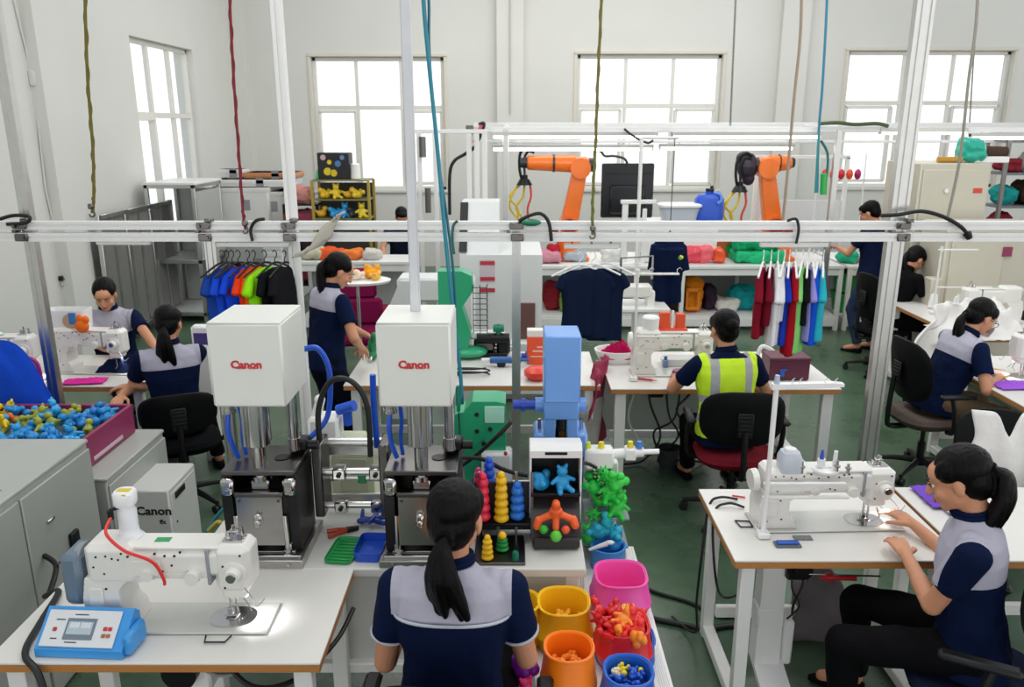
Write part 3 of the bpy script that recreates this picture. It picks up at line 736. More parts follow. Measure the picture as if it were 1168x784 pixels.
def blob_mesh(parts, voxel=.003, smooth=3):
    m = MB()
    for p in parts:
        if len(p) == 2: m.ell(p[0], p[1], 12)
        else: capsule(m, *p, k=10)
    return remesh(m, voxel, smooth)
def toy_mesh(kind, s=1, seed=0):
    r = random.Random(seed); P = []
    if kind == 'bear':
        P = [((0, 0, .022), (.02, .018, .022)), ((0, 0, .055), (.016, .015, .015)), ((-.012, 0, .070), .006), ((.012, 0, .070), .006)]
        for q in (-1, 1): P += [((q * .014, 0, .036), (q * .032, -.006, .028), .007, .006), ((q * .010, -.006, .012), (q * .018, -.026, .006), .009, .008)]
    elif kind == 'duck':
        P = [((0, 0, .02), (.026, .018, .018)), ((.018, 0, .044), .014), ((.03, 0, .042), (.042, 0, .040), .005, .004), ((-.02, 0, .028), (-.036, 0, .038), .009, .004)]
    elif kind == 'bone':
        P = [((-.03, 0, .01), (.03, 0, .01), .008, .008)] + [((x, y, .01), .011) for x in (-.033, .033) for y in (-.009, .009)]
    elif kind == 'spiky':
        P = [((0, 0, .02), .018)] + [((0, 0, .02), tuple(V((math.cos(a) * math.cos(b), math.sin(a) * math.cos(b), math.sin(b))) * .027 + V((0, 0, .02))), .005, .003) for b in (-.6, .2, 1.0) for a in [i * PI / 3 + b for i in range(6)]]
    elif kind == 'ball':
        P = [((0, 0, .018), .018), ((0, 0, .018), (.019, .019, .006))]
    elif kind == 'lump':
        P = [((0, 0, .02), (.026, .02, .02))] + [((r.uniform(-.03, .03), r.uniform(-.02, .02), r.uniform(.01, .045)), r.uniform(.009, .014)) for i in range(7)]
    P2 = []
    for p in P:
        if len(p) == 2: P2.append((tuple(V(p[0]) * s), tuple(k * s for k in p[1]) if isinstance(p[1], tuple) else p[1] * s))
        else: P2.append((tuple(V(p[0]) * s), tuple(V(p[1]) * s), p[2] * s, p[3] * s))
    return blob_mesh(P2, .0032 * s if s > 1 else .003)
TOYM = {}
def toy(kind, name, label, cat, loc, color, rot=(0, 0, 0), s=1, group=None, seed=0, rough=.35):
    key = (kind, seed); c = plast('toy_' + color, color, rough)
    if key not in TOYM: TOYM[key] = toy_mesh(kind, 1, seed)
    me = TOYM[key]
    ck = (kind, seed, color)
    if ck not in TOYM: TOYM[ck] = setmats(me.copy(), c)
    o = bpy.data.objects.new(name, TOYM[ck]); COL.objects.link(o); o.location = loc; o.rotation_euler = rot; o.scale = (s,) * 3
    return tag(o, label, cat, group)

def cable(name, label, pts, r=.006, mat=None, smooth=6, group=None, cat='cable', k=8):
    o = obj(name, MB().tube(pts, r, k, smooth=smooth), mat or RUBBER); return tag(o, label, cat, group)

def hanging_shirt(label, loc, rz, mat, group=None, w=.40, h=.50, sl=.20, th=.05, seed=0, hanger='white', drape=.06, name='shirt_on_hanger', cat='shirt'):
    """origin at the hanger hook on the rail; garment plane is local xz"""
    t = thing(name, label, cat, loc, rz, group); r = random.Random(seed)
    z0 = -.085; m = MB()
    k = 22; rings = []
    prof = [(0, .05, .014), (-.02, w * .36, th * .4), (-.05, w * .47, th * .45), (-.14, w * .44, th * .55), (-.28, w * .42, th * .6), (-h, w * .44, th * .66)]
    vs = []
    for (z, hw, hd) in prof:
        for i in range(k):
            a = 2 * PI * i / k; wob = 1 + (.35 * math.sin(a * 5 + r.random() + seed) * min(1, -z / h) if z < -.1 else 0)
            vs.append((hw * math.cos(a), hd * math.sin(a) * wob, z0 + z))
    fs = [tuple(range(k))[::-1], tuple(range((len(prof) - 1) * k, len(prof) * k))] + [(a * k + i, a * k + (i + 1) % k, (a + 1) * k + (i + 1) % k, (a + 1) * k + i) for a in range(len(prof) - 1) for i in range(k)]
    m.add(vs, fs)
    for q in (-1, 1): m.cyl((q * w * .38, 0, z0 - .045), (q * (w * .38 + sl * .5), .01 * q, z0 - .045 - sl), th * .42, th * .5, 12); m.ell((q * w * .38, 0, z0 - .045), th * .42, 12)
    me = remesh(m, .009, 3, lambda co, n: co + n * .009 * noise.noise(V((co.x * 10 + seed, co.y * 10, co.z * 5)))); setmats(me, mat)
    o = bpy.data.objects.new('garment', me); COL.objects.link(o); o.parent = t
    hg = MB(); hm = WPLAST if hanger == 'white' else BLACKP
    hg.tube([(-.16, 0, z0 - .03), (-.06, 0, z0 + .015), (0, 0, z0 + .03), (.06, 0, z0 + .015), (.16, 0, z0 - .03)], .006, 8, smooth=3)
    hg.tube([(0, 0, z0 + .03), (0, 0, -.035), (.016, 0, -.022), (.018, 0, -.002), (.0, 0, .014), (-.014, 0, .004)], .003, 6, smooth=3)
    obj('hanger', hg, hm, t)
    return t

def heap_cloth(name, label, cat, loc, size, h, mat, seed=0, rz=0, n=34, edge=.35, group=None, th=.006, wr=1):
    """crumpled cloth lying in a heap"""
    def fn(u, v_):
        x = (u - .5) * size[0]; y = (v_ - .5) * size[1]
        e = min(u, 1 - u, v_, 1 - v_) / edge; b = min(1, max(0, e)); b = b * b * (3 - 2 * b)
        q = noise.noise(V((u * 3.2 + seed, v_ * 3.2, seed))) * .8 + abs(noise.noise(V((u * 7, v_ * 6 + seed, 1)))) * .7 * wr + noise.noise(V((u * 16, v_ * 14, seed))) * .18 * wr
        dx = noise.noise(V((u * 5, v_ * 5, seed + 3))) * .05; 
        return (x * (1 - .15 * b) + dx * size[0], y * (1 - .15 * b) + dx * size[1], .012 + h * b * (.62 + .5 * q) + max(0, q) * .10 * h)
    o = obj(name, MB().sheet(fn, n, n, th), mat, None, loc, rz, sharp=0)
    return tag(o, label, cat, group)
def hung_cloth(name, label, cat, pts_fn, mat, nu=30, nv=30, th=.006, group=None):
    o = obj(name, MB().sheet(pts_fn, nu, nv, th), mat, sharp=0); return tag(o, label, cat, group)
# ------------------------------------------------------------------ overhead frame (one rigid thing), ropes
YF = 4.4
def rail_profile(m, x0, x1, y, z, h=.05, d=.05):
    g = .006
    P = [(-d/2, -h/2), (d/2, -h/2), (d/2, h/2), (-d/2, h/2), (-d/2, .006), (-d/2 + g, .006), (-d/2 + g, -.006), (-d/2, -.006)]
    m.prism([(y + a, z + b) for a, b in P], x0, x1, 'x')
def post_profile(m, x, y, z0, z1, w=.05, d=.05, n=1):
    g = .008; sl = .007; P = [(-w/2, -d/2)]
    for i in range(n):
        c = -w/2 + w * (i + .5) / n; P += [(c - sl, -d/2), (c - sl, -d/2 + g), (c + sl, -d/2 + g), (c + sl, -d/2)]
    P += [(w/2, -d/2), (w/2, d/2), (-w/2, d/2)]
    m.prism([(x + a, y + b) for a, b in P], z0, z1, 'z')
ft = thing('overhead_frame', 'white aluminium overhead frame of twin rails and posts crossing the whole workshop', 'frame', (0, YF, 0))
zu = ay(586, 257, YF).z; zl = ay(586, 270, YF).z
BX = {'A': ay(27, 262, YF).x, 'B': ay(235, 262, YF).x, 'C': ay(331, 262, YF).x, 'E': ay(589, 262, YF).x, 'F': ay(1027, 262, YF).x}
obj('rail', (lambda m: (rail_profile(m, -3.6, 3.8, 0, zu, .045), m)[1])(MB()), RAILW, ft)
obj('rail', (lambda m: (rail_profile(m, -3.6, 3.8, -.01, zl, .046), m)[1])(MB()), RAILW, ft)
for k, w_, z0, z1 in (('A', .06, 0, 4.6), ('B', .062, 0, zu), ('C', .055, 0, 4.6), ('E', .05, 0, zu), ('F', .095, 0, 4.6)):
    m = MB(); post_profile(m, BX[k], .055, z0, z1, w_, .05, 2 if k in 'BF' else 1); obj('post', m, ALU if k != 'C' else RAILW, ft)
for k in BX:
    m = MB(); z = (zu + zl) / 2
    m.box((BX[k], -.035, zu), (.075, .02, .035), .004); m.box((BX[k] + .005, -.038, zl), (.07, .022, .04), .004); m.cyl((BX[k] - .02, -.04, zu), (BX[k] - .02, -.06, zu), .01, k=8); m.cyl((BX[k] + .02, -.04, zl), (BX[k] + .02, -.06, zl), .01, k=8)
    m.cyl((BX[k] - .045, -.02, z), (BX[k] - .045, .03, z), .012, k=8); m.box((BX[k] + .03, -.02, zu + .03), (.04, .05, .02), .004)
    obj('clamp', m, STEELD, ft)
ROPES = [
    ('hanging_rope', 'yellow-brown twisted rope hanging from the ceiling at far left', [(97, -60), (97, 0), (100, 90), (106, 170), (107, 225), (105, 243)], .013, '6a6122', -.08),
    ('hanging_rope', 'dark red rope hanging from the ceiling beside the left post', [(260, -60), (262, 0), (266, 80), (272, 170), (277, 240), (280, 262)], .012, '7d1f2b', -.08),
    ('hanging_rope', 'olive rope hanging from the ceiling above the navy shirts', [(687, -60), (686, 0), (682, 90), (679, 170), (676, 230), (676, 268)], .012, '77713a', -.08),
]
for n, l, P, r, c, dy in ROPES:
    pts = [ay(x, y, YF + dy) for x, y in P]
    m = MB(); 
    full = MB().tube(pts, r * .7, 8, smooth=4)
    mat = M('rope_' + c, c, .8, bump=.8, bscale=60, stretch=(3, 3, 1))
    t = thing(n, l, 'rope', pts[-1]); b = pts[-1]
    obj('strand', MB().tube([p - b for p in pts], r * .62, 8, smooth=4), mat, t)
    # second strand twisting round the first
    fine = []
    for i in range(len(pts) - 1):
        for q in range(24):
            s_ = q / 24; p = pts[i].lerp(pts[i + 1], s_); a = (i * 24 + q) * .55; fine.append(p + V((math.cos(a), math.sin(a), 0)) * r * .42 - b)
    obj('strand', MB().tube(fine, r * .5, 6), mat, t)
    obj('hook', MB().tube([(0, 0, .03), (0.012, 0, .01), (.01, 0, -.015), (-.01, 0, -.02), (-.014, 0, -.005)], .005, 6, smooth=3).box((0, 0, .035), (.03, .03, .03), .006), STEELD, t)
pts = [ay(x, y, 3.35) for x, y in ((481, -60), (483, 0), (488, 60), (499, 170), (506, 250), (513, 320), (521, 390), (526, 440), (523, 462))]
t = thing('air_hose', 'teal blue coiled air hose hanging in front of the rails over the second press', 'hose', pts[-1]); b = pts[-1]
tm = plast('teal_hose', '1f7f93', .35)
obj('hose', MB().tube([p - b for p in pts], .0085, 8, smooth=6), tm, t)
obj('hose', MB().tube([p - b + V((.012 * math.sin(i * 1.7) + .008, .01, 0)) for i, p in enumerate(pts)], .006, 8, smooth=6), plast('teal_hose_dark', '14606f', .35), t)
obj('coupling', MB().cyl((0, 0, 0), (0, 0, .09), .013, .011).cyl((0, 0, -.03), (0, 0, 0), .008), plast('green_cap', '157a5c'), t)
obj('nozzle_line', MB().tube([V((0, 0, -.03)), V((.005, .01, -.2)), V((.004, .02, -.36))], .003, 6), STEELD, t)
# thin far cords
def far_line(label, P, Y, r, c, name='hanging_line'):
    pts = [ay(x, y, Y) for x, y in P]; cable(name, label, pts, r, M('cord_' + c, c, .6), cat='cord')
far_line('thin blue cord hanging from the ceiling to a green connector', [(945, -40), (942, 30), (938, 100), (934, 150), (932, 220)], 8.6, .014, '2f7f9a')
far_line('long brown-white cord hanging down before the pilaster', [(915, -40), (913, 40), (906, 110), (899, 190), (893, 252)], 6.5, .012, '9d8c78')
far_line('grey cord hanging in front of the right window', [(1117, -40), (1113, 30), (1105, 90), (1095, 180), (1080, 252)], 6.5, .012, '8f8a80')
far_line('thin drop cord next to the grey cord by the right window', [(1116, 0), (1111, 60), (1106, 140)], 8.6, .008, '77736c')
# bead chain
m = MB(); a = ay(840, -20, 8.6); b_ = ay(833, 142, 8.6)
for i in range(70):
    p = a.lerp(b_, i / 69); m.tube([p + V((math.cos(q * PI / 3) * .010 * (i % 2), math.cos(q * PI / 3) * .010 * ((i + 1) % 2), math.sin(q * PI / 3) * .016)) for q in range(6)], .0035, 4, closed=True)
ch = obj('hanging_chain', m, STEELD); tag(ch, 'thin steel chain hanging in front of the middle window', 'chain', kind='stuff')
# white square post standing on the second press housing
wp = ay(474, 352, 2.93); 
t = thing('square_post', 'white square post rising from the top of the second press housing', 'post', (wp.x, 2.93, 1.695))
obj('shaft', MB().box((0, 0, 1.3), (.036, .036, 2.6), .004), M('post_white_paint', 'cfd0d4', .4, var=.1, scale=12), t)
obj('end_plate', MB().box((0, 0, .004), (.07, .07, .008), .002), WHITE, t)
# cables looping over the rails
cable('black_cable', 'black cable arching over the rails right of the right post', [ay(x, y, YF - .05) for x, y in ((1005, 246), (1025, 245), (1050, 241), (1075, 247), (1095, 258), (1104, 268))], .011)
obj_ = obj('cable_connector', MB().cyl(ay(1103, 266, YF - .05), ay(1106, 272, YF - .05), .022, .016), RUBBER); tag(obj_, 'black round connector at the end of the arching cable', 'connector')
cable('black_cable', 'black cable looped down over the rails at the centre post', [ay(x, y, YF - .06) for x, y in ((592, 252), (604, 246), (617, 244), (626, 254), (629, 275))], .010)
cable('black_cable', 'short black cable tied around the rails above the right shirts', [ay(x, y, YF - .06) for x, y in ((898, 252), (908, 250), (911, 262), (908, 278))], .008)
cable('black_cable', 'black cable bent over the rails above the left shirt row', [ay(x, y, YF - .06) for x, y in ((302, 250), (292, 252), (286, 262), (288, 275))], .009)
cable('black_cable', 'black cable bundle wrapped on the rails by the left wall', [ay(x, y, YF - .05) for x, y in ((0, 250), (15, 246), (33, 247), (30, 254), (8, 256))], .010)
cable('green_cable', 'dark green cable hooked over the rails right of the teal hose', [ay(x, y, YF - .06) for x, y in ((522, 252), (517, 258), (516, 275), (518, 290))], .008, plast('green_cable', '1e5a50'))
o = obj('plug', MB().ell((0, 0, 0), (.055, .022, .02), 14), plast('green_handle', '1f7358'), None, ay(606, 254, YF - .08)); tag(o, 'green plug handle lying on the rails right of the centre post', 'plug')
# beige cloth roll thrown over the rails
def fn(u, v_):
    w_ = .13; 
    P = [ay(385, 248, YF - .07), ay(380, 250, YF - .07), ay(372, 262, YF - .08), ay(366, 275, YF - .085), ay(356, 285, YF - .08), ay(347, 288, YF - .06)]
    k = u * (len(P) - 1); i = min(int(k), len(P) - 2); p = P[i].lerp(P[i + 1], k - i)
    return p + V(((v_ - .5) * (.09 + .05 * u), -.018 * math.cos((v_ - .5) * PI) + .006 * noise.noise(V((u * 6, v_ * 9, 0))), (v_ - .5) * .05))
hung_cloth('glove_cloth', 'beige knitted cloth hung over the rails left of the white post', 'cloth', fn, cloth('beige', 'b6b1a5'), 20, 10, .012)
# small white strip lamp under the rails at left
o = obj('strip_light', MB().box((0, 0, 0), (.30, .03, .025), .006), WHITE, None, ay(141, 277, YF)); tag(o, 'short white strip fixture under the rails at the left wall', 'light fixture')
# ---- shirts hung from the rails
def rack(name, label, x0, x1, y, Y):
    a = ay(x0, y, Y); b = ay(x1, y, Y); t = thing(name, label, 'hanging bar', ((a.x + b.x) / 2, Y, a.z)); L = b.x - a.x
    obj('bar', MB().box((0, 0, 0), (L, .02, .03), .005), WHITE, t)
    for q in (-.35, .0, .35): obj('bracket', MB().box((q * L, 0, .035), (.012, .012, .05), .002), STEELD, t)
    return a.z, a.x, b.x
zL, xa, xb = rack('garment_bar', 'white garment bar fixed under the rails above the left shirt row', 247, 330, 279, YF)
SL = [(252, '1c3f8f', 'dark blue', .30, .33), (257, '1c49c4', 'bright blue, first of the pair', .36, .28), (263, '7a1020', 'dark red', .36, .18), (270, '1846cf', 'royal blue beside the dark red one', .33, .3), (281, 'e8431a', 'red-orange', .31, .24), (288, 'f4631c', 'bright orange', .31, .26), (300, '8fe01c', 'lime green', .31, .34), (312, '101113', 'black, beside the lime green one', .31, .34), (323, '16161a', 'black, last of the left row', .31, .36)]
for i, (px, c, nm, hh_, w_) in enumerate(SL):
    p = ay(px, 279, YF)
    hanging_shirt('%s shirt in the left row under the rails' % nm, (p.x, YF, zL - .045), R(62 + (i % 3) * 6), cloth('s' + c, c), 'shirts in the left row', w=w_ * .9, h=hh_ * .88, sl=.09, th=.055, seed=i, hanger='black')
zR, xa, xb = rack('garment_bar', 'white garment bar fixed under the rails above the long right shirt row', 866, 945, 279, YF)
SR = [(872, '7c1226', 'maroon, first at left', .40, .28), (881, '6e0f24', 'maroon, second from left', .32, .26), (889, 'e2e2e4', 'white, long one', .44, .28), (896, 'd9dade', 'white, shorter one', .30, .3), (902, '1c39a8', 'deep blue next to white', .44, .22), (909, '9c1020', 'crimson', .50, .26), (917, '7fc870', 'light green', .49, .24), (923, '0f1512', 'black', .32, .24), (929, '8f88c8', 'lavender', .42, .2), (935, '1750c8', 'royal blue, third from right end', .44, .22), (941, '2aa6b8', 'turquoise, last at right', .42, .2)]
for i, (px, c, nm, hh_, w_) in enumerate(SR):
    p = ay(px, 279, YF)
    hanging_shirt('%s shirt in the right row' % nm, (p.x, YF, zR - .045), R(66 + (i % 3) * 5), cloth('s' + c, c), 'shirts in the right row under the rails', w=w_ * .8, h=hh_, sl=.13, th=.05, seed=20 + i)
zN, xa, xb = rack('garment_bar', 'white garment bar fixed under the rails above the navy shirts', 643, 706, 281, YF)
for i, (px, dy, rz, w_) in enumerate(((661, 0, 12, .30), (676, .05, -6, .32), (693, .1, -14, .30))):
    p = ay(px, 281, YF)
    hanging_shirt('navy shirt on a hanger %s' % ('at the left, front of the navy three', 'in the middle of the navy three', 'at the right, rearmost of the navy three')[i], (p.x, YF + dy * .5 - .02, zN - .045), R(rz), cloth('navy_shirt', '0f1a33'), 'navy shirts above the blue machine', w=w_ * .80, h=.38 + .02 * i, sl=.06, th=.05, seed=50 + i, hanger='white')
# ------------------------------------------------------------------ foreground left: table, machine, panel, cabinets
fr = az(365, 757, .75); br = az(405, 645, .75)
sewing_table('white laminate sewing table with plywood edge in the left foreground', az(0, 737, .75).x, (fr.x + br.x) / 2, fr.y, br.y + .02, leg_w=.06)
mp = az(190, 700, .75)
BLUEGREY = plast('blue_grey', '68798a', .35)
sewing_machine('white industrial sewing machine with blue-grey motor cover in the left foreground', (-1.16, 2.40, .752), 0, cover=BLUEGREY, L=.50, scale=1.0)
t = thing('oil_bottle', 'white squeeze bottle with yellow mark on top of the left foreground machine', 'bottle', (-1.30, 2.42, 1.058))
obj('bottle', MB().lathe([(.001, 0), (.040, 0), (.042, .006), (.032, .02), (.031, .035), (.001, .035)]).lathe([(.001, .03), (.030, .03), (.031, .10), (.024, .118), (.024, .125), (.001, .125)]), M('bottle_white', 'e4e6ea', .3), t)
obj('cap', MB().lathe([(.001, .12), (.030, .12), (.034, .13), (.035, .165), (.030, .172), (.001, .172)], sq=3), M('bottle_cap', 'efefef', .35), t)
obj('yellow_mark', MB().box((.0, -.0, .1735), (.045, .02, .003), .001).box((.012, -.031, .16), (.014, .004, .022), .001), plast('yellow', 'd8c118'), t)
cable('oil_tube', 'red plastic tube from the white bottle down the front of the sewing machine', [(-1.335, 2.38, 1.15), (-1.33, 2.33, 1.12), (-1.27, 2.31, 1.07), (-1.20, 2.315, 1.035), (-1.175, 2.325, 1.0), (-1.16, 2.328, .95), (-1.162, 2.332, .93)], .0055, plast('red_tube', 'd8302c'), cat='tube')
o = obj('tube_fitting', MB().cyl((0, 0, -.012), (0, 0, .02), .010).cyl((0, 0, .02), (.02, .02, .02), .006), BLACKP, None, (-1.337, 2.385, 1.155)); tag(o, 'small black fitting where the red tube leaves the white bottle', 'fitting')
# control panel
t = thing('control_panel', 'bright blue control box with small screen at the front of the left table', 'control box', (-1.395, 2.245, .752), R(-3)); 
bl = plast('panel_blue', '3f97dd', .3)
obj('case', MB().prism([(-.055, 0), (.075, 0), (.075, .095), (.05, .118), (-.055, .028)], -.145, .145, 'x').box((.155, .01, .04), (.03, .11, .075), .01), bl, t)
a = math.atan2(.09, .105)
T = Matrix.Translation((0, -.0035, .075)) @ Matrix.Rotation(a, 4, 'X') @ Matrix.Diagonal((1, 1.2, 1, 1))
# panel faces mostly the viewer: a tilted face plate
obj('face_plate', MB().tr(T).box((-.01, -.002, .002), (.245, .098, .004), .002), M('panel_face', 'd7dadd', .35), t)
sc_ = obj('screen', MB().tr(T).box((-.012, -.004, .005), (.098, .056, .003), .001), M('lcd_frame', '6f7c88', .3), t)
obj('display', MB().tr(T).box((-.012, -.002, .007), (.082, .034, .002)), M('lcd', 'aebcc6', .2), sc_)
obj('digits', MB().tr(T).text('888 888', .021, (-.012, .004, .0085), (1, 0, 0), (0, 1, 0), .0004), M('lcd_digit', 'e8eef0', .4), sc_)
for x, z, c in ((.072, -.002, 'c63232'), (.088, -.002, 'c63232'), (.072, -.020, 'a8683f'), (.088, -.020, 'a8683f'), (-.095, -.006, 'b43232')): obj('button', MB().tr(T).box((x, z, .005), (.013, .010, .004), .001), plast('btn' + c, c), t)

for x, z, w_ in ((-.085, .020, .030), (-.02, .034, .045), (-.03, -.039, .040), (-.09, -.03, .022)): obj('print_line', MB().tr(T).box((x, z, .0045), (w_, .003, .0006)), M('print_dark', '3a3f45', .6), t)
cable('power_cable', 'thick black cable from the cabinet socket over the left edge of the table', [(-1.975, 2.98, .66), (-1.90, 2.93, .64), (-1.86, 2.8, .60), (-1.80, 2.68, .66), (-1.66, 2.55, .762), (-1.62, 2.36, .762), (-1.575, 2.2, .762), (-1.50, 2.14, .72), (-1.46, 2.12, .5), (-1.43, 2.2, .2), (-1.4, 2.4, .03)], .011)
cable('thin_cable', 'thin black cable behind the motor cover of the left foreground machine', [(-1.90, 2.96, .64), (-1.75, 2.75, .76), (-1.6, 2.68, .79), (-1.46, 2.5, .76)], .006)
o = obj('knee_latch', MB().tube([(0, 0, 0), (.008, -.035, 0), (.075, -.035, 0), (.085, 0, 0)], .003, 6), BLACKM, None, (-1.03, 2.30, .757)); tag(o, 'thin black wire loop flush in the left foreground tabletop', 'wire loop')
# cabinets
def steel_cabinet(label, x0, x1, y0, y1, z, doors=2, sock=False):
    t = thing('steel_cabinet', label, 'cabinet', ((x0 + x1) / 2, (y0 + y1) / 2, 0)); W_, D_ = x1 - x0, y1 - y0
    obj('body', MB().box((0, 0, z / 2), (W_, D_, z), .008), CABG, t); obj('top_slab', MB().box((0, 0, z + .008), (W_ + .012, D_ + .012, .02), .006), M('cab_top', 'a9aca6', .35, var=.05), t)
    for i in range(doors):
        yc = -D_ / 2 + D_ * (i + .5) / doors; d = obj('door', MB().box((W_ / 2 + .006, yc, z / 2), (.014, D_ / doors - .012, z - .05), .004), CABG, t)
        obj('handle', MB().box((W_ / 2 + .018, yc - D_ / doors * .2, z * .80), (.012, .05, .016), .004), STEEL, d)
    if sock:
        s_ = obj('socket', MB().box((W_ / 2 + .022, .30, .60), (.02, .06, .11), .004), BLACKP, t)
        obj('plug', MB().cyl((W_ / 2 + .03, .30, .58), (W_ / 2 + .065, .29, .58), .018), BLACKP, s_)
    return t
steel_cabinet('tall grey steel cabinet at the left edge, beside the foreground table', -3.0, -1.99, 2.35, 3.44, .98, 2, True)
steel_cabinet('lower grey steel cabinet under the magenta crate', -3.1, -1.97, 3.52, 4.16, .745, 1)
t = thing('scissors', 'steel scissors lying on top of the tall grey cabinet', 'scissors', (-2.17, 2.86, .992), R(25))
obj('blade', MB().prism([(0, -.008), (.14, 0), (0, .012)], 0, .004, 'z'), STEELD, t); obj('blade', MB().prism([(0, -.014), (.13, -.02), (0, .004)], .005, .009, 'z'), STEELD, t)
for q in (-1, 1): obj('handle', MB().tube([(-.03 + .025 * math.cos(a), q * .022 + .018 * math.sin(a), .006) for a in [i * PI / 6 for i in range(12)]], .005, 6, closed=True), plast('brown_handle', '6a5240'), t)
# equipment box with the black lettering
p = az(191, 560, .62); q = az(222, 528, .62); x1 = (p.x + q.x) / 2
t = thing('equipment_box', 'white box-shaped machine with black lettering between cabinet and presses', 'machine', (x1 - .13, (p.y + q.y) / 2, 0)); D_ = q.y - p.y
WB = M('printer_white', 'c6c7c2', .4, var=.03)
obj('housing', MB().box((0, 0, .31), (.26, D_, .62), .008), WB, t); obj('side_panel', MB().box((.131, 0, .34), (.006, D_ - .04, .5), .002), WB, t)
h_ = obj('vent_slot', MB().box((.136, -.05, .56), (.006, .12, .035), .002), BLACKP, t)
for z in (.20, .26, .14, .42): obj('bolt', MB().cyl((.133, -.12, z), (.138, -.12, z), .006, k=8), BLACKM, t)
obj('lettering', MB().text('Canon', .062, (.045, -D_ / 2 - .001, .505), (1, 0, 0), (0, 0, 1), .001, .0018, 1.1).text('ffx', .032, (.085, -D_ / 2 - .001, .445), (1, 0, 0), (0, 0, 1), .001, .001), M('print_black', '16181c', .5), t)
# magenta crate full of small toys
t = thing('toy_crate', 'magenta crate of blue and yellow toys on the lower grey cabinet', 'crate', (-2.62, 3.84, .767)); W_, D_, H_ = 1.02, .56, .16
mg = plast('magenta_crate', '8c2a58', .45)
for (c, d, n) in (((0, -D_ / 2, H_ / 2), (W_, .02, H_), 'side'), ((0, D_ / 2, H_ / 2), (W_, .02, H_), 'side'), ((-W_ / 2, 0, H_ / 2), (.02, D_, H_), 'side'), ((W_ / 2, 0, H_ / 2), (.02, D_, H_), 'side'), ((0, 0, .006), (W_, D_, .012), 'bottom')): obj(n, MB().box(c, d, .004), mg, t)
obj('label_strip', MB().box((W_ / 2 + .012, -.02, .03), (.004, .3, .02), .001), M('label_pale', 'cdb2bb', .6), t)
ORD = ['first', 'second', 'third', 'fourth', 'fifth', 'sixth', 'seventh', 'eighth', 'ninth', 'tenth', 'eleventh', 'twelfth', 'thirteenth']; SHAPE = {'lump': 'lumpy', 'ball': 'ball', 'duck': 'duck-shaped', 'bear': 'bear-shaped', 'spiky': 'spiky', 'bone': 'bone-shaped'}
cols = ['1d8ad0', '36a6e0', '1f7fc8', 'e0c11c', '1d8ad0', 'd8631c', '9aa030', '2b9bd8']
nmz = {'1d8ad0': 'sky blue', '36a6e0': 'pale blue', '1f7fc8': 'blue', 'e0c11c': 'yellow', 'd8631c': 'orange', '9aa030': 'olive', '2b9bd8': 'light blue'}
for ix in range(13):
    for iy in range(6):
        kd = ('lump', 'ball', 'duck', 'bear')[(ix * 5 + iy * 3) % 4]
        x = -.455 + ix * .0735 + rnd.uniform(-.012, .012); y = -.23 + iy * .09 + rnd.uniform(-.012, .012)
        c = cols[(ix * 3 + iy * 5 + int(rnd.random() * 3)) % 8]
        if ix < 7 and rnd.random() < .6: c = rnd.choice(['e0c11c', 'd8631c', 'e0c11c'])
        elif ix >= 7 and rnd.random() < .85: c = rnd.choice(['1d8ad0', '36a6e0', '2b9bd8', '1f7fc8', '36a6e0', '9aa030'])
        toy(kd, 'toy_piece', 'small %s %s toy in the magenta crate, %s row from front, %s from right' % (nmz[c], SHAPE[kd], ORD[iy], ORD[12 - ix]), 'toy', (-2.62 + x, 3.84 + y, .767 + .10 + rnd.uniform(0, .02)), c, (rnd.uniform(-.6, .6), rnd.uniform(-.5, .5), rnd.uniform(0, 6)), 1.4, 'toys in the magenta crate', seed=1)
o = obj('packing_layer', MB().box((-2.62, 3.84, .767 + .055), (W_ - .03, D_ - .03, .09), .01), cloth('packing', '4a6470')); tag(o, 'layer of small toy pieces filling the bottom of the magenta crate', 'toys', kind='stuff')
# blue cloth mound on a bin
o = obj('laundry_bin', MB().lathe([(.001, 0), (.28, 0), (.34, .85), (.33, .85), (.27, .02), (.001, .02)], k=36, sq=3), M('bin_grey', 'a4a6a8', .5), None, (-3.06, 4.46, 0)); o.scale = (.55, .55, .75); tag(o, 'grey bin under the blue cloth at the left edge', 'bin')
def fn(u, v_):
    a = 2 * PI * u; r = .02 + .50 * v_; q = noise.noise(V((math.cos(a) * 2, math.sin(a) * 2, v_ * 2))); z = 1.24 - .85 * v_ ** 3.2 + .05 * q * v_ + .03 * math.sin(a * 4 + v_ * 3) * v_
    return (-3.0 + r * math.cos(a) * (1 + .15 * q), 4.26 + r * .30 * math.sin(a) * (1 + .1 * q), z)
hung_cloth('blue_cloth', 'bright blue cloth heaped over a bin at the left edge', 'cloth', fn, cloth('royal', '1443b4'), 60, 24, .006)

# under the left table and behind it
t = thing('machine_drive', 'white drive box with black motor under the left foreground table', 'machine drive', (-1.12, 2.42, 0))
obj('box', MB().box((0, 0, .60), (.14, .16, .20), .01), WPLAST, t); obj('motor', MB().cyl((-.02, -.12, .60), (-.02, .02, .60), .06), BLACKM, t); obj('pull_rod', MB().cyl((0, 0, .05), (0, 0, .5), .006), STEEL, t); obj('pedal', MB().box((0, .05, .04), (.22, .26, .03), .006), STEELD, t)
cable('cable_coil', 'grey cable coil hanging under the left foreground table', [(-.98 + .07 * math.cos(i * .9), 2.28 + .01 * i / 9, .66 + .05 * math.sin(i * .9)) for i in range(28)], .006, M('grey_cable', '8a8c90', .5), smooth=3)
cable('black_cable', 'black cable sagging under the left foreground table toward the bench', [(-1.0, 2.3, .70), (-.88, 2.25, .60), (-.75, 2.3, .58), (-.64, 2.45, .62), (-.60, 2.6, .66)], .009)
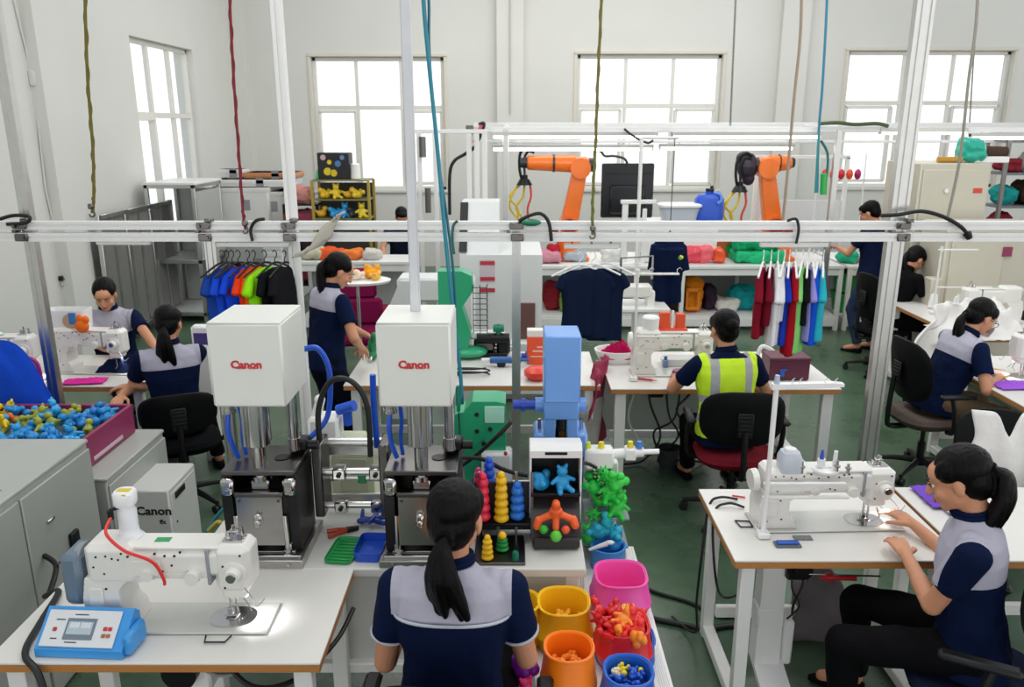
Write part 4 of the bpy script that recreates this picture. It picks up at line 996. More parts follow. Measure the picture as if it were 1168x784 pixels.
cable('teal_cable', 'teal cable running up behind the left foreground machine beside the press', [ay(x, y, 3.25) for x, y in ((232, 612), (240, 600), (250, 586), (262, 574), (272, 566))], .008, plast('teal_hose', '1f7f93', .35))
cable('yellow_cable', 'yellow cord bundle beside the foot of the left press', [ay(x, y, 3.2) for x, y in ((238, 606), (248, 596), (256, 598), (262, 588), (258, 600), (268, 592))], .010, plast('cord_yellow', 'b8a83a'))
# ------------------------------------------------------------------ workbench with presses
BZ = .755
t = thing('workbench', 'long white workbench carrying the two presses and the blue machine', 'workbench', (-.49, 3.12, 0))
BW = .28 - (-1.26)
obj('worktop', MB().box((0, 0, BZ - .02), (BW, .80, .04), .006), M('bench_white', 'd2d2cc', .35, var=.03), t)
obj('front_panel', MB().box((0, -.355, .50), (BW - .02, .02, .42), .005), M('bench_panel', 'c9c9c4', .4, var=.03), t)
obj('lower_rail', MB().box((0, -.37, .30), (BW - .02, .05, .045), .005), WHITE, t)
for i in (-1, 1):
    for j in (-1, 1): obj('leg', MB().box((i * (BW / 2 - .05), j * .34, .36), (.06, .06, .72), .005), WHITE, t)
obj('side_panel', MB().box((BW / 2 - .015, 0, .54), (.03, .70, .36), .004), M('bench_panel', 'c9c9c4', .4), t)
HOUS = M('press_housing_white', 'dcddd6', .38, var=.03, bump=.04, bscale=120)
def serif_word(m, origin, h):
    """bold slab-like red word built from the built-in font with added serifs"""
    x0, y, z = origin; m.text('Canon', h * 1.32, (x0, y, z), (1, 0, 0), (0, 0, 1), .0012, h * .055, 1.06)
    for dx in (.455, .76, 1.26, 1.56): m.box((x0 + (dx - .98) * h * 1.75, y - .0006, z - h * .47), (h * .34, .002, h * .07))
    m.prism([(x0 - h * 1.03, z + h * .42), (x0 - h * .93, z + h * .42), (x0 - h * .93, z + h * .10), (x0 - h * 1.0, z + h * .16)], y - .0012, y + .0005, 'y')
    return m
def press(label, X, hx):
    t = thing('press_machine', label, 'press machine', (X, 2.89, BZ), 0, 'presses on the workbench')
    b = MB().box((0, 0, .016), (.33, .34, .032), .004); b = obj('base_plate', b, M('base_steel', 'b4b2ae', .28, .95, var=.1), t)
    m = MB().box((0, .02, .036), (.24, .26, .008), .002).box((0, -.14, .036), (.30, .02, .012), .003).box((-.10, 0, .055), (.02, .24, .04), .003).box((.10, 0, .055), (.02, .24, .04), .003); obj('tray', m, STEEL, b)
    obj('bolt', MB().cyl((.11, -.171, .016), (.11, -.176, .016), .008, k=10), STEEL, b); obj('bolt', MB().cyl((-.11, -.171, .016), (-.11, -.176, .016), .008, k=10), STEEL, b)
    for q in (-1, 1):
        s_ = obj('side_bracket', MB().prism([(-.10, .04), (.12, .04), (.13, .36), (-.09, .36), (-.11, .30)], q * .125 - .02, q * .125 + .02, 'x'), BLACKM, t)
        obj('knuckle', MB().box((q * .118, -.11, .315), (.05, .035, .075), .012), STEEL, s_)
        obj('bolt', MB().cyl((q * .118, -.130, .305), (q * .118, -.137, .305), .009, k=10), STEEL, s_); obj('leg_rod', MB().cyl((q * .095, -.115, .03), (q * .095, -.115, .20), .011), STEEL, s_)
        obj('foot_nut', MB().cyl((q * .095, -.115, .03), (q * .095, -.115, .055), .017, k=8), STEEL, s_)
    obj('back_plate', MB().box((0, .10, .20), (.22, .02, .32), .004), STEELD, t)
    tp = MB().box((0, .02, .37), (.28, .26, .02), .004); tp.mi = 0; tp = obj('top_plate', tp, STEELD, t)
    obj('top_hole', MB().cyl((.06, .02, .381), (.06, .02, .383), .03, k=20), BLACKM, tp)
    f = MB(); f.prism([(-.125, .075), (-.11, .075), (-.105, .275), (-.12, .28)], -.088, .088, 'x'); f = obj('front_plate', f, M('brushed_plate', 'a9a6a2', .22, 1, var=.1, scale=3), t)
    obj('plate_handle', MB().box((-.005, -.135, .19), (.03, .03, .05), .008).box((-.005, -.15, .175), (.022, .012, .03), .005), STEEL, f)
    obj('top_cap', MB().box((0, -.10, .285), (.19, .05, .022), .006), STEELD, f)
    for q in (-1, 1): obj('bolt', MB().cyl((q * .075, -.118, .262), (q * .075, -.124, .262), .006, k=8), STEELD, f)
    obj('clevis', MB().box((0, -.07, .315), (.075, .05, .045), .008).cyl((0, -.07, .33), (0, -.07, .35), .035, k=20), STEEL, t)
    obj('piston_rod', MB().cyl((0, -.07, .34), (0, -.07, .49), .026, k=24), STEEL, t)
    c = MB().cyl((0, -.07, .475), (0, -.07, .66), .048, k=28, b=.004); c = obj('cylinder', c, STEEL, t)
    for q in range(4): a = PI / 4 + q * PI / 2; obj('tie_rod', MB().cyl((.05 * math.cos(a), -.07 + .05 * math.sin(a), .48), (.05 * math.cos(a), -.07 + .05 * math.sin(a), .66), .008, k=10), STEEL, c)
    obj('rear_cylinder', MB().cyl((.10, .06, .44), (.10, .06, .66), .022).cyl((.10, .06, .40), (.10, .06, .45), .026), STEEL, t)
    obj('side_cylinder', MB().cyl((-.12, -.02, .60), (-.12, -.02, .66), .024).cyl((-.12, -.02, .585), (-.12, -.02, .60), .027), STEEL, t)
    bh = plast('blue_hose', '1d54c9', .3)
    obj('hose', MB().tube([(-.12, -.02, .59), (-.125, -.03, .52), (-.118, -.02, .45), (-.105, 0, .39)], .010, 8, smooth=4), bh, t)
    obj('hose', MB().tube([(-.085, 0, .62), (-.082, .01, .54), (-.09, .02, .46), (-.085, .03, .39)], .008, 8, smooth=4), bh, t)
    obj('valve_block', MB().box((.11, .10, .41), (.08, .07, .05), .01).cyl((.15, .08, .41), (.19, .08, .41), .018), BLACKM, t)
    H = MB().box((hx, -.0, .81), (.268, .30, .315), .008); H = obj('housing', H, HOUS, t)
    obj('top_lid', MB().box((hx, 0, .969), (.262, .294, .006), .002), HOUS, H)
    obj('lettering', serif_word(MB(), (hx + .0, -.1508, .815), .030), M('red_print', 'c3242a', .4, var=0), H)
    return t
p1 = ay(300, 590, 2.80).x; p2 = ay(482, 590, 2.80).x
hx1 = ay(280.5, 412, 2.74).x - p1; hx2 = ay(472, 412, 2.74).x - p2
press('left press with white box head and red lettering, nearer the cabinets', p1, hx1)
press('right press with white box head and red lettering, behind the woman in front', p2, hx2)
t = thing('equipment_tube', 'small white clip tag hanging on the teal hose', 'tag', (0, 0, 0)) if False else None
# linear rail unit between the presses
t = thing('rail_unit', 'steel rail unit of parallel rods joining the two presses', 'rail unit', ((p1 + p2) / 2, 3.02, BZ)); hw = (p2 - p1) / 2 - .155
for y, z, r, nm in ((.10, .36, .020, 'rod'), (0, .27, .017, 'rod'), (.10, .20, .020, 'rod'), (0, .12, .016, 'rod')): obj(nm, MB().cyl((-hw, y, z), (hw, y, z), r, k=20), STEEL if y == 0 else ALU, t)
for x in (-.05, .10):
    for z in (.27, .12):
        c = obj('carriage', MB().box((x, -.005, z), (.055, .06, .05), .006), STEEL, t); obj('bolt', MB().cyl((x, -.035, z), (x, -.045, z), .01, k=8), BLACKM, c)
for x in (-hw + .02, hw - .02): obj('end_block', MB().box((x, .03, .24), (.04, .14, .32), .006), STEELD, t)
obj('green_block', MB().box((.02, .10, .20), (.04, .045, .05), .006), plast('green_part', '178a4a'), t)
for z in (.30, .07): obj('guide_plate', MB().box((0, .16, z), (2 * hw, .02, .05), .004), ALU, t)
cable('black_cable', 'thick black cable arching up between the two presses', [(-.80, 3.05, 1.10), (-.80, 3.06, 1.28), (-.745, 3.07, 1.40), (-.66, 3.07, 1.40), (-.60, 3.06, 1.30), (-.595, 3.05, 1.08)], .012)
cable('blue_hose', 'blue air hose standing left of the right press', [(-.575, 3.10, 1.10), (-.58, 3.10, 1.30), (-.578, 3.1, 1.42)], .013, plast('blue_hose', '1d54c9', .3))
cable('blue_hose', 'blue air hose curling right of the left press head', [(-.87, 3.15, 1.12), (-.80, 3.2, 1.2), (-.78, 3.2, 1.40), (-.82, 3.2, 1.50), (-.88, 3.2, 1.5)], .012, plast('blue_hose', '1d54c9', .3))
# pale machines behind, between the presses
def boxy(name, label, cat, c, d, mat, b=.01, group=None, parts=()):
    """c = centre of the base"""
    t = thing(name, label, cat, c, 0, group); obj('body', MB().box((0, 0, d[2] / 2), d, b), mat, t)
    for (n, cc, dd, mm) in parts: obj(n, MB().box(cc, dd, .004), mm, t)
    return t
PALE = M('pale_green_enamel', 'b9bfa2', .4)
t = thing('small_motor_unit', 'pale green housing behind the rods between the presses', 'machine', (-.66, 3.37, BZ))
obj('housing', MB().prism([(-.16, 0), (.03, 0), (.03, .22), (-.03, .28), (-.14, .28), (-.16, .20)], -.08, .08, 'y'), PALE, t); obj('cover_plate', MB().box((-.06, -.083, .13), (.12, .006, .16), .002), M('pale_cover', 'a7ab94', .4), t)
t = thing('valve_unit', 'white valve block with blue fittings behind the left press', 'valve', (-.86, 3.40, BZ))
obj('block', MB().box((0, 0, .19), (.14, .12, .38), .015), WHITE, t); bh = plast('blue_hose', '1d54c9', .3)
obj('fitting', MB().cyl((.06, 0, .40), (.14, -.02, .43), .025).cyl((.10, 0, .33), (.10, -.0, .42), .02), bh, t); obj('fitting', MB().cyl((-.04, 0, .38), (-.02, 0, .44), .022).ell((-.02, 0, .45), .025), WPLAST, t)
# trays and tools on the bench
def tray(label, c, w_, d_, h, color, rz=0, ribs=False):
    t = thing('plastic_tray', label, 'tray', c, rz); mt = plast('tray_' + color, color)
    obj('shell', MB().lathe([(.001, 0), (.47, 0), (.5, h), (.485, h), (.455, .006), (.001, .006)], k=40, sq=7, ax=w_, ay_=d_), mt, t)
    if ribs:
        for i in range(7): obj('rib', MB().box((0, (-.36 + i * .12) * d_, .008), (w_ * .78, d_ * .04, .006), .002), mt, t)
    return t
g = az(393, 630, BZ); tray('green ribbed plastic tray on the workbench between the presses', (g.x, g.y, BZ + .001), .115, .20, .014, '1f9448', R(-6), True)
g = az(424, 630, BZ); tray('deep blue plastic tray right of the green one', (g.x, g.y, BZ + .001), .115, .17, .04, '1d4fc0', R(-3))
g = az(425, 602, BZ); o = obj('folding_clip_tool', blob_mesh([((-.06, 0, .02), (.05, .02, .03), .012, .012), ((-.05, .03, .02), (.05, -.02, .02), .010, .012), ((-.01, -.03, .03), (.01, .04, .035), .01, .01), ((-.05, .0, .015), (-.05, .04, .05), .01, .008), ((.04, .02, .03), (.05, .05, .06), .012, .01)], .003), plast('tool_blue', '1c3fa0'), None, (g.x, g.y + .02, BZ)); setmats(o.data, plast('tool_blue', '1c3fa0')); tag(o, 'blue plastic clamp tool behind the deep blue tray', 'tool')
g = az(393, 608, BZ); t = thing('pliers', 'orange and black pliers lying behind the green tray', 'pliers', (g.x, g.y, BZ), R(20))
obj('handle', MB().tube([(-.07, .02, .01), (-.02, .012, .012), (.02, 0, .012)], .009, 8, smooth=3), plast('orange_grip', 'b8431c'), t); obj('handle', MB().tube([(-.07, -.03, .01), (-.02, -.012, .012), (.02, 0, .012)], .009, 8, smooth=3), plast('orange_grip', 'b8431c'), t); obj('jaws', MB().prism([(.01, -.014), (.06, -.004), (.06, .004), (.01, .014)], .004, .02, 'z'), BLACKM, t)
# ---- stacked toy towers on a black rack
t = thing('toy_rack', 'dark metal rack holding the coloured ring towers on the workbench', 'rack', (.0, 2.95, BZ))
a = ay(563, 600, 2.9)
obj('base', MB().box((-.055, -.10, .006), (.20, .22, .012), .003), STEELD, t)
obj('back_panel', MB().box((-.03, .06, .12), (.26, .012, .22), .004), M('rack_panel', '2c3038', .5), t)
for x in (-.14, -.065, .01, .075): obj('peg', MB().cyl((x, -.0, .0), (x, -.0, .30), .006), STEEL, t)
obj('front_shelf', MB().box((-.02, -.0, .085), (.24, .09, .012), .003), BLACKM, t)
for x in (-.135, .095): obj('shelf_strut', MB().box((x, -.02, .045), (.012, .03, .08), .002), BLACKM, t)
def ring_tower(label, c, h, r, color, n=5, top=True, sq=2, group='ring towers on the dark rack', name='ring_tower'):
    pr = [(.001, 0)]; 
    for i in range(n):
        z0 = h * i / n; z1 = h * (i + 1) / n; rr = r * (1 - .3 * i / n)
        pr += [(rr * .72, z0 + .001), (rr, z0 + (z1 - z0) * .3), (rr, z0 + (z1 - z0) * .6), (rr * .78, z1 - .001)]
    pr += [(r * .35, h), (.001, h + .004)]
    o = obj(name, MB().lathe(pr, k=24, sq=sq).ell((0, 0, h + r * .25), (r * .55, r * .55, r * .6), 14) if top else MB().lathe(pr, k=24), plast('tower_' + color, color, .3), None, c, sharp=60)
    return tag(o, label, 'toy', group)
def pos(px, py, Y): p = ay(px, py, Y); return p
towers = [(551, 600, 2.94, .175, .026, 'e83050', 'pink-red ring tower at the left of the rack', 5), (546, 552, 3.06, .05, .018, 'f02f86', 'hot pink small tower behind the pink-red one', 2), (572, 600, 2.93, .185, .025, 'f0bd12', 'tall yellow ring tower in the middle of the rack', 6), (590, 592, 2.95, .135, .026, '1f6fd0', 'blue ring tower right of the tall yellow one', 4), (558, 560, 3.04, .10, .022, '2358d8', 'deep blue tower behind the pink-red one', 3)]
for (px, py, Y, h, r, c, l, n) in towers:
    p = ay(px, py, Y); ring_tower(l, (p.x, Y - .0, BZ + .092 if Y < 3 else BZ + .20), h * 1.05, r * 1.22, c, n)
o = obj('rear_block', MB().box((-.125, 3.065, BZ + .1), (.12, .08, .2), .006), STEELD); tag(o, 'dark block behind the rack carrying the pink and deep blue towers', 'block')
p = az(556, 640, BZ + .01); ring_tower('short yellow tower standing at the front of the rack', (p.x, p.y + .01, BZ + .013), .085, .024, 'f0bd12', 4)
p = az(573, 630, BZ + .01); ring_tower('short green tower right of the short yellow one', (p.x, p.y + .01, BZ + .013), .055, .026, '1f9440', 3, False)
p = az(573, 618, BZ + .06); o = toy('ball', 'toy_ball', 'yellow ball on the short green tower', 'ball', (p.x, p.y, BZ + .07), 'f0bd12', s=.95)
o = obj('battery_cell', MB().cyl((0, 0, 0), (0, 0, .04), .013).cyl((0, 0, .04), (0, 0, .046), .010), plast('battery_green', '157a5a'), None, tuple(az(588, 643, BZ) + V((0, .01, 0)))); tag(o, 'small green cylinder standing on the workbench', 'cylinder')
# ---- black display stand with toys
def PS(px, py, Y): return ay(px, py, Y)
SX = ay(633, 580, 2.98).x
t = thing('display_machine', 'black-panelled machine with white cap holding orange and blue toys', 'machine', (SX, 3.02, BZ))
obj('rear_panel', MB().box((0, .04, .24), (.20, .03, .28), .004), BLACKP, t)
obj('cap', MB().prism([(-.07, .36), (.06, .36), (.06, .395), (-.045, .415), (-.07, .39)], -.105, .105, 'x'), WPLAST, t)
obj('cap_slot', MB().box((0, -.071, .38), (.09, .006, .012), .002), BLACKP, t)
obj('panel_screws', MB().box((-.08, .02, .34), (.014, .006, .008)), WPLAST, t)
for q in (-1, 1): obj('side_frame', MB().box((q * .102, .0, .22), (.008, .12, .32), .002), WHITE, t)
obj('shelf', MB().box((0, -.03, .205), (.20, .12, .014), .003), BLACKP, t)
obj('lower_panel', MB().prism([(-.16, .045), (-.13, .03), (.02, .19), (.02, .215), (-.02, .20)], -.10, .10, 'x'), M('dark_tilted_panel', '2a2527', .4), t)
obj('front_lip', MB().box((0, -.15, .03), (.19, .04, .05), .008), M('dark_tilted_panel', '2a2527', .4), t)
obj('leg', MB().cyl((.0, -.10, 0), (.0, -.10, .06), .014), STEEL, t); obj('leg', MB().cyl((-.0, .05, 0), (-.0, .05, .12), .03), STEELD, t)
obj('knob', MB().cyl((.06, -.09, 0), (.06, -.09, .055), .018), BLACKM, t)
for i, (px, s_, nm) in enumerate(((617, 1.0, 'lump'), (641, 1.05, 'bear'))):
    p = ay(px, 560, 2.96); toy(nm, 'toy_figure', ('lumpy sky blue toy on the black shelf at left', 'sky blue toy with raised head on the black shelf, right of the lumpy one')[i], 'toy', (p.x, 2.965, BZ + .213), '1f93cc', s=s_ * 1.45, seed=i, rot=(0, 0, .4))
o = obj('toy_drill', blob_mesh([((0, 0, .03), (.024, .02, .026)), ((0, 0, .06), (.014, .013, .018)), ((0, 0, .03), (-.055, -.01, .005), .012, .012), ((0, 0, .03), (.055, -.01, .008), .012, .012), ((-.055, -.01, .005), (-.06, -.02, -.012), .014, .014), ((.055, -.01, .008), (.062, -.02, -.008), .015, .014), ((0, -.01, .02), (0, -.03, -.01), .012, .012), ((0, 0, .035), (0, .01, .06), .018, .014)], .003), plast('toy_orange', 'f0642a'), None, (ay(634, 590, 2.87).x, 2.885, BZ + .125)); setmats(o.data, plast('toy_orange', 'f0642a')); o.scale = (1.25,) * 3; o.rotation_euler.x = .35
tag(o, 'orange toy with two arms on the black tilted panel', 'toy')
for (px, py, Y, s_, c, l) in ((620, 603, 2.86, .75, '2fae30', 'green ball under the left arm of the orange toy'), (634, 612, 2.84, .95, '5ac83a', 'light green ball at the front of the black panel'), (645, 603, 2.85, .7, 'e8582c', 'orange ball under the right arm of the orange toy')):
    p = ay(px, py, Y); toy('ball', 'toy_ball', l, 'ball', (p.x, Y - .01, p.z - .018), c, s=s_ * 1.4)
# ---- big blue machine
BLM = M('blue_enamel', '6c9ee0', .32, var=.03, coat=.2); BLD = plast('deep_blue_part', '1f46b0', .3)
bc = ay(641, 420, 3.30); t = thing('blue_machine', 'light blue column machine standing behind the black display', 'machine', (bc.x, 3.40, BZ))
zt = ay(641, 385, 3.24).z - BZ; zb = ay(641, 461, 3.24).z - BZ
w1 = ay(662, 420, 3.24).x - ay(620, 420, 3.24).x
obj('column_housing', MB().box((0, -.05, (zt + zb) / 2), (w1, .20, zt - zb), .006), BLM, t)
obj('yoke', MB().box((0, -.03, zb - .045), (w1 * .98, .18, .09), .006), BLM, t)
for q in (-1, 1):
    obj('yoke_leg', MB().box((q * w1 * .32, -.03, zb - .16), (w1 * .33, .16, .18), .006), BLM, t)
    f_ = obj('foot_flange', MB().box((q * w1 * .55, -.02, zb - .22), (w1 * .42, .18, .12), .012), BLM, t); obj('bolt', MB().cyl((q * w1 * .55, -.111, zb - .21), (q * w1 * .55, -.12, zb - .21), .010, k=8), STEEL, f_); obj('stud', MB().cyl((q * w1 * .6, -.05, zb - .16), (q * w1 * .6, -.05, zb - .11), .008, k=8), STEEL, f_)
    obj('side_boss', MB().cyl((q * w1 * .48, -.03, zb - .05), (q * w1 * .72, -.03, zb - .05), .034, k=20), BLM, t)
obj('lower_body', MB().box((0, .0, (zb - .27) / 2), (w1 * 1.35, .20, max(.05, zb - .27)), .01), BLM, t)
obj('inner_shaft', MB().cyl((0, -.08, zb - .26), (.012, -.06, zb - .10), .03, k=18), BLACKM, t); obj('brass_bolt', MB().cyl((.005, -.115, zb - .16), (.005, -.08, zb - .16), .016, k=12), M('brass', 'c9a24a', .25, 1), t)
obj('motor_arm', MB().cyl((-w1 * .7, -.03, zb - .05), (-w1 * 1.35, -.03, zb - .05), .022, k=18).cyl((-w1 * 1.0, -.03, zb - .05), (-w1 * 1.12, -.03, zb - .05), .03, k=18), BLD, t)
# ---- green machine with white side
GRM = plast('machine_green', '27a070', .32)
gp = ay(552, 480, 3.42); t = thing('green_machine', 'bright green machine body with round shoulder on the workbench', 'machine', (gp.x, 3.45, BZ))
z0 = 0; z1 = ay(552, 456, 3.4).z - BZ; z2 = ay(552, 518, 3.4).z - BZ
m = MB().prism([(-.09, 0), (.10, 0), (.10, z1 - .01), (.06, z1), (-.05, z1), (-.09, z1 - .05)], -.08, .08, 'y'); m.cyl((-.08, -.085, (z1 + z2) / 2), (-.08, .07, (z1 + z2) / 2), .085, k=28)
obj('body', m, GRM, t); obj('pale_plate', MB().box((.05, -.083, z1 - .06), (.09, .006, .08), .002), M('pale_mint', 'a8e0c8', .4), t)
for x, z in ((-.03, z1 - .06), (.03, z1 - .13), (-.03, z1 - .14), (.0, z1 - .20), (.08, z1 - .15)): obj('bolt', MB().cyl((x, -.082, z), (x, -.09, z), .010, k=8), STEELD, t)
obj('white_base', MB().box((.06, -.07, z2 - .05), (.14, .10, .16), .012), WPLAST, t); obj('red_marker', MB().cyl((.10, -.11, z2 - .03), (.10, -.11, z2 + .035), .008), plast('red_marker', 'c02a2a'), t)
obj('side_disc', MB().cyl((-.17, -.06, z2 + .06), (-.14, -.06, z2 + .06), .06, k=24), M('pale_mint2', '8fb8a8', .35, .3), t)
cable('black_cable', 'black cable running in front of the green machine to the display machine', [ay(527, 531, 3.25), ay(545, 518, 3.25), ay(565, 500, 3.2), ay(583, 482, 3.2)], .010)
cable('black_cable', 'black cable sagging from the green machine behind the centre post to the display', [ay(527, 522, 3.2), ay(550, 524, 3.2), ay(575, 536, 3.15), ay(602, 543, 3.12)], .010)
o = obj('blue_bracket', MB().prism([(-.05, 0), (.06, 0), (.07, .09), (.02, .14), (-.04, .12)], -.03, .03, 'y'), plast('bracket_blue', '2c66b0'), None, (ay(538, 528, 3.2).x, 3.2, BZ)); tag(o, 'blue metal bracket left of the ring towers', 'bracket')
o = obj('hand_drill', blob_mesh([((-.05, 0, .05), (.05, 0, .06), .028, .024), ((0, 0, .05), (0, 0, 0.02), .02, .02), ((.05, 0, .06), (.09, 0, .062), .012, .01)], .004), BLACKP, None, (ay(577, 512, 3.3).x, 3.28, BZ + .0)); setmats(o.data, M('white_plastic')); tag(o, 'white plastic tool head beside the green machine', 'tool')
# ---- bottle brush tool with green toys
bp_ = ay(686, 520, 3.28); t = thing('nozzle_machine', 'white nozzle machine with a beaded brush over the green toys', 'machine', (bp_.x, 3.30, 0))
zz = bp_.z
obj('stand', MB().box((.06, .06, zz / 2 - .03), (.05, .05, zz - .06), .004), WHITE, t)
obj('head_block', MB().box((-.01, 0, zz - .015), (.13, .09, .09), .01), WPLAST, t)
obj('side_arm', MB().cyl((.05, 0, zz), (.19, 0, zz + .01), .022, k=16).box((.13, 0, zz + .005), (.05, .06, .055), .006).cyl((.19, 0, zz + .01), (.26, 0, zz + .012), .012), WPLAST, t)
for q, (dx, dz, c) in enumerate(((-.06, .045, 'c8d838'), (.0, .045, 'e0cf2a'), (.13, .05, 'd9c92a'), (.17, .05, '3a78c8'))): obj('knob', MB().cyl((dx, 0, zz + .03), (dx, 0, zz + .03 + dz * .6), .016, .012), plast('k' + c, c), t)
obj('beak', MB().cyl((0, -.02, zz - .24), (0, -.02, zz - .06), .004, .012), WPLAST, t)
m = MB(); 
for i in range(110):
    a = i * 2.4; z = zz - .05 - (i / 110) * .17; r = .045 * (1 - (i / 110) * .75); m.ell((math.cos(a) * r, -.02 + math.sin(a) * r, z), .0055, 6)
beads = obj('bead_brush', m, [M('bead_dark', '3a3a30', .4)], t); beads['kind'] = 'stuff'
m = MB()
for i in range(60):
    a = i * 2.9 + 1; z = zz - .05 - (i / 60) * .17; r = .048 * (1 - (i / 60) * .75); m.ell((math.cos(a) * r, -.02 + math.sin(a) * r, z), .005, 6)
beads = obj('pale_beads', m, [M('bead_pale', 'd8d8a0', .4)], t); beads['kind'] = 'stuff'
cable('black_cable', 'short black cable from the display machine to the beaded brush', [(SX + .09, 3.0, BZ + .22), (SX + .12, 3.1, BZ + .27), (bp_.x - .03, 3.22, zz - .03)], .008)
# side rack post carrying green toys
t = thing('side_stand', 'narrow white stand behind the green toys beside the workbench', 'stand', (.42, 3.42, 0))
obj('upright', MB().box((0, 0, .45), (.12, .05, .9), .006), WHITE, t); obj('base', MB().box((0, -.10, .02), (.26, .36, .04), .006), WHITE, t); obj('shelf', MB().box((0, -.10, .70), (.20, .20, .012), .003), GREYP, t); obj('lower_shelf', MB().box((0, -.10, .56), (.20, .20, .012), .003), GREYP, t)
GW = ['leftmost of the upper ones', 'topmost', 'left of the middle', 'right of the brush tip', 'lower right', 'rightmost, round', 'lowest at left', 'in the centre of the cluster', 'upper left corner']
GT = [(676, 560, 'lump', 1.1, '17b03a'), (690, 545, 'spiky', 1.3, '22c840'), (684, 575, 'duck', 1.3, '1fb83a'), (703, 556, 'lump', 1.3, '35d24a'), (700, 585, 'bear', 1.3, '28c03e'), (707, 574, 'ball', 1.5, '30d048'), (678, 590, 'spiky', 1.1, '1fa838'), (694, 566, 'bear', 1.2, '22c840'), (672, 545, 'ball', 1.1, '17a036')]
for i, (px, py, kd, s_, c) in enumerate(GT):
    p = ay(px, py, 3.22 + .03 * (i % 3)); toy(kd, 'toy_figure', 'bright green %s toy under the beaded brush, %s' % (SHAPE[kd], GW[i]), 'toy', (p.x, p.y, p.z - .02), c, (rnd.uniform(-.4, .4), rnd.uniform(-.4, .4), rnd.uniform(0, 6)), s_ * 1.35, 'green toys under the beaded brush', seed=1)
for i, (px, py, kd, s_, c) in enumerate([(680, 608, 'lump', 1.1, '1f9fb8'), (700, 612, 'lump', 1.1, '25a8c8'), (692, 600, 'duck', 1.0, '2ab0c0'), (673, 618, 'bear', 1.0, '22b048')]):
    p = ay(px, py, 3.18); toy(kd, 'toy_figure', ('teal lumpy toy under the green cluster, at left', 'teal lumpy toy under the green cluster, at right', 'teal duck-like toy just under the green cluster', 'green bear-like toy hanging lowest beside the workbench')[i], 'toy', (p.x, p.y, p.z - .02), c, (.2, .2, i), s_ * 1.4, None, seed=2)
# ------------------------------------------------------------------ low side table with bins
LZ = .52
t = thing('low_table', 'low white metal table carrying the coloured toy bins', 'table', (.315, 2.52, 0)); W_, D_ = .48, 1.56
obj('tabletop', MB().prism([(-W_ / 2, -D_ / 2), (W_ / 2, -D_ / 2), (W_ / 2, D_ / 2), (-.04, D_ / 2), (-.04, .15), (-W_ / 2, .15)], LZ - .024, LZ, 'z'), WHITE, t)
for i in range(5): obj('edge_groove', MB().box((W_ / 2 - .012 - i * .008, 0, LZ + .001), (.003, D_ - .01, .002)), ALU, t)
for i in (-1, 1):
    for j in (-1, 1): obj('leg', MB().box((i * (W_ / 2 - .03) if j < 0 or i > 0 else -.01, j * (D_ / 2 - .04), (LZ - .024) / 2), (.04, .04, LZ - .024), .003), WHITE, t)
def bp(px, py, z): p = az(px, py, z); return p
def B(label, px, py, h, r, color, name='toy_bin', z=LZ, **k):
    """px,py = centre of the rim"""
    p = az(px, py, z + h); return bin_(name, label, (p.x, p.y, z + .001), color, r, h, **k), p
b1, q1 = B('hot pink empty bin behind the red toy bin', 708, 655, .15, .115, 'f85ab4')
b2, q2 = B('yellow bin with a little stuff inside, right of the woman', 643, 686, .17, .108, 'fcc41a', sq=2.6)
b3, q3 = B('bright orange bin in front of the yellow bins', 649, 738, .20, .092, 'ff8418', sq=2.4)
b4, q4 = B('blue bin with blue and yellow pieces at the bottom edge', 717, 765, .16, .090, '1d63c8', sq=2.4)
b5, q5 = B('red bin heaped with red and yellow toys', 711, 716, .14, .100, 'e0262e')
b6, q6 = B('yellow bin half hidden behind the seated woman', 592, 686, .17, .085, 'f2c414', sq=2.6, z=LZ)
b7 = bin_('toy_bin', 'wide blue bin behind and under the red toy bin', (q5.x + .012, q5.y + .03, LZ), '1d5fc4', .118, .085, sq=2.6, mid=False)
b5.location.z += .02; b5.location.y += .0
# blue bowl on the side stand shelf
p = ay(694, 622, 3.14); bb = bin_('toy_bowl', 'light blue round bowl under the hanging green toys', (p.x, p.y, p.z - .11), '3590d8', .085, .11, sq=2.0, mid=False)
o = obj('bowl_stand', MB().cyl((0, 0, 0), (0, 0, p.z - .112), .02).cyl((0, 0, p.z - .125), (0, 0, p.z - .112), .07).cyl((0, 0, 0), (0, 0, .02), .09), GREYP, None, (p.x, p.y, 0)); tag(o, 'thin pedestal under the light blue bowl', 'stand')
toy('duck', 'toy_figure', 'blue toy lying in the light blue bowl', 'toy', (p.x + .02, p.y, p.z - .03), '3aa0e0', (.5, .3, 2), 1.4)
o = obj('white_scoop', MB().cyl((-.05, 0, .0), (.03, 0, .03), .006, .012).ell((.04, 0, .035), (.02, .012, .01)), WPLAST, None, (p.x - .04, p.y - .04, p.z)); tag(o, 'small white scoop leaning in the light blue bowl', 'scoop')
SEEN = set()
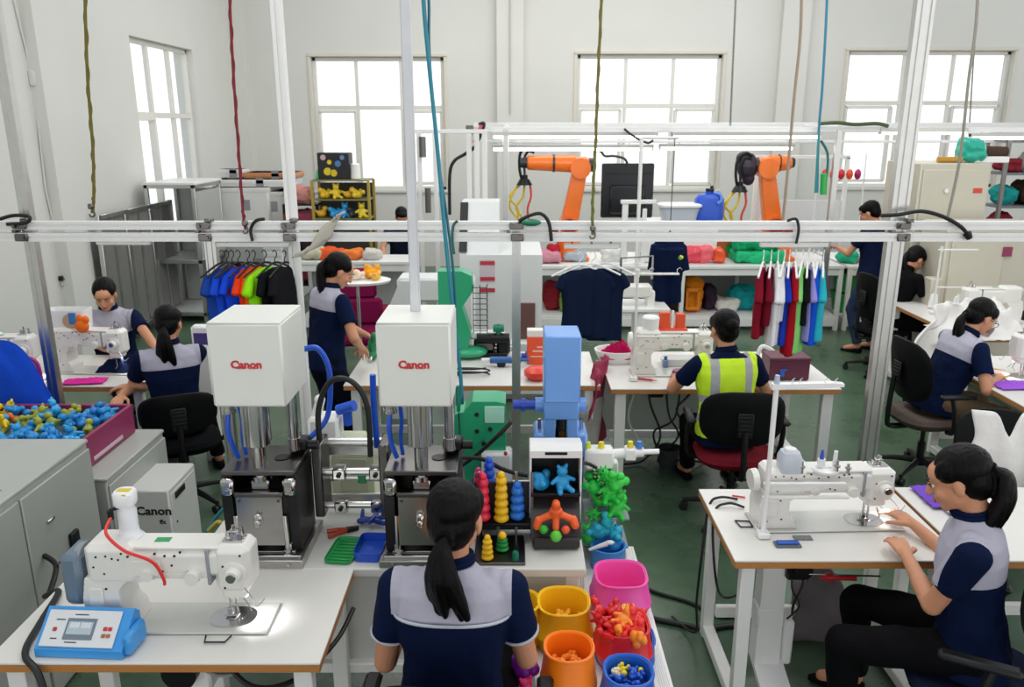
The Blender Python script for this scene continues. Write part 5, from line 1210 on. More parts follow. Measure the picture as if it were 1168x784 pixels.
def fill(c, r, z, kinds, cols, n, s, label, group, names, zr=.03):
    for i in range(n):
        a = i * 2.39996; rr = r * math.sqrt((i + .5) / n); cl = cols[i % len(cols)]; kd = kinds[i % len(kinds)]
        sec = ['right', 'rear right', 'rear', 'rear left', 'left', 'front left', 'front', 'front right'][int(((a % (2 * PI)) / (2 * PI) * 8 + .5)) % 8]; ring = 'centre' if rr < r * .45 else 'middle ring' if rr < r * .75 else 'rim'
        lb = next(q for q in [(k_, label % (names[cl] + ' ' + SHAPE[k_]) + ', %s side, %s' % (sec, ring)) for k_ in [kd] + kinds + ['lump', 'bear', 'duck', 'ball', 'bone']] if q[1] not in SEEN); SEEN.add(lb[1]); toy(lb[0], 'toy_piece', lb[1], 'toy', (c[0] + rr * math.cos(a), c[1] + rr * math.sin(a), z + rnd.uniform(0, zr) + .02 * (1 - rr / r)), cl, (rnd.uniform(-.8, .8), rnd.uniform(-.8, .8), rnd.uniform(0, 6)), s, group, seed=3)
NM = {'e8302c': 'red', 'd81f24': 'deep red', 'f0b52c': 'yellow', 'f58a26': 'orange', '1a55c0': 'blue', 'e8cf2c': 'yellow', 'f0861f': 'orange', 'e9a51a': 'amber', 'ece0c0': 'cream'}
fill(b5.location, .082, LZ + .115, ['duck', 'lump', 'bear', 'lump', 'bone'], ['e8302c', 'd81f24', 'e8302c', 'f0b52c', 'd81f24', 'e8302c', 'd81f24', 'f58a26'], 24, 1.15, '%s toy heaped in the red bin', 'toys in the red bin', NM, .05)
fill(q3, .058, LZ + .10, ['ball', 'lump'], ['f0861f'], 12, .75, '%s piece in the orange bin', 'pieces in the orange bin', NM, .01)
fill(q2, .062, LZ + .065, ['lump', 'ball'], ['e9a51a'], 12, .75, '%s piece in the yellow bin', 'pieces in the yellow bin', NM, .01)
fill(q4, .055, LZ + .11, ['lump', 'ball', 'bone'], ['1a55c0', 'e8cf2c', '1a55c0', '1a55c0', 'ece0c0'], 18, .62, 'small %s piece in the front blue bin', 'pieces in the front blue bin', NM, .02)
for q, r, z, c in ((q3, .068, LZ + .09, 'e8801c'), (q2, .072, LZ + .055, 'eaae14'), (q4, .066, LZ + .10, '173f90'), (b5.location, .082, LZ + .10, 'b01c22')):
    o = obj('toy_layer', MB().cyl((q[0], q[1], z - .05), (q[0], q[1], z), r * .95, r, k=20), plast('layer' + c, c, .6)); tag(o, {'e8801c': 'packed orange pieces filling the orange bin', 'eaae14': 'packed amber pieces filling the yellow bin', '173f90': 'packed blue pieces filling the front blue bin', 'b01c22': 'packed red pieces filling the red bin'}[c], 'toys', kind='stuff')
p = az(600, 765, LZ + .06); o = toy('lump', 'toy_piece', 'purple plastic toy beside the orange bin, at the woman elbow', 'toy', (p.x, p.y, LZ + .03), '8a1fb0', (0, 0, 1), 2.0)
p = az(596, 778, LZ + .06); o = toy('bear', 'toy_piece', 'magenta plastic toy in front of the purple one', 'toy', (p.x + .01, p.y - .05, LZ + .005), 'e01f6a', (0, 0, .4), 1.5)
# ------------------------------------------------------------------ right foreground table
tR0 = az(838, 640, .75); tRb = az(797, 558, .75)
sewing_table('white laminate sewing table with plywood edge in the right foreground', (tR0.x + tRb.x) / 2, 1.78, tR0.y, tRb.y, leg_w=.055)
sewing_table('second white laminate table behind the seated woman at the right edge', 1.80, 2.75, tR0.y, tRb.y + .02, leg_w=.055)
c = az(938, 600, .755)
sewing_machine('white sewing machine with thread stand on the right foreground table', (c.x, 3.10, .752), R(2), L=.50, scale=1.02, zs=.84, lamp=1.6)
p = az(870, 612, .755); q = ay(888, 440, p.y)
t = thing('thread_stand', 'white thread stand pole with top arm at the right foreground machine', 'thread stand', (p.x, p.y, .753)); H_ = q.z - .755
obj('pole', MB().cyl((0, 0, 0), (0, 0, H_), .0105, k=14).box((0, 0, .012), (.05, .05, .024), .004), WPLAST, t)
m = obj('top_arm', MB().prism([(-.02, H_ - .012), (.235, H_ - .002), (.262, H_ + .0), (.262, H_ + .012), (.225, H_ + .016), (-.02, H_ + .01)], -.014, .014, 'y'), WPLAST, t)
obj('pole_cap', MB().cyl((0, 0, H_), (0, 0, H_ + .045), .013, .009), M('clear_blue_cap', 'a9b8c8', .25), t)
for x in (.06, .09, .19, .23): obj('wire_hook', MB().tube([(x, 0, H_ + .01), (x, 0, H_ + .025), (x + .012, .004, H_ + .032)], .002, 6), STEEL, m)
obj('side_arm', MB().box((.16, .02, .23), (.34, .016, .014), .003), WPLAST, t)
obj('side_arm', MB().box((.17, .02, .17), (.36, .016, .012), .003), WPLAST, t)
# on top of the machine: bottle, blue bobbin, cone holder
zt = .752 + .306 * 1.02 * .84
t = thing('plastic_bottle', 'translucent white square bottle on the right foreground machine', 'bottle', (ay(900, 530, 3.06).x, 3.06, zt))
obj('bottle', MB().lathe([(.001, 0), (.044, 0), (.046, .01), (.046, .06), (.036, .085), (.001, .085)], sq=4), M('frosted_plastic', 'c2c8d2', .3), t); obj('cap', MB().cyl((0, 0, .084), (0, 0, .098), .024), WPLAST, t)
t = thing('bobbin_post', 'white spool holder with blue tip on the right foreground machine', 'spool holder', (ay(942, 530, 3.06).x, 3.06, zt))
obj('base', MB().lathe([(.001, 0), (.055, 0), (.055, .008), (.02, .014), (.018, .02), (.001, .02)]), WPLAST, t); obj('spool', MB().cyl((-.02, 0, .015), (-.02, 0, .05), .016).cyl((.035, 0, .01), (.037, 0, .085), .009, .008), WPLAST, t); obj('blue_tip', MB().cyl((-.02, 0, .05), (-.02, 0, .09), .009, .005), plast('tip_blue', '2b50b8'), t)
for k, (px, hh_) in enumerate(((915, .05), (955, .055), (968, .04))):
    o = obj('steel_spindle', MB().cyl((0, 0, 0), (0, 0, hh_), .008, .006).cyl((0, 0, hh_ * .5), (0, 0, hh_ * .6), .014), STEEL, None, (ay(px, 530, 3.03).x, 3.03, zt)); tag(o, ('short steel spindle between the square bottle and spool holder', 'steel spindle right of the blue-tipped spool holder', 'smallest steel spindle nearest the machine head')[k], 'spindle')
g = az(898, 622, .752); t = thing('blue_clamp', 'small blue clip tool at the front of the right foreground table', 'clip', (g.x, g.y, .752))
obj('plate', MB().box((0, 0, .004), (.105, .045, .008), .002), M('clip_grey', '5b646e', .4), t); obj('clip', MB().box((0, -.005, .013), (.09, .016, .012), .004).box((0, .010, .012), (.085, .006, .01), .002), plast('clip_blue', '2a5cb8'), t)
o = obj('cut_out_plate', MB().box((0, 0, .002), (.075, .035, .004), .001), M('plate_grey', '7c7f82', .4, .4), None, (az(914, 612, .752).x, az(914, 614, .752).y, .752)); tag(o, 'small grey plate set in the right foreground tabletop', 'plate')
o = obj('wire_loop', MB().tube([(0, 0, .003), (.0, .05, .003), (-.06, .055, .003), (-.05, .0, .003)], .0035, 6, closed=True), BLACKM, None, (az(856, 598, .752).x, az(856, 602, .752).y, .752)); tag(o, 'thin black wire loop at the machine pillar on the right foreground table', 'wire loop')
c = az(1072, 566, .755); heap_cloth('folded_cloth', 'purple and grey cloth bundle on the right foreground table', 'cloth', (c.x, c.y - .02, .752), (.20, .22), .075, cloth('violet', '7a55c4'), 4)
c = az(1082, 574, .755); heap_cloth('folded_cloth', 'grey-lilac cloth lying before the purple bundle at the right', 'cloth', (c.x + .02, c.y - .10, .752), (.16, .14), .06, cloth('lilac_grey', 'b0aac4'), 5)
# under the table: servo drive, pedal, knee lift
t = thing('machine_drive', 'white motor drive and tall pedal box under the right foreground table', 'machine drive', (az(878, 700, .35).x, 3.05, 0))
obj('column', MB().prism([(-.055, .10), (.055, .10), (.05, .52), (.06, .71), (-.06, .71), (-.05, .52)], -.045, .045, 'y').box((0, 0, .34), (.12, .10, .10), .01), WPLAST, t)
obj('pedal', MB().prism([(-.20, .02), (.02, .10), (.04, .12), (.02, .13), (-.20, .05)], -.055, .075, 'x'), WPLAST, t); obj('pedal_arm', MB().box((.09, .0, .20), (.05, .06, .22), .01), WPLAST, t)
obj('motor_bracket', MB().box((.09, -.03, .60), (.10, .09, .12), .01).cyl((.10, -.10, .60), (.10, .03, .60), .038), BLACKM, t)
obj('wire_bundle', MB().tube([(.10, -.03, .64), (.12, -.05, .52), (.09, -.05, .42), (.10, -.02, .34)], .006, 6, smooth=4).tube([(.08, -.03, .64), (.07, -.06, .5), (.12, -.04, .4), (.08, -.0, .30)], .004, 6, smooth=4), RUBBER, t)
obj('red_connector', MB().cyl((.17, -.10, .575), (.32, -.10, .57), .011).cyl((.19, -.10, .575), (.22, -.10, .574), .019), plast('red_conn', 'b4222c'), t); obj('pull_rod', MB().cyl((.12, -.10, .59), (.42, -.10, .58), .004), STEEL, t)
o = obj('floor_bag', remesh(MB().prism([(-.14, 0), (.14, 0), (.10, .30), (.03, .40), (-.05, .40), (-.10, .30)], -.06, .06, 'y'), .008, 8, lambda co, n: co + n * .02 * noise.noise(co * 9)), None, None, (1.46, 3.36, 0)); setmats(o.data, cloth('grey_bag', '6a6468')); tag(o, 'dark grey cloth bag standing under the right foreground table', 'bag')
obj_ = thing('machine_tray', 'white shallow tray mounted under the middle of the right foreground tabletop', 'tray', (1.33, 3.05, .66)); obj('pan', MB().box((0, 0, .03), (.30, .20, .05), .01), WPLAST, obj_); obj('bracket', MB().box((-.1, 0, .056), (.02, .1, .02)).box((.1, 0, .056), (.02, .1, .02)), STEELD, obj_)
def cb(label, pts, r=.007, **k): return cable('black_cable', label, pts, r, **k)
cb('thin black cable hanging off the left end of the right foreground table', [(1.02, 3.30, .76), (.94, 3.30, .77), (.885, 3.27, .74), (.85, 3.2, .55), (.84, 3.2, .30), (.87, 3.3, .06), (.80, 3.5, .012)], .006)
cb('second black cable dropping beside the left legs of the right foreground table', [(1.03, 3.22, .76), (.96, 3.24, .77), (.895, 3.22, .72), (.905, 3.15, .45), (1.0, 3.3, .25), (1.12, 3.3, .30)], .006)
cb('thin black cable lying on the floor toward the low table', [(.62, 3.85, .012), (.75, 3.72, .012), (.92, 3.62, .012), (1.05, 3.5, .012), (1.25, 3.55, .012)], .010)
cb('thick black cable pair on the floor left of the right foreground table', [(.60, 3.52, .014), (.78, 3.45, .014), (.95, 3.40, .014), (1.08, 3.42, .014), (1.2, 3.38, .014)], .013)
cb('thin cable curving on the floor under the right foreground table', [(1.2, 3.3, .012), (1.45, 3.45, .012), (1.62, 3.62, .012), (1.8, 3.5, .012)], .006)
cable('floor_tube', 'thin red tube lying from machine pillar over the tabletop at right', [(az(835, 566, .755).x, az(835, 566, .755).y, .757), (az(850, 568, .755).x, az(850, 568, .755).y, .757)], .004, plast('red_tube', 'd8302c'), smooth=0, cat='tube')
# ------------------------------------------------------------------ white sleeveless garment over a chair at the right edge
office_chair('dark office chair carrying the white sleeveless top at the right edge', (2.66, 3.98, 0), -165, arms=False, back_z=.24, back_h=.32)
def fn(u, v_):
    x = (u - .5); z = 1.06 - .62 * v_; notch = .13 * math.exp(-(x * 9) ** 2) * max(0, 1 - v_ * 4); arm = .0
    w_ = .36 + .06 * v_ - .10 * math.exp(-((v_ - .22) * 6) ** 2)
    return (2.42 + x * w_, 3.62 - .03 * math.sin(u * 14) * v_ - .02 * v_ + .10 * abs(x), z - notch)
hung_cloth('sleeveless_top', 'white sleeveless top hung over a chair back at the right edge', 'shirt', fn, cloth('white', 'e4e2de'), 28, 28, .02)
# ------------------------------------------------------------------ middle tables
m0 = az(697, 444, .75)
sewing_table('white laminate table with plywood edge before the woman in the yellow vest', m0.x, 2.14, m0.y, 5.80, leg_w=.07, rail_z=.12)
TX = .752
c = az(765, 425, .755)
sewing_machine('white sewing machine at the woman in the yellow vest', (ay(765, 420, 5.25).x, 5.25, TX), 0, L=.48)
p = ay(722, 430, 5.1); q = ay(724, 312, 5.1)
thread_stand('white thread stand pole beside the machine at the vest woman', (p.x, 5.08, TX), h=q.z - TX, w=.30)
bx = ay(764, 375, 5.35)
t = thing('spool_carton', 'orange carton with white opening on the machine of the vest woman', 'carton', (bx.x, 5.28, TX + .306)); og = M('orange_card', 'e0512a', .6)
obj('panel', MB().box((-.055, 0, .06), (.07, .05, .12), .003), og, t); obj('panel', MB().box((.055, 0, .055), (.06, .05, .11), .003), og, t); obj('base', MB().box((0, .0, .006), (.20, .10, .012), .003), og, t); obj('inner_bottle', MB().cyl((0, 0, .01), (0, 0, .13), .016, .010), WPLAST, t)
o = obj('spool_cup', MB().lathe([(.001, 0), (.055, 0), (.06, .09), (.05, .1), (.001, .1)], k=24), WPLAST, None, (ay(742, 372, 5.25).x, 5.25, TX + .306)); tag(o, 'white cup left of the orange carton on the vest woman machine', 'cup')
t = thing('fabric_basket', 'white oval basket with magenta cloth on the left end of the vest woman table', 'basket', (ay(704, 408, 5.55).x, 5.55, TX)); obj('shell', MB().lathe([(.001, 0), (.10, 0), (.13, .09), (.12, .09), (.09, .01), (.001, .01)], k=28, ax=1.3), WPLAST, t)
heap_cloth('magenta_cloth', 'magenta cloth lying in the white oval basket', 'cloth', (ay(704, 408, 5.55).x, 5.55, TX + .03), (.26, .22), .12, cloth('magenta', 'a01046'), 9)
def fn(u, v_):
    return (.62 - .22 * (1 - u) * (.4 + .6 * v_) + .04 * math.sin(v_ * 5 + u * 9), 4.98 + u * .35 + .02 * math.sin(u * 20), .86 - .05 * (1 - u) - v_ * .62 + .03 * noise.noise(V((u * 6, v_ * 5, 0))))
hung_cloth('hanging_fabric', 'pink and dark printed fabric hanging off the left end of the vest woman table', 'fabric', fn, M('printed_fabric', '9a3050', .8, var=.9, scale=9, bump=.3), 26, 26, .012)
def fn(u, v_):
    return (.56 - .16 * (1 - u) + .05 * math.sin(v_ * 4 + u * 8), 4.82 + u * .30, .62 - v_ * .5 + .03 * noise.noise(V((u * 6, v_ * 5, 3))))
hung_cloth('white_drape', 'white and black fabric strip trailing below the printed fabric', 'fabric', fn, M('bw_fabric', '98958f', .8, var=.95, scale=5), 20, 20, .012)
g = az(880 + 20, 432, .755)
t = thing('storage_box', 'dark maroon box right of the woman in the yellow vest', 'box', (az(900, 434, .755).x, az(900, 434, .755).y + .10, TX)); mr_ = M('maroon_card', '571a33', .45)
obj('body', MB().box((0, 0, .07), (.27, .19, .14), .006), mr_, t); obj('lid', MB().box((0, 0, .145), (.28, .20, .025), .006), mr_, t); obj('blue_clip', MB().box((-.05, -.10, .055), (.03, .012, .05), .004).box((-.035, -.10, .075), (.035, .012, .012), .003), plast('clip_blue', '2a5cb8'), t)
o = obj('pink_reel', MB().lathe([(.001, 0), (.055, 0), (.06, .02), (.05, .035), (.03, .03), (.001, .03)], k=24), plast('pink_reel', '8c3560'), None, tuple(az(776, 428, .755))); tag(o, 'purple-pink reel lying on the vest woman table', 'reel')
t = thing('white_tray', 'long white tray behind the pink reel on the vest woman table', 'tray', (ay(780, 415, 5.42).x + .05, 5.47, TX)); obj('pan', MB().lathe([(.001, 0), (.47, 0), (.5, .05), (.485, .05), (.46, .006), (.001, .006)], k=36, sq=7, ax=.42, ay_=.14), WPLAST, t)
t = thing('marker_pen', 'red marker pen lying at the left of the vest woman table', 'pen', tuple(az(735, 434, .755) + V((0, 0, .008)))); obj('barrel', MB().cyl((-.08, .03, 0), (.05, -.02, 0), .008), plast('pen_red', 'b8323c'), t); obj('tip', MB().cyl((.05, -.02, 0), (.08, -.032, 0), .007, .003), plast('pen_pink', 'd88a90'), t)
t = thing('tape_dispenser', 'white tape dispenser frame behind the maroon box', 'dispenser', (ay(880, 400, 5.5).x, 5.45, TX)); obj('frame', MB().tube([(-.12, 0, .0), (-.10, 0, .12), (-.05, 0, .13), (.05, 0, .06), (.16, 0, .04)], .016, 8, smooth=4), WPLAST, t); obj('base', MB().box((.06, 0, .015), (.3, .1, .03), .006), WPLAST, t)
t = thing('small_bottle', 'clear bottle with blue cap beside the pink reel', 'bottle', tuple(az(760, 420, .755) + V((0, .04, 0)))); obj('body', MB().cyl((0, 0, 0), (0, 0, .05), .022, b=.004), M('bluish_plastic', '7c90b8', .3), t); obj('cap', MB().cyl((0, 0, .05), (0, 0, .075), .012), plast('cap_blue', '2b6a9a'), t)
# cables and bucket under the vest woman table
W1 = [((.98, 5.55, .70), (1.0, 5.5, .45), (1.08, 5.45, .2), (.95, 5.4, .03), (.78, 5.35, .02)), ((1.1, 5.5, .70), (1.12, 5.4, .4), (1.2, 5.4, .22), (1.05, 5.35, .05), (1.25, 5.3, .02)), ((1.22, 5.5, .70), (1.18, 5.45, .35), (1.02, 5.4, .25), (1.1, 5.3, .1), (1.4, 5.35, .04)), ((.9, 5.6, .5), (.85, 5.5, .3), (1.0, 5.4, .12), (1.3, 5.4, .06), (1.45, 5.5, .03)), ((1.3, 5.6, .7), (1.32, 5.6, .5), (1.2, 5.5, .4), (1.25, 5.5, .3), (1.3, 5.5, .25))]
WL = ['black cable dropping to the floor at the left leg, under the vest woman table', 'black cable looping low under the vest woman table', 'black cable crossing others under the middle of the vest woman table', 'pale cable arching low under the vest woman table', 'short dark cable hanging near the vest woman knee']
for i, w_ in enumerate(W1): cable('black_cable', WL[i], w_, .008, RUBBER if i != 3 else WPLAST)
t = thing('power_socket', 'black power socket on a panel under the vest woman table', 'socket', (1.06, 5.60, .50)); obj('plug_block', MB().box((0, 0, 0), (.11, .05, .09), .01), BLACKP, t); obj('panel', MB().box((-.0, .05, -.05), (.9, .015, .55), .003), M('frosted_panel', 'b3bcb4', .3), t)
bp_ = az(762, 532, 0); t = thing('floor_bucket', 'small dark grey bucket on the floor under the vest woman table', 'bucket', (bp_.x, bp_.y, 0)); obj('shell', MB().lathe([(.001, 0), (.065, 0), (.085, .15), (.078, .15), (.06, .01), (.001, .01)]), M('bucket_grey', '3c4044', .35), t); obj('handle', MB().tube([(-.08, 0, .14), (-.05, -.05, .19), (.05, -.05, .19), (.08, 0, .14)], .004, 6, smooth=3), BLACKM, t)
# ---- table with the green clamp and tools behind the presses
a = az(388, 445, .75); b_ = az(692, 440, .75)
sewing_table('long white table with plywood edge behind the two presses', a.x, b_.x - .04, 4.98, 5.80, leg_w=.06)
def at(px, py, dy=0): p = az(px, py, .755); return (p.x, p.y + dy, TX)
t = thing('warning_box', 'orange card box on the white table behind the centre post', 'box', at(613, 415, .04)); obj('body', MB().box((0, 0, .10), (.15, .10, .20), .004), M('orange_card', 'e0512a', .6), t); obj('print_lines', MB().box((.01, -.0515, .10), (.09, .002, .012)).box((.02, -.0515, .13), (.05, .002, .012)).box((-.0, -.0515, .06), (.1, .002, .008)), M('print_pale', 'e8b8a8', .6), t); obj('flap', MB().box((0, 0, .225), (.15, .09, .05), .004), M('card_white', 'e0dcd6', .6), t)
o = obj('red_bowl', MB().lathe([(.001, .0), (.05, 0), (.085, .03), (.085, .06), (.05, .085), (.001, .09)], k=28), plast('red_cup', 'e0402c'), None, at(612, 432)); tag(o, 'round red-orange plastic cap on the table beside the blue machine', 'cap')
t = thing('spray_tool', 'blue hand tool lying on the table behind the centre post', 'tool', at(575, 418)); obj('barrel', MB().cyl((-.10, 0, .05), (.12, 0, .05), .025).cyl((.12, 0, .05), (.18, 0, .05), .012), plast('tool_blue2', '225a9a'), t); obj('nozzle', MB().cyl((-.16, 0, .05), (-.10, 0, .05), .014), WPLAST, t); obj('grip', MB().box((-.02, -.0, .02), (.06, .04, .04), .01), BLACKP, t)
t = thing('blue_motor', 'dark blue cylinder motor lying left of the blue machine', 'motor', at(618, 414, .02)); obj('barrel', MB().cyl((-.12, 0, .05), (.12, 0, .05), .035).cyl((-.15, 0, .05), (-.12, 0, .05), .02), BLD, t); obj('foot', MB().box((0, 0, .01), (.1, .07, .02), .003), STEELD, t)
t = thing('wire_coil', 'black cable coil lying on the white table behind the right press', 'coil', at(540, 428)); obj('loop', MB().tube([(.08 * math.cos(i * .7) * 1.4, .035 * math.sin(i * .7), .008 + .003 * i) for i in range(18)], .006, 6, smooth=3), RUBBER, t); obj('clip', MB().box((-.11, 0, .015), (.05, .03, .03), .005), BLACKM, t)
t = thing('bench_vise', 'black and silver clamp mechanism on the table beside the green machine head', 'clamp', at(556, 405, .02)); obj('body', MB().box((-.02, 0, .08), (.16, .10, .10), .02), STEELD, t); obj('jaw', MB().box((.12, 0, .07), (.10, .12, .12), .02), BLACKM, t); obj('screw', MB().cyl((-.2, -.02, .06), (.2, -.02, .06), .018), STEEL, t); obj('cover', MB().box((0, 0, .155), (.26, .12, .05), .015), WPLAST, t); obj('base', MB().box((0, 0, .015), (.3, .14, .03), .005), BLACKM, t)
t = thing('green_press', 'green cast machine with wire cage standing on the table behind the right press', 'machine', at(525, 410, .08)); zq = ay(525, 312, 5.5).z - TX
obj('body', MB().prism([(-.15, .08), (.06, .08), (.08, .2), (.02, zq * .6), (.10, zq * .78), (.09, zq * .95), (.02, zq), (-.15, zq)], -.08, .08, 'y'), GRM, t)
obj('foot', MB().ell((.05, -.02, .045), (.15, .10, .045), 20), GRM, t); cg = MB()
for i in range(9): cg.tube([(.10, -.09, .22 + i * .04), (.20, -.09, .22 + i * .04), (.20, .05, .22 + i * .04)], .003, 5)
for x in (.10, .15, .20): cg.tube([(x, -.09, .2), (x, -.09, .56)], .003, 5)
obj('wire_cage', cg, BLACKM, t); obj('knob', MB().cyl((.24, 0, .22), (.32, 0, .22), .03).cyl((.28, 0, .14), (.28, 0, .25), .02), plast('green_cap', '157a5c'), t); obj('motor', MB().cyl((.12, 0, .14), (.36, 0, .14), .04), BLACKM, t)
t = thing('green_glove_tool', 'dark green tool held at the table edge beside the left press head', 'tool', at(425, 410)); o_ = blob_mesh([((0, 0, .03), (.04, .05, .03)), ((0, .02, .10), (.035, .04, .07)), ((.02, 0, .17), (.03, .03, .04))], .006); setmats(o_, plast('green_dark', '1c7a4e')); obj('body', o_, None, t); obj('tip', MB().cyl((0, -.05, .03), (0, -.09, .02), .012), STEEL, t)
# ---- big white enclosure machines behind
CNC = M('enclosure_white', 'd5d8d6', .38, var=.03)
p = ay(575, 330, 7.0); zt = ay(575, 290, 6.9).z
t = thing('enclosed_machine', 'tall white enclosed machine with red warning labels behind the centre post', 'machine', (ay(572, 330, 7).x, 7.3, 0))
obj('cabinet', MB().prism([(-.45, 0), (.55, 0), (.55, zt), (.10, zt), (-.45, zt)], -.36, .36, 'x'), CNC, t)
obj('canopy', MB().prism([(-.40, zt), (.3, zt), (.3, zt + .42), (-.05, zt + .42)], -.36, -.02, 'x'), CNC, t); obj('canopy_window', MB().prism([(-.41, zt + .02), (-.39, zt + .02), (-.05, zt + .41), (-.07, zt + .42)], -.37, -.30, 'x'), BLACKP, t)
obj('warning_label', MB().box((-.12, -.452, zt - .14), (.13, .004, .20), .001), M('label_grey', 'c4bcc0', .5), t)
for z in (-.06, -.20, -.30): obj('red_band', MB().box((-.12, -.455, zt + z - .01), (.13, .004, .035)), plast('label_red', 'b83440'), t)
obj('cassette_rack', MB().box((.22, -.46, .55), (.16, .02, .70), .004), M('rack_brown', '6c4a44', .5), t)
obj('skirt', MB().box((.1, -.42, .32), (1.2, .3, .5), .02), CNC, t)
t = thing('white_gantry', 'low white machine bridge behind the right press head', 'machine', (ay(495, 330, 6.3).x, 6.5, 0)); z1 = ay(495, 322, 6.3).z
obj('bridge', MB().box((0, 0, z1 - .08), (.62, .28, .20), .02), CNC, t); obj('side_column', MB().box((.22, 0, z1 / 2), (.20, .32, z1), .02), CNC, t); obj('side_column', MB().prism([(-.42, 0), (-.20, 0), (-.20, z1), (-.28, z1), (-.42, z1 - .3)], -.16, .16, 'y'), CNC, t); obj('arm_tube', MB().tube([(-.2, -.2, z1 - .4), (-.1, -.2, z1 - .25), (.0, -.2, z1 - .22)], .02, 8, smooth=4), STEEL, t); obj('slot', MB().box((.22, -.165, z1 - .3), (.03, .01, .22), .003), BLACKP, t)
t = thing('magenta_chair', 'magenta upholstered chair behind the standing woman', 'chair', (ay(408, 340, 7.3).x, 7.3, 0), R(10)); mc = cloth('magenta_seat', '7e1548')
obj('backrest', MB().box((-.06, .18, .95), (.48, .08, .30), .035), mc, t); obj('seat', MB().box((0, -.05, .50), (.50, .5, .10), .035), mc, t); obj('lower_back', MB().box((0, .16, .68), (.46, .07, .26), .03), mc, t)
for x in (-.22, .22):
    for y in (-.25, .15): obj('leg', MB().cyl((x, y, 0), (x * .95, y, .46), .014), STEEL, t)
t = thing('side_tray', 'small oval white tray table on a thin pole before the magenta chair', 'tray table', (ay(412, 330, 6.9).x, 6.75, 0)); zz = ay(412, 318, 6.8).z
obj('tray_top', MB().lathe([(.001, zz - .02), (.28, zz - .02), (.29, zz), (.28, zz + .004), (.001, zz)], k=32, ax=1.0, ay_=.7), WHITE, t); obj('pole', MB().cyl((0, 0, 0), (0, 0, zz - .02), .014).cyl((0, 0, 0), (0, 0, .02), .18), STEEL, t)
for i, (dx, dy, c, s_, l) in enumerate(((.10, .05, 'f0a01c', 2.6, 'yellow-orange plush toy on the oval tray at right'), (.0, .0, 'f0dcc0', 2.2, 'cream plush toy in the middle of the oval tray'), (-.04, .10, 'f06a2c', 1.8, 'small orange plush toy at the back of the oval tray'), (-.17, -.02, '8a4ad0', 2.4, 'purple plush toy on the oval tray at left'), (.17, -.04, 'f2b850', 1.8, 'pale orange plush toy at the right rim of the oval tray'))):
    toy('lump', 'plush_toy', l, 'toy', (ay(412, 330, 6.9).x + dx, 6.75 + dy, zz), c, (0, 0, i), s_ * .9, seed=i, rough=.9)
# ------------------------------------------------------------------ left work place
t0 = az(58, 441, .75)
sewing_table('white laminate table with plywood edge where the two women sew at left', t0.x - .5, az(165, 441, .75).x, t0.y, t0.y + .75, leg_w=.06)
sewing_machine('white sewing machine between the two women at left', (ay(105, 410, 5.3).x, 5.30, TX), R(-4), L=.46, dark=True)
sewing_machine('white sewing machine at the far left edge behind the blue cloth', (ay(-2, 400, 5.05).x, 5.12, TX), R(4), L=.34)
t = thing('supply_box', 'white plastic box with round label on the left sewing machine', 'box', (ay(78, 385, 5.3).x, 5.34, TX + .306)); obj('shell', MB().lathe([(.001, 0), (.14, 0), (.15, .13), (.14, .13), (.13, .01), (.001, .01)], sq=5, ay_=.5), WPLAST, t); obj('round_label', MB().cyl((.05, -.078, .06), (.05, -.082, .06), .05, k=24), M('tan_label', 'b99a7a', .5), t); obj('blue_mark', MB().box((.07, -.082, .08), (.05, .006, .08), .004), plast('mark_blue', '3a78b8'), t)
o = obj('orange_pouch', blob_mesh([((0, 0, .035), (.05, .03, .045)), ((.03, 0, .08), (.025, .02, .03)), ((-.01, 0, .09), (.02, .018, .03))], .005), None, None, (ay(92, 375, 5.2).x, 5.22, TX + .306)); setmats(o.data, cloth('orange', 'f0752c')); tag(o, 'orange cloth pouch on the left sewing machine', 'pouch')
o = obj('blue_spool', MB().cyl((0, 0, 0), (0, 0, .07), .022, .016), plast('spool_blue', '2c60a0'), None, (ay(90, 362, 5.34).x, 5.38, TX + .306)); tag(o, 'small blue spool behind the orange pouch', 'spool')
heap_cloth('pink_cloth', 'bright pink cloth piece on the left sewing table', 'cloth', (az(100, 434, .755).x, t0.y + .08, TX), (.26, .12), .02, cloth('hotpink', 'e0359a'), 3, rz=R(8))
heap_cloth('navy_cloth', 'dark navy cloth under the needle of the left sewing machine', 'cloth', (ay(122, 410, 5.1).x, 5.30, TX), (.32, .16), .12, NAVY, 6)
p = ay(62, 318, 6.6); t = thing('wall_bracket', 'small metal hook rail on the left wall behind the sewing machines', 'hook rail', (XL + .0, yleft(70, 318)[0], yleft(70, 318)[1])); obj('board', MB().box((.02, .25, -.05), (.03, .6, .03), .004), M('pale_wood', 'c8bfae', .6), t)
hk = obj('rod', MB().cyl((.04, -.05, 0), (.04, .5, 0), .009), STEELD, t); obj('hook', MB().tube([(.03, .2, .02), (.06, .2, .05), (.07, .2, .01)], .007, 6, smooth=3), plast('hook_blue', '35506e'), t); obj('bracket', MB().box((.02, -.04, .01), (.04, .04, .05), .006), BLACKM, t)
t = thing('tote_bag', 'magenta mesh bag with rim at the far left edge', 'bag', (ay(4, 410, 4.75).x, 4.95, TX)); obj('rim', MB().tube([(-.09, 0, 0), (-.09, 0, .17), (.0, 0, .20), (.08, 0, .16), (.09, 0, 0)], .012, 8, smooth=4), plast('bag_magenta', 'a8208a'), t); obj('panel', MB().box((0, .02, .09), (.16, .02, .16), .01), cloth('bag_pale', 'b9b0c0'), t); obj('stripe', MB().tube([(-.06, .0, .14), (.0, .0, .08), (.03, 0, .02)], .016, 6, smooth=3), cloth('bag_red', 'a01838'), t)
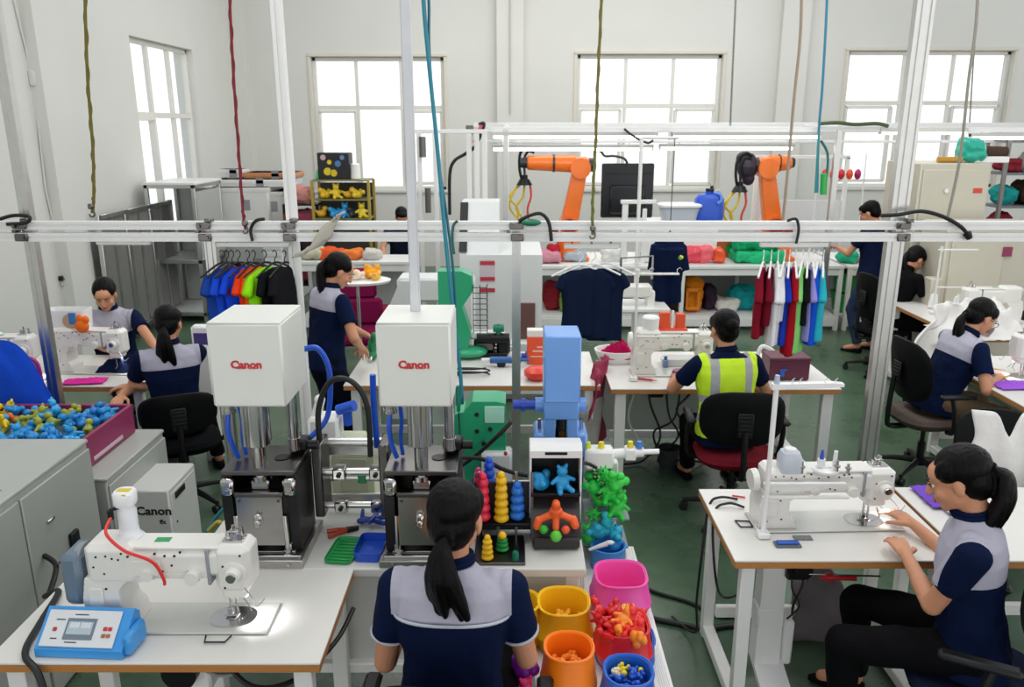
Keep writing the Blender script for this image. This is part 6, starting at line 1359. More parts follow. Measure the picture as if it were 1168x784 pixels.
o = obj('waste_bin', MB().lathe([(.001, .0), (.16, 0), (.19, .42), (.18, .42), (.15, .02), (.001, .02)], sq=4, k=36), M('bin_dark', '2c2f34', .5), None, (ay(150, 480, 4.9).x, 5.2, 0)); tag(o, 'dark grey bin under the left sewing table', 'bin')
# white machine next to woman at left (purple screen)
t = thing('display_unit', 'white unit with small purple screen behind the left seated woman', 'device', (ay(226, 395, 5.4).x, 5.5, 0)); obj('stand', MB().box((0, 0, .45), (.10, .10, .9), .008), WHITE, t); z_ = ay(226, 395, 5.4).z; obj('screen_case', MB().box((0, 0, z_), (.14, .08, .26), .015), WPLAST, t); obj('purple_screen', MB().box((.0, -.042, z_ + .03), (.10, .006, .10), .002), M('purple_screen', '4d4180', .3), t)
obj('neck', MB().box((0, 0, (.9 + z_ - .12) / 2), (.05, .05, max(.05, z_ - .12 - .9 + .02)), .004), WHITE, t)
# ------------------------------------------------------------------ right rear work places
g1 = (3.15, 4.05, 4.35, 5.75)
def side_table(label, x0, x1, y0, y1): return sewing_table(label, x0, x1, y0, y1, leg_w=.06)
side_table('white table with plywood edge before the woman with glasses', 3.12, 3.95, 4.45, 5.68)
side_table('white table with plywood edge behind the white cloth heap', 3.66, 4.5, 6.20, 7.60)
sewing_machine('white sewing machine before the woman with glasses at the right edge', (3.62, 5.15, TX), R(180), L=.44)
sewing_machine('white sewing machine behind the white cloth heap at the right rear', (4.15, 6.75, TX), R(180), L=.44)
q = ay(1075, 280, 6.9); thread_stand('white thread stand pole behind the white cloth heap', (max(3.75, ay(1078, 330, 6.9).x), 7.05, TX), h=ay(1078, 288, 6.9).z - TX, w=.36)
thread_cone('white thread cone on the right rear table, near the thread stand', (3.95, 7.3, TX)); thread_cone('white thread cone on the right rear table, behind the machine', (4.12, 7.2, TX), 'e6e6ea')
def fn(u, v_):   # white cloth cascading from the rear table toward the floor
    x = 3.42 - .36 * (1 - u) * (.25 + .75 * v_) + .05 * math.sin(v_ * 9) ; y = 6.15 - .30 * v_ + .12 * math.sin(u * 8) * (.3 + v_); z = 1.08 - .52 * v_ - .10 * abs(u - .55) + .05 * noise.noise(V((u * 6, v_ * 5, 2)))
    return (x + .35 * u, y + .02 * math.sin(u * 26), z)
hung_cloth('white_cloth', 'large white cloth draped over the end of the right rear table', 'cloth', fn, cloth('white', 'e4e2de'), 44, 30, .01)
heap_cloth('white_cloth', 'white cloth heap lying on the right rear table end', 'cloth', (3.85, 6.32, TX), (.7, .5), .30, cloth('white', 'e4e2de'), 12)
heap_cloth('violet_cloth', 'violet cloth piece on the table of the woman with glasses', 'cloth', (3.30, 4.95, TX), (.28, .16), .03, cloth('violet2', '9c5ad0'), 8)
heap_cloth('blue_cloth', 'bright blue cloth hanging at the right edge below the table', 'cloth', (3.05, 4.32, .45), (.40, .32), .26, cloth('azure', '1c6ad0'), 15)
o = obj('crate_under', MB().lathe([(.001, 0), (.19, 0), (.2, .44), (.19, .44), (.18, .01), (.001, .01)], sq=6), M('bin_grey', 'a4a6a8', .5), None, (3.05, 4.32, 0)); tag(o, 'grey bin carrying the bright blue cloth at the right edge', 'bin')
t = thing('sewing_lamp', 'round white magnifier ring at the machine of the woman with glasses', 'magnifier', (3.42, 4.78, TX)); obj('ring', MB().tube([(.08 * math.cos(i * PI / 10), .06 * math.sin(i * PI / 10), .08) for i in range(20)], .012, 8, closed=True), WPLAST, t); obj('stem', MB().cyl((.08, 0, .08), (.10, 0, 0), .008), WPLAST, t)
# ------------------------------------------------------------------ people
P3 = lambda x, y, z: tuple(az(x, y, z))
# woman at the workbench, seen from behind
fx = ay(517, 700, 2.2).x
person('person', 'woman with low ponytail in navy and grey shirt, back to us at the workbench', (fx, 2.14, .575), 2, feet=[(fx - .14, 2.52, 0), (fx + .14, 2.52, 0)], hands=[(fx - .17, 2.44, .80), (fx + .20, 2.46, .80)], lean=7, head_pitch=14, head_yaw=10, s=1.03, hair='low', voxel=.005, trim=True, yoke_z=.36, width=1.0,
       tail=[(0, 0), (.032, .04, 0), (.04, .10, .004), (.034, .155, .012), (.03, .205, .025)], elbow=[(-.25, -.35, -1), (.25, -.35, -1)], face=True)
office_chair('black office chair of the woman at the workbench, cut by the bottom edge', (fx + .01, 2.08, 0), 2, back_h=.34, seat_z=.455, back_z=.29)
# woman at the right foreground table
hx_, hy_ = az(1108, 728, .58).x, az(1108, 728, .58).y
whR = (az(1034, 634, .80), az(1044, 600, .80))
person('person', 'woman with ponytail in navy and grey shirt sewing at the right foreground table', (hx_, hy_, .57), -62, feet=[(hx_ - .38, hy_ + .12, 0), (hx_ - .20, hy_ + .42, 0)], hands=[tuple(whR[0]), tuple(whR[1])], lean=8, head_pitch=24, head_yaw=4, hair='ponytail', voxel=.005, yoke_z=.30,
       tail=[(0, 0), (.035, .02), (.045, .09), (.03, .16), (.015, .21)], elbow=[(-.2, -.9, -.9), (.1, .4, -1)], curl=.35)
office_chair('black office chair with dark blue seat under the woman at the right foreground table', (hx_ + .02, hy_ - .02, 0), -62, back_w=.48, back_h=.46, seat_z=.46, seat_mat=cloth('seat_navy', '141c30'), back_z=.30)
# woman in the hi-vis vest
vx, vy = az(838, 492, .57).x - .06, az(838, 492, .57).y
person('person', 'woman in fluorescent yellow safety vest seated at the middle table, back to us', (vx, vy, .57), -6, feet=[(vx - .10, vy + .52, 0), (vx + .22, vy + .50, 0)], hands=[(vx - .24, vy + .42, .79), (vx + .20, vy + .42, .79)], lean=10, head_pitch=16, head_yaw=-6, hair='bun', voxel=.007, vest=True, shirt=(NAVY, None), elbow=[(-.8, -.2, -.9), (.8, -.2, -.9)], s=1.0, face=True)
office_chair('black office chair with red seat under the woman in the yellow vest', (vx + .05, vy - .04, 0), 4, back_w=.50, back_h=.36, seat_z=.47, seat_mat=cloth('seat_red', '6a1622'), back_z=.27)
# left women
lx, ly = az(203, 478, .57).x, az(203, 478, .57).y
person('person', 'woman in navy and grey shirt seated with her back to us at the left table', (lx, ly, .57), -28, feet=[(lx - .2, ly + .42, 0), (lx + .04, ly + .5, 0)], hands=[P3(138, 452, .79), P3(152, 440, .80)], lean=6, head_pitch=20, head_yaw=18, hair='low', voxel=.007, s=.98, elbow=[(-.5, -.4, -1), (.5, -.2, -1)], face=True, yoke_z=.355)
office_chair('black office chair under the woman seated at the left table', (lx + .03, ly - .05, 0), -24, back_w=.46, back_h=.28, seat_z=.47, back_z=.22)
w1 = az(130, 425, .57)
person('person', 'woman facing us behind the left sewing machine, looking down', (ay(130, 400, 5.95).x, 6.0, .57), 172, feet=[(-2.95, 5.72, 0), (-2.75, 5.72, 0)], hands=[(-2.62, 5.62, .80), (-2.95, 5.62, .80)], lean=8, head_pitch=26, head_yaw=-8, hair='bun', voxel=.005, s=.98, elbow=[(.6, .3, -1), (-.6, .3, -1)])
# standing woman
sx_ = ay(376, 400, 5.25)
person('person', 'woman with long ponytail standing at the long white table behind the left press', (ay(372, 400, 5.3).x, 5.25, .87), 48, stand=True, feet=[(ay(372, 400, 5.3).x - .06, 5.28, 0), (ay(372, 400, 5.3).x + .1, 5.18, 0)], hands=[(ay(372, 400, 5.3).x + .22, 5.62, .93), tuple(ay(412, 396, 5.28))], lean=10, head_pitch=32, head_yaw=18, hair='ponytail', voxel=.007, s=.96, yoke_z=.35,
       tail=[(0, 0), (.035, .04), (.035, .14), (.025, .26), (.015, .36)], elbow=[(0, 0, -1), (.4, -.4, -1)], pants=cloth('dark_trousers', '0c1222'))
# woman with glasses
gx, gy = az(1080, 455, .57).x - .09, az(1080, 455, .57).y
_, gi_ = person('person', 'woman with glasses and mask leaning over the right table, in navy and grey shirt', (gx, gy, .57), 84, feet=[(gx + .38, gy + .1, 0), (gx + .34, gy - .1, 0)], hands=[tuple(ay(1142, 425, gy + .1)), tuple(ay(1140, 430, gy - .12))], lean=24, head_pitch=30, head_yaw=0, hair='low', voxel=.006, s=1.0, yoke_z=.32, pants=cloth('khaki', '6b5a44'), elbow=[(0, .4, -1), (0, -.6, -1)],)
hc, hf, hu, hr = gi_['hc'], gi_['hf'], gi_['hu'], gi_['hr']; RH = Matrix((hr, hf, hu)).transposed()
gt = thing('glasses', 'thin dark-rimmed glasses worn by the woman at the right table', 'glasses', tuple(hc))
for q in (-1, 1):
    obj('lens_rim', MB().tube([RH @ V((q * .032 + .022 * math.cos(i * PI / 8), .104, .002 + .016 * math.sin(i * PI / 8))) for i in range(16)], .0018, 6, closed=True), BLACKM, gt); obj('temple', MB().tube([RH @ V((q * .055, .103, .006)), RH @ V((q * .078, .07, .008)), RH @ V((q * .080, -.01, .004))], .0018, 6), BLACKM, gt)
mk = MB().sheet(lambda u, v_: hc + RH @ V(((u - .5) * .115, .092 + .024 * math.cos((u - .5) * 2.6) - .01 * abs(v_ - .4), -.02 - .075 * v_)), 12, 8, .003); mo = obj('face_mask', mk, M('mask_white', 'dcdcdc', .8)); tag(mo, 'white face mask worn by the woman at the right table', 'mask')
office_chair('brown-grey office chair under the woman with glasses', (gx - .04, gy, 0), 84, back_w=.46, back_h=.44, seat_z=.47, seat_mat=cloth('seat_taupe', '554a44'))
# standing man
mp_ = az(985, 402, 0)
person('person', 'man in navy shirt and jeans standing at the far benches, turned left', (mp_.x, mp_.y, .90), -40, stand=True, feet=[(mp_.x - .1, mp_.y - .05, 0), (mp_.x + .1, mp_.y + .05, 0)], hands=[tuple(ay(955, 282, mp_.y + .25)), (mp_.x + .1, mp_.y + .40, 1.0)], lean=6, head_pitch=28, head_yaw=-10, hair='short', sex='m', voxel=.008, s=1.0, shirt=(cloth('navy_man', '101b3a'), None), pants=cloth('jeans', '2c3850'), elbow=[(-.4, -.3, -1), (.5, -.3, -1)])
# dark clothed person bent over the right rear table
dx_, dy_ = az(1012, 362, .57).x, az(1012, 362, .57).y
person('person', 'person in black bending over the right rear table', (dx_, dy_, .57), 70, feet=[(dx_ + .36, dy_ + .1, 0), (dx_ + .34, dy_ - .1, 0)], hands=[(dx_ + .5, dy_ + .2, .80), (dx_ + .5, dy_ - .05, .80)], lean=22, head_pitch=45, hair='low', voxel=.008, shirt=(BLACKC, None), face=True)
office_chair('dark office chair under the person in black at the right rear table', (dx_ - .05, dy_, 0), 75, arms=False, back_h=.46)
# far person behind the rails
fp = ay(455, 240, 10.4)
person('person', 'dark-haired person seated far back below the left rear window', (fp.x, 10.5, .66), 165, feet=[(fp.x - .1, 10.1, 0), (fp.x + .1, 10.1, 0)], hands=[(fp.x + .2, 10.0, .83), (fp.x - .15, 10.0, .83)], lean=8, head_pitch=35, hair='short', voxel=.009, s=1.0, shirt=(cloth('navy_far', '141c30'), None), face=True)
# ------------------------------------------------------------------ far tables, robots, light frame, storage
FT = .80
def bench_shelf(label, x0, x1, y0, y1, z=FT, n=4):
    t = thing('shelf_bench', label, 'workbench', ((x0 + x1) / 2, (y0 + y1) / 2, 0)); W_, D_ = x1 - x0, y1 - y0
    obj('tabletop', MB().box((0, 0, z - .02), (W_, D_, .04), .005), WHITE, t); obj('apron', MB().box((0, -D_ / 2 + .03, z - .08), (W_ - .02, .03, .08), .004), WHITE, t); obj('lower_shelf', MB().box((0, 0, .16), (W_ - .02, D_ - .06, .03), .004), WHITE, t); obj('front_kick', MB().box((0, -D_ / 2 + .04, .10), (W_ - .02, .03, .10), .004), WHITE, t)
    obj('back_panel', MB().box((0, D_ / 2 - .03, .48), (W_ - .04, .01, .60)), M('bench_back', '9a9c9c', .5), t)
    for i in range(n + 1):
        x = -W_ / 2 + .03 + (W_ - .06) * i / n
        for y in (-D_ / 2 + .03, D_ / 2 - .03): obj('leg', MB().box((x, y, z / 2 - .02), (.05, .05, z - .04), .004), WHITE, t)
    return t
bl_ = ay(596, 303, 9.4).x; br_ = ay(962, 303, 9.4).x
bench_shelf('long white shelf bench in the rear middle holding bags and the robots', bl_, br_, 9.35, 10.45)
bench_shelf('second white shelf bench in the rear behind the standing man', br_ + .05, br_ + 1.6, 9.35, 10.45, n=2)
bench_shelf('white bench at the rear left before the dark-haired person', ay(345, 300, 9.6).x, ay(470, 300, 9.6).x, 9.3, 9.85, .86, n=2)
# robots
def robot(label, X, Y, z0, flip, up, s=1.0, heading=0):
    t = thing('robot_arm', label, 'robot arm', (X, Y, z0), heading, 'orange robot arms'); t.scale = (s,) * 3
    O_ = M('robot_orange', 'f2741a', .32, var=.03, coat=.3); D_ = M('robot_dark', '2a2a30', .4)
    f = flip
    obj('base', MB().cyl((0, 0, 0), (0, 0, .10), .17, .15, 28).box((0, 0, .02), (.38, .38, .04), .01).cyl((0, 0, .10), (0, 0, .22), .12, .11, 28), O_, t)
    sh = MB().box((0, .0, .30), (.15, .20, .20), .03).cyl((0, -.12, .33), (0, .12, .33), .095, k=28); sh = obj('shoulder', sh, O_, t)
    obj('shoulder_motor', MB().cyl((0, -.17, .33), (0, -.12, .33), .07, k=24).cyl((-f * .10, .02, .27), (-f * .19, .02, .27), .07, k=20), M('robot_red', '8a2430', .4), sh)
    e = V((f * .10, 0, .86)); b = V((0, 0, .33))
    m = MB().prism([(-.085, .33), (.085, .33), (e.x + .07, e.z), (e.x - .07, e.z)], -.06, .06, 'y'); lm = remesh(m, .01, 3); setmats(lm, O_); lo = obj('lower_arm', lm, None, t); 
    obj('elbow', MB().cyl((e.x, -.09, e.z), (e.x, .09, e.z), .095, k=28).box((e.x, 0, e.z + .03), (.17, .15, .15), .03), O_, t)
    obj('elbow_motor', MB().cyl((e.x + f * .08, 0, e.z + .03), (e.x + f * .14, 0, e.z + .03), .065, k=20), D_, t)
    w_ = e + V((-f * .50 * up, 0, .05))
    m = MB().cyl(e + V((-f * .04 * up, 0, .04)), w_, .082, .066, 24, b=.01); fo = obj('forearm', m, O_, t); obj('seam', MB().cyl(e + V((-f * .24 * up, 0, .046)), e + V((-f * .26 * up, 0, .046)), .083, k=24), D_, fo)
    obj('wrist', MB().cyl(w_, w_ + V((-f * .07 * up, 0, -.0)), .052, .045, 20), D_, t)
    return t, w_
def gripper(label, P, n=2):
    t = thing('gripper_hoses', label, 'gripper', P); m = MB()
    obj('conduit', MB().tube([(.10, 0, .42), (.02, 0, .46), (-.07, 0, .38), (-.08, 0, .20), (-.05, 0, .06)], .018, 8, smooth=5), BLACKM, t); obj('conduit', MB().tube([(.10, .02, .38), (.03, .02, .40), (-.02, .02, .32), (-.02, .02, .18), (-.01, 0, .06)], .015, 8, smooth=5), BLACKM, t)
    obj('head', MB().cyl((-.02, 0, .0), (-.02, 0, .07), .10, .06, 20).cyl((-.02, 0, .06), (-.02, 0, .12), .04), BLACKM, t)
    yl = plast('hose_yellow', 'd8b820')
    for i, (a, b, c) in enumerate(((-.10, -.18, -.20), (-.02, -.04, -.12), (.05, .06, .02), (-.07, -.20, -.10))): obj('finger_hose', MB().tube([(a, 0, .0), (b, -.03, -.14), (c, -.02, -.28), (b * .5, 0, -.42)], .014, 6, smooth=4), yl if i != 2 else plast('hose_red', 'd8402c'), t)
    return t
RY = 9.9
x1 = ay(655, 250, RY).x; zt_ = ay(660, 182, RY).z; s1 = (zt_ - FT) / .94
robot('orange robot arm on the rear bench left of the black monitor, bent to the left', x1 - .07, RY, FT, 1, 1, s1)
gripper('dark gripper with yellow hoses hanging left of the first robot arm', (ay(600, 215, RY).x, RY, ay(600, 211, RY).z))
x2 = ay(872, 250, RY).x; r2, w2 = robot('orange robot arm on the rear bench right of the blue jug, reaching right', x2 + .1, RY, FT, -1, .45, s1)
gripper('dark gripper with yellow hoses hanging left of the second robot arm', (ay(842, 222, RY).x, RY - .12, ay(842, 218, RY).z))
o = obj('cable_pack', blob_mesh([((0, 0, 0), (.13, .10, .17)), ((-.06, 0, .10), (.09, .08, .08)), ((.02, 0, -.14), (.08, .07, .09))], .01), None, None, (ay(852, 192, RY).x, RY - .02, ay(852, 190, RY).z)); setmats(o.data, M('pack_dark', '2a1c2c', .5, var=.5)); tag(o, 'dark cable pack strapped on the elbow of the second robot arm', 'cable pack')
# monitor from behind
mx_ = ay(716, 218, 9.55); t = thing('computer_monitor', 'large black monitor seen from behind on the rear bench', 'monitor', (mx_.x, 9.6, FT)); zc = mx_.z - FT
obj('back_shell', MB().box((0, .0, zc), (.62, .05, .64), .015).box((0, -.04, zc - .1), (.42, .06, .34), .02), M('monitor_black', '0d1016', .22), t); obj('bezel', MB().box((0, -.027, zc + .2), (.56, .006, .01)), BLACKP, t)
obj('stand_post', MB().box((-.03, -.10, (zc - .1) / 2), (.07, .05, zc - .1), .006), WHITE, t); obj('cross_arm', MB().box((.12, -.12, zc - .12), (.42, .03, .05), .006), WHITE, t); obj('stand_foot', MB().box((0, -.05, .01), (.36, .26, .02), .006), WHITE, t)
obj('side_post', MB().box((.20, -.12, (zc - .2) / 2), (.05, .04, zc - .2), .004), WHITE, t)
o = cable('black_cable', 'black cable rising from the monitor to the light frame', [ay(x, y, 9.4) for x, y in ((716, 188), (712, 181), (700, 178), (690, 178), (684, 172), (672, 172))], .014)
def jug(label, P, w_=.36, h=.45):
    t = thing('water_jug', label, 'jug', P); bm = plast('jug_blue', '1b4fc0', .35)
    obj('body', MB().lathe([(.001, 0), (w_ / 2, 0), (w_ / 2, h * .72), (w_ * .38, h * .88), (w_ * .14, h * .92), (w_ * .14, h), (.001, h)], k=32, sq=4, ay_=.7), bm, t); obj('handle', MB().tube([(w_ * .1, -w_ * .2, h * .95), (w_ * .30, -w_ * .3, h * .9), (w_ * .34, -w_ * .36, h * .7), (w_ * .2, -w_ * .38, h * .6)], .018, 8, smooth=3), plast('jug_light', '5a8ae0'), t); obj('cap', MB().cyl((0, 0, h), (0, 0, h + .03), w_ * .15), BLACKP, t)
    return t
jg = ay(810, 248, 9.6); jug('blue plastic jug on the rear bench right of the white container', (jg.x, 9.7, ay(810, 251, 9.65).z), .34, .34)
o = obj('jug_riser', MB().box((0, 0, (ay(810, 251, 9.65).z - FT) / 2), (.9, .4, ay(810, 251, 9.65).z - FT - .004), .01), WHITE, None, (jg.x - .35, 9.78, FT)); tag(o, 'white riser box on the rear bench under the jug and white container', 'riser')
zr_ = ay(810, 251, 9.65).z
t = thing('storage_tub', 'white translucent lidded tub between monitor and blue jug', 'tub', (ay(776, 240, 9.6).x, 9.68, zr_)); obj('shell', MB().lathe([(.001, 0), (.20, 0), (.24, .16), (.001, .16)], k=32, sq=5, ay_=.55), M('frosted_plastic', 'c2c8d2', .3), t); obj('lid', MB().lathe([(.001, .16), (.26, .16), (.26, .185), (.23, .2), (.001, .2)], k=32, sq=5, ay_=.6), WPLAST, t)
# bags and pads on the rear bench
def pillow(name, label, P, size, col, seed=0, rz=0, cat='bag', group=None):
    m = MB(); s = size
    me = remesh(MB().box((0, 0, s[2] / 2), s, min(s) * .22), .014, 4, lambda co, n: co + n * (.030 * noise.noise(V((co.x * 7 + seed, co.y * 7, co.z * 9))) + .016 * noise.noise(V((co.x * 19, co.y * 15, co.z * 24 + seed)))))
    setmats(me, cloth('p' + col, col) if name != 'plastic_bag' else plast('bagp' + col, col, .3)); o = bpy.data.objects.new(name, me); COL.objects.link(o); o.location = P; o.rotation_euler.z = rz; return tag(o, label, cat, group)
def rb(px, py, Y, dz=0): p = ay(px, py, Y); return (p.x, Y, FT + .005)
for i, (px, w_, h, c, l) in enumerate(((789, .26, .20, 'e8455a', 'pink-red plastic bag on the rear bench, leftmost of three'), (804, .22, .22, 'ef6a72', 'salmon plastic bag on the rear bench, middle of three'), (818, .16, .19, 'e8552c', 'red-orange plastic bag on the rear bench, right of the salmon one'))): pillow('plastic_bag', l, rb(px, 295, 9.6), (w_, .22, h), c, i)
t = thing('leaning_board', 'orange-brown board with green emblem leaning on the rear bench', 'board', rb(826, 290, 9.95)); obj('board', MB().box((0, 0, .13), (.34, .02, .26), .004), M('board_orange', 'c8642c', .6), t); obj('emblem', MB().cyl((.05, -.012, .12), (.05, -.015, .12), .05), plast('emblem_green', '2f9a50'), t)
pillow('foam_pad', 'upper green foam pad on the rear bench behind the right shirts', (ay(860, 285, 9.7).x, 9.72, FT + .15), (.52, .35, .13), '1fa06a', 5, cat='pad'); pillow('foam_pad', 'lower green foam pad stacked under another on the rear bench', (ay(862, 296, 9.7).x, 9.68, FT + .005), (.60, .4, .14), '2bb87c', 6, cat='pad')
o = obj('orange_tray', MB().lathe([(.001, 0), (.30, 0), (.34, .10), (.32, .10), (.28, .02), (.001, .02)], sq=4, ay_=.5), plast('tray_orange', 'e8711c'), None, (ay(875, 275, 10.1).x, 10.15, FT)); tag(o, 'orange tray at the foot of the second robot arm', 'tray')
for i, (px, w_, h, c, l) in enumerate(((625, .3, .14, 'c88a98', 'rose cloth pile on the rear bench, left end'), (655, .26, .12, 'a8b0b8', 'grey folded pile on the rear bench beside the rose one'), (700, .3, .16, 'd8d8d4', 'white folded pile on the rear bench behind the navy shirts'), (740, .22, .14, '8aa8c8', 'pale blue pile on the rear bench right of the navy shirts'), (755, .16, .12, 'c8b83a', 'yellow-green pouch on the rear bench near the coverall'), (632, .16, .2, 'b02838', 'red fabric roll on the rear bench at left'))): pillow('cloth_pile', l, rb(px, 300, 9.62 + .12 * (i % 2)), (w_, .26, h), c, 30 + i, cat='pile')
# under the bench, on its lower shelf
def lsh(px, Y=9.75): return (ay(px, 340, Y).x, Y, .178)
for i, (px, w_, h, c, l) in enumerate(((790, .22, .42, 'd8801c', 'orange and black power tool case under the rear bench'), (808, .16, .30, '3a2a3c', 'dark purple bundle under the rear bench right of the tool case'), (770, .16, .34, '2c2420', 'dark brown bundle under the rear bench at the coverall'), (846, .34, .30, '1f9aa0', 'teal bag under the rear bench'), (873, .24, .26, '8a8f94', 'grey bundle on the rear bench lower shelf behind the maroon shirts'), (630, .22, .34, '8a2430', 'dark red bundle under the rear bench at left'), (645, .14, .28, '7a9a3c', 'olive green bundle under the rear bench at left'), (680, .3, .2, 'c8c8c4', 'white bundle under the rear bench behind the navy shirts'), (828, .26, .16, 'd8d4cc', 'white pouch lying before the teal bag under the rear bench'))): pillow('storage_bundle', l, lsh(px, 9.72 + .1 * (i % 2)), (w_, .3, h), c, 60 + i, cat='bundle')
o = obj('box_frame', MB().box((0, 0, .07), (.12, .02, .04), .004).box((0, 0, .3), (.16, .02, .04), .004).box((-.07, 0, .18), (.03, .02, .26), .004).box((.07, 0, .18), (.03, .02, .26), .004), plast('tool_orange', 'e0801c'), None, (ay(790, 345, 9.5).x, 9.50, .178)); tag(o, 'orange tool frame standing before the black tool case', 'frame')
# green crates right
for i in range(2):
    t = thing('stacking_crate', ('lower green crate left of the standing man', 'upper green crate left of the standing man')[i], 'crate', (ay(968, 350, 9.7).x + .05, 9.7, .178 + i * .26)); obj('shell', MB().lathe([(.001, 0), (.22, 0), (.25, .24), (.235, .24), (.20, .02), (.001, .02)], sq=7, k=36, ay_=.7), plast('crate_green', '1c9a4a'), t); obj('rim', MB().lathe([(.235, .215), (.262, .215), (.262, .24), (.235, .24), (.235, .215)], sq=7, k=36, ay_=.72), plast('crate_green', '1c9a4a'), t)
for i, (px, w_, h, c, l) in enumerate(((965, .2, .14, '2fae88', 'mint pouch on the second rear bench'), (985, .3, .08, 'd8dadc', 'white sheets pile on the second rear bench'), (1000, .2, .16, '3a5a8a', 'blue pouch on the second rear bench behind the man'))): pillow('cloth_pile', l, rb(px, 300, 9.6 + .1 * i), (w_, .26, h), c, 80 + i, cat='pile')
# coverall hanging
cz = ay(764, 268, 7.6); t = thing('hanging_coverall', 'navy coverall with small yellow emblem hanging before the rear bench', 'coverall', (cz.x, 7.6, cz.z)); L1 = cz.z - ay(764, 300, 7.6).z; L2 = cz.z - ay(764, 345, 7.6).z
m = MB(); m.ell((0, 0, -.12), (.15, .09, .14), 18); m.cyl((0, 0, -.12), (0, 0, -L2 * .55), .15, .13, 20)
for q in (-1, 1): m.cyl((q * .06, 0, -L2 * .5), (q * .065, 0, -L2), .085, .08, 16); m.cyl((q * .12, 0, -.10), (q * .16, -.02, -L2 * .52), .055, .05, 12)
me = remesh(m, .012, 4, lambda co, n: co + n * .015 * noise.noise(V((co.x * 9, co.y * 9, co.z * 5)))); setmats(me, NAVY); o = bpy.data.objects.new('garment', me); COL.objects.link(o); o.parent = t
obj('emblem', MB().ell((.07, -.115, -.20), (.05, .012, .026), 14), plast('emblem_yellow', 'd8d838'), t); obj('emblem_core', MB().ell((.07, -.125, -.20), (.03, .008, .012), 12), plast('emblem_green', '2f9a50'), t)
hk_ = obj('hanger', MB().tube([(-.10, 0, -.03), (0, 0, .03), (.10, 0, -.03)], .007, 6).tube([(0, 0, .03), (0, 0, .9)], .004, 6), BLACKM, t)
t = thing('support_stand', 'white T stand holding the coverall before the rear bench', 'stand', (cz.x - .30, 7.65, 0)); hz_ = cz.z + .9
obj('pole', MB().cyl((0, 0, 0), (0, 0, hz_), .018).cyl((0, 0, 0), (0, 0, .02), .16), WHITE, t); obj('arm', MB().cyl((0, 0, hz_), (.34, -.05, hz_), .012), WHITE, t)
# machine parts between navy shirts and coverall
t = thing('white_sewing_head', 'white machine unit with wire parts left of the coverall', 'machine', (ay(732, 330, 7.4).x, 7.45, 0)); 
obj('table_leg', MB().box((0, 0, .36), (.10, .4, .72), .01), WHITE, t); obj('top_plate', MB().box((0, 0, .74), (.5, .45, .04), .008), WHITE, t); obj('head', MB().box((-.06, -.05, .90), (.30, .14, .12), .02).box((.08, -.05, .82), (.08, .12, .18), .015), WHITE2, t); obj('wire_frame', MB().tube([(-.2, 0, .76), (-.2, 0, 1.2), (.1, 0, 1.22), (.1, 0, 1.0)], .012, 6), STEEL, t)
# ---- rear light frame
LFY = 8.7; zt1 = ay(700, 148, LFY).z; xa = ay(536, 150, LFY).x; xb = 7.4
t = thing('light_frame', 'rear white frame carrying the fluorescent tubes over the benches', 'frame', (0, LFY, 0))
for dy, z in ((0, zt1), (1.0, zt1 + .05)): obj('rail', MB().box(((xa + xb) / 2, dy, z), (xb - xa, .045, .055), .004), RAILW, t)
obj('rail', MB().box(((xa + xb) / 2, .5, zt1 - .13), (xb - xa, .03, .03), .004), RAILW, t)
for x in (xa, ay(577, 200, LFY).x, ay(952, 200, LFY).x, xb):
    obj('post', MB().box((x, 0, zt1 / 2), (.06, .06, zt1), .004), ALU, t); obj('cross_piece', MB().box((x, .5, zt1 + .02), (.045, 1.0, .045), .004), RAILW, t)
for x in (xa + .02, ay(470, 190, LFY).x): pass
obj('joint', MB().box((xa, -.02, zt1), (.08, .08, .09), .006), STEELD, t)
LIT = bpy.data.materials.new('lit_tube'); LIT.use_nodes = True; _b = LIT.node_tree.nodes['Principled BSDF']; _b.inputs['Emission Color'].default_value = (.95, .98, 1, 1); _b.inputs['Emission Strength'].default_value = 5
def tube_light(label, pxa, pxb, py, Y):
    a = ay(pxa, py, Y); b = ay(pxb, py, Y); t = thing('fluorescent_light', label, 'ceiling light', ((a.x + b.x) / 2, Y, a.z), 0, 'fluorescent tubes in the rear'); L = (b.x - a.x)
    obj('housing', MB().prism([(-.05, .05), (.05, .05), (.03, .01), (-.03, .01)], -L / 2, L / 2, 'x'), WHITE, t); obj('tube', MB().cyl((-L / 2 + .02, 0, 0), (L / 2 - .02, 0, 0), .022, k=12), LIT, t)
    for q in (-1, 1): obj('end_cap', MB().box((q * (L / 2 - .01), 0, .01), (.02, .06, .06), .004), WPLAST, t); obj('hanger_rod', MB().cyl((q * L * .35, 0, .05), (q * L * .35, 0, zt1 - a.z if zt1 - a.z > .06 else .07), .006), STEEL, t)
tube_light('fluorescent light over the first robot, the upper and longer-left one', 561, 750, 156, LFY)
tube_light('fluorescent light over the first robot, the lower one', 561, 745, 170, LFY + .6)
tube_light('fluorescent light over the second robot, the upper one', 766, 936, 156, LFY)
tube_light('fluorescent light over the second robot, the lower one', 752, 905, 169, LFY + .6)
tube_light('fluorescent light in front of the right window', 1003, 1102, 151, LFY)
tube_light('fluorescent light over the cream cabinet at the right edge', 1106, 1190, 157, LFY)
cable('wire_bundle', 'pink and black wires tied to the left corner of the rear light frame', [ay(x, y, LFY - .08) for x, y in ((546, 142), (552, 141), (549, 152), (541, 168), (530, 176), (518, 184), (513, 200), (513, 245))], .018)
cable('wire_bundle', 'red-pink wire hanging from the left corner of the rear light frame', [ay(x, y, LFY - .1) for x, y in ((549, 143), (545, 152), (541, 163))], .018, plast('wire_pink', 'd8606c'))
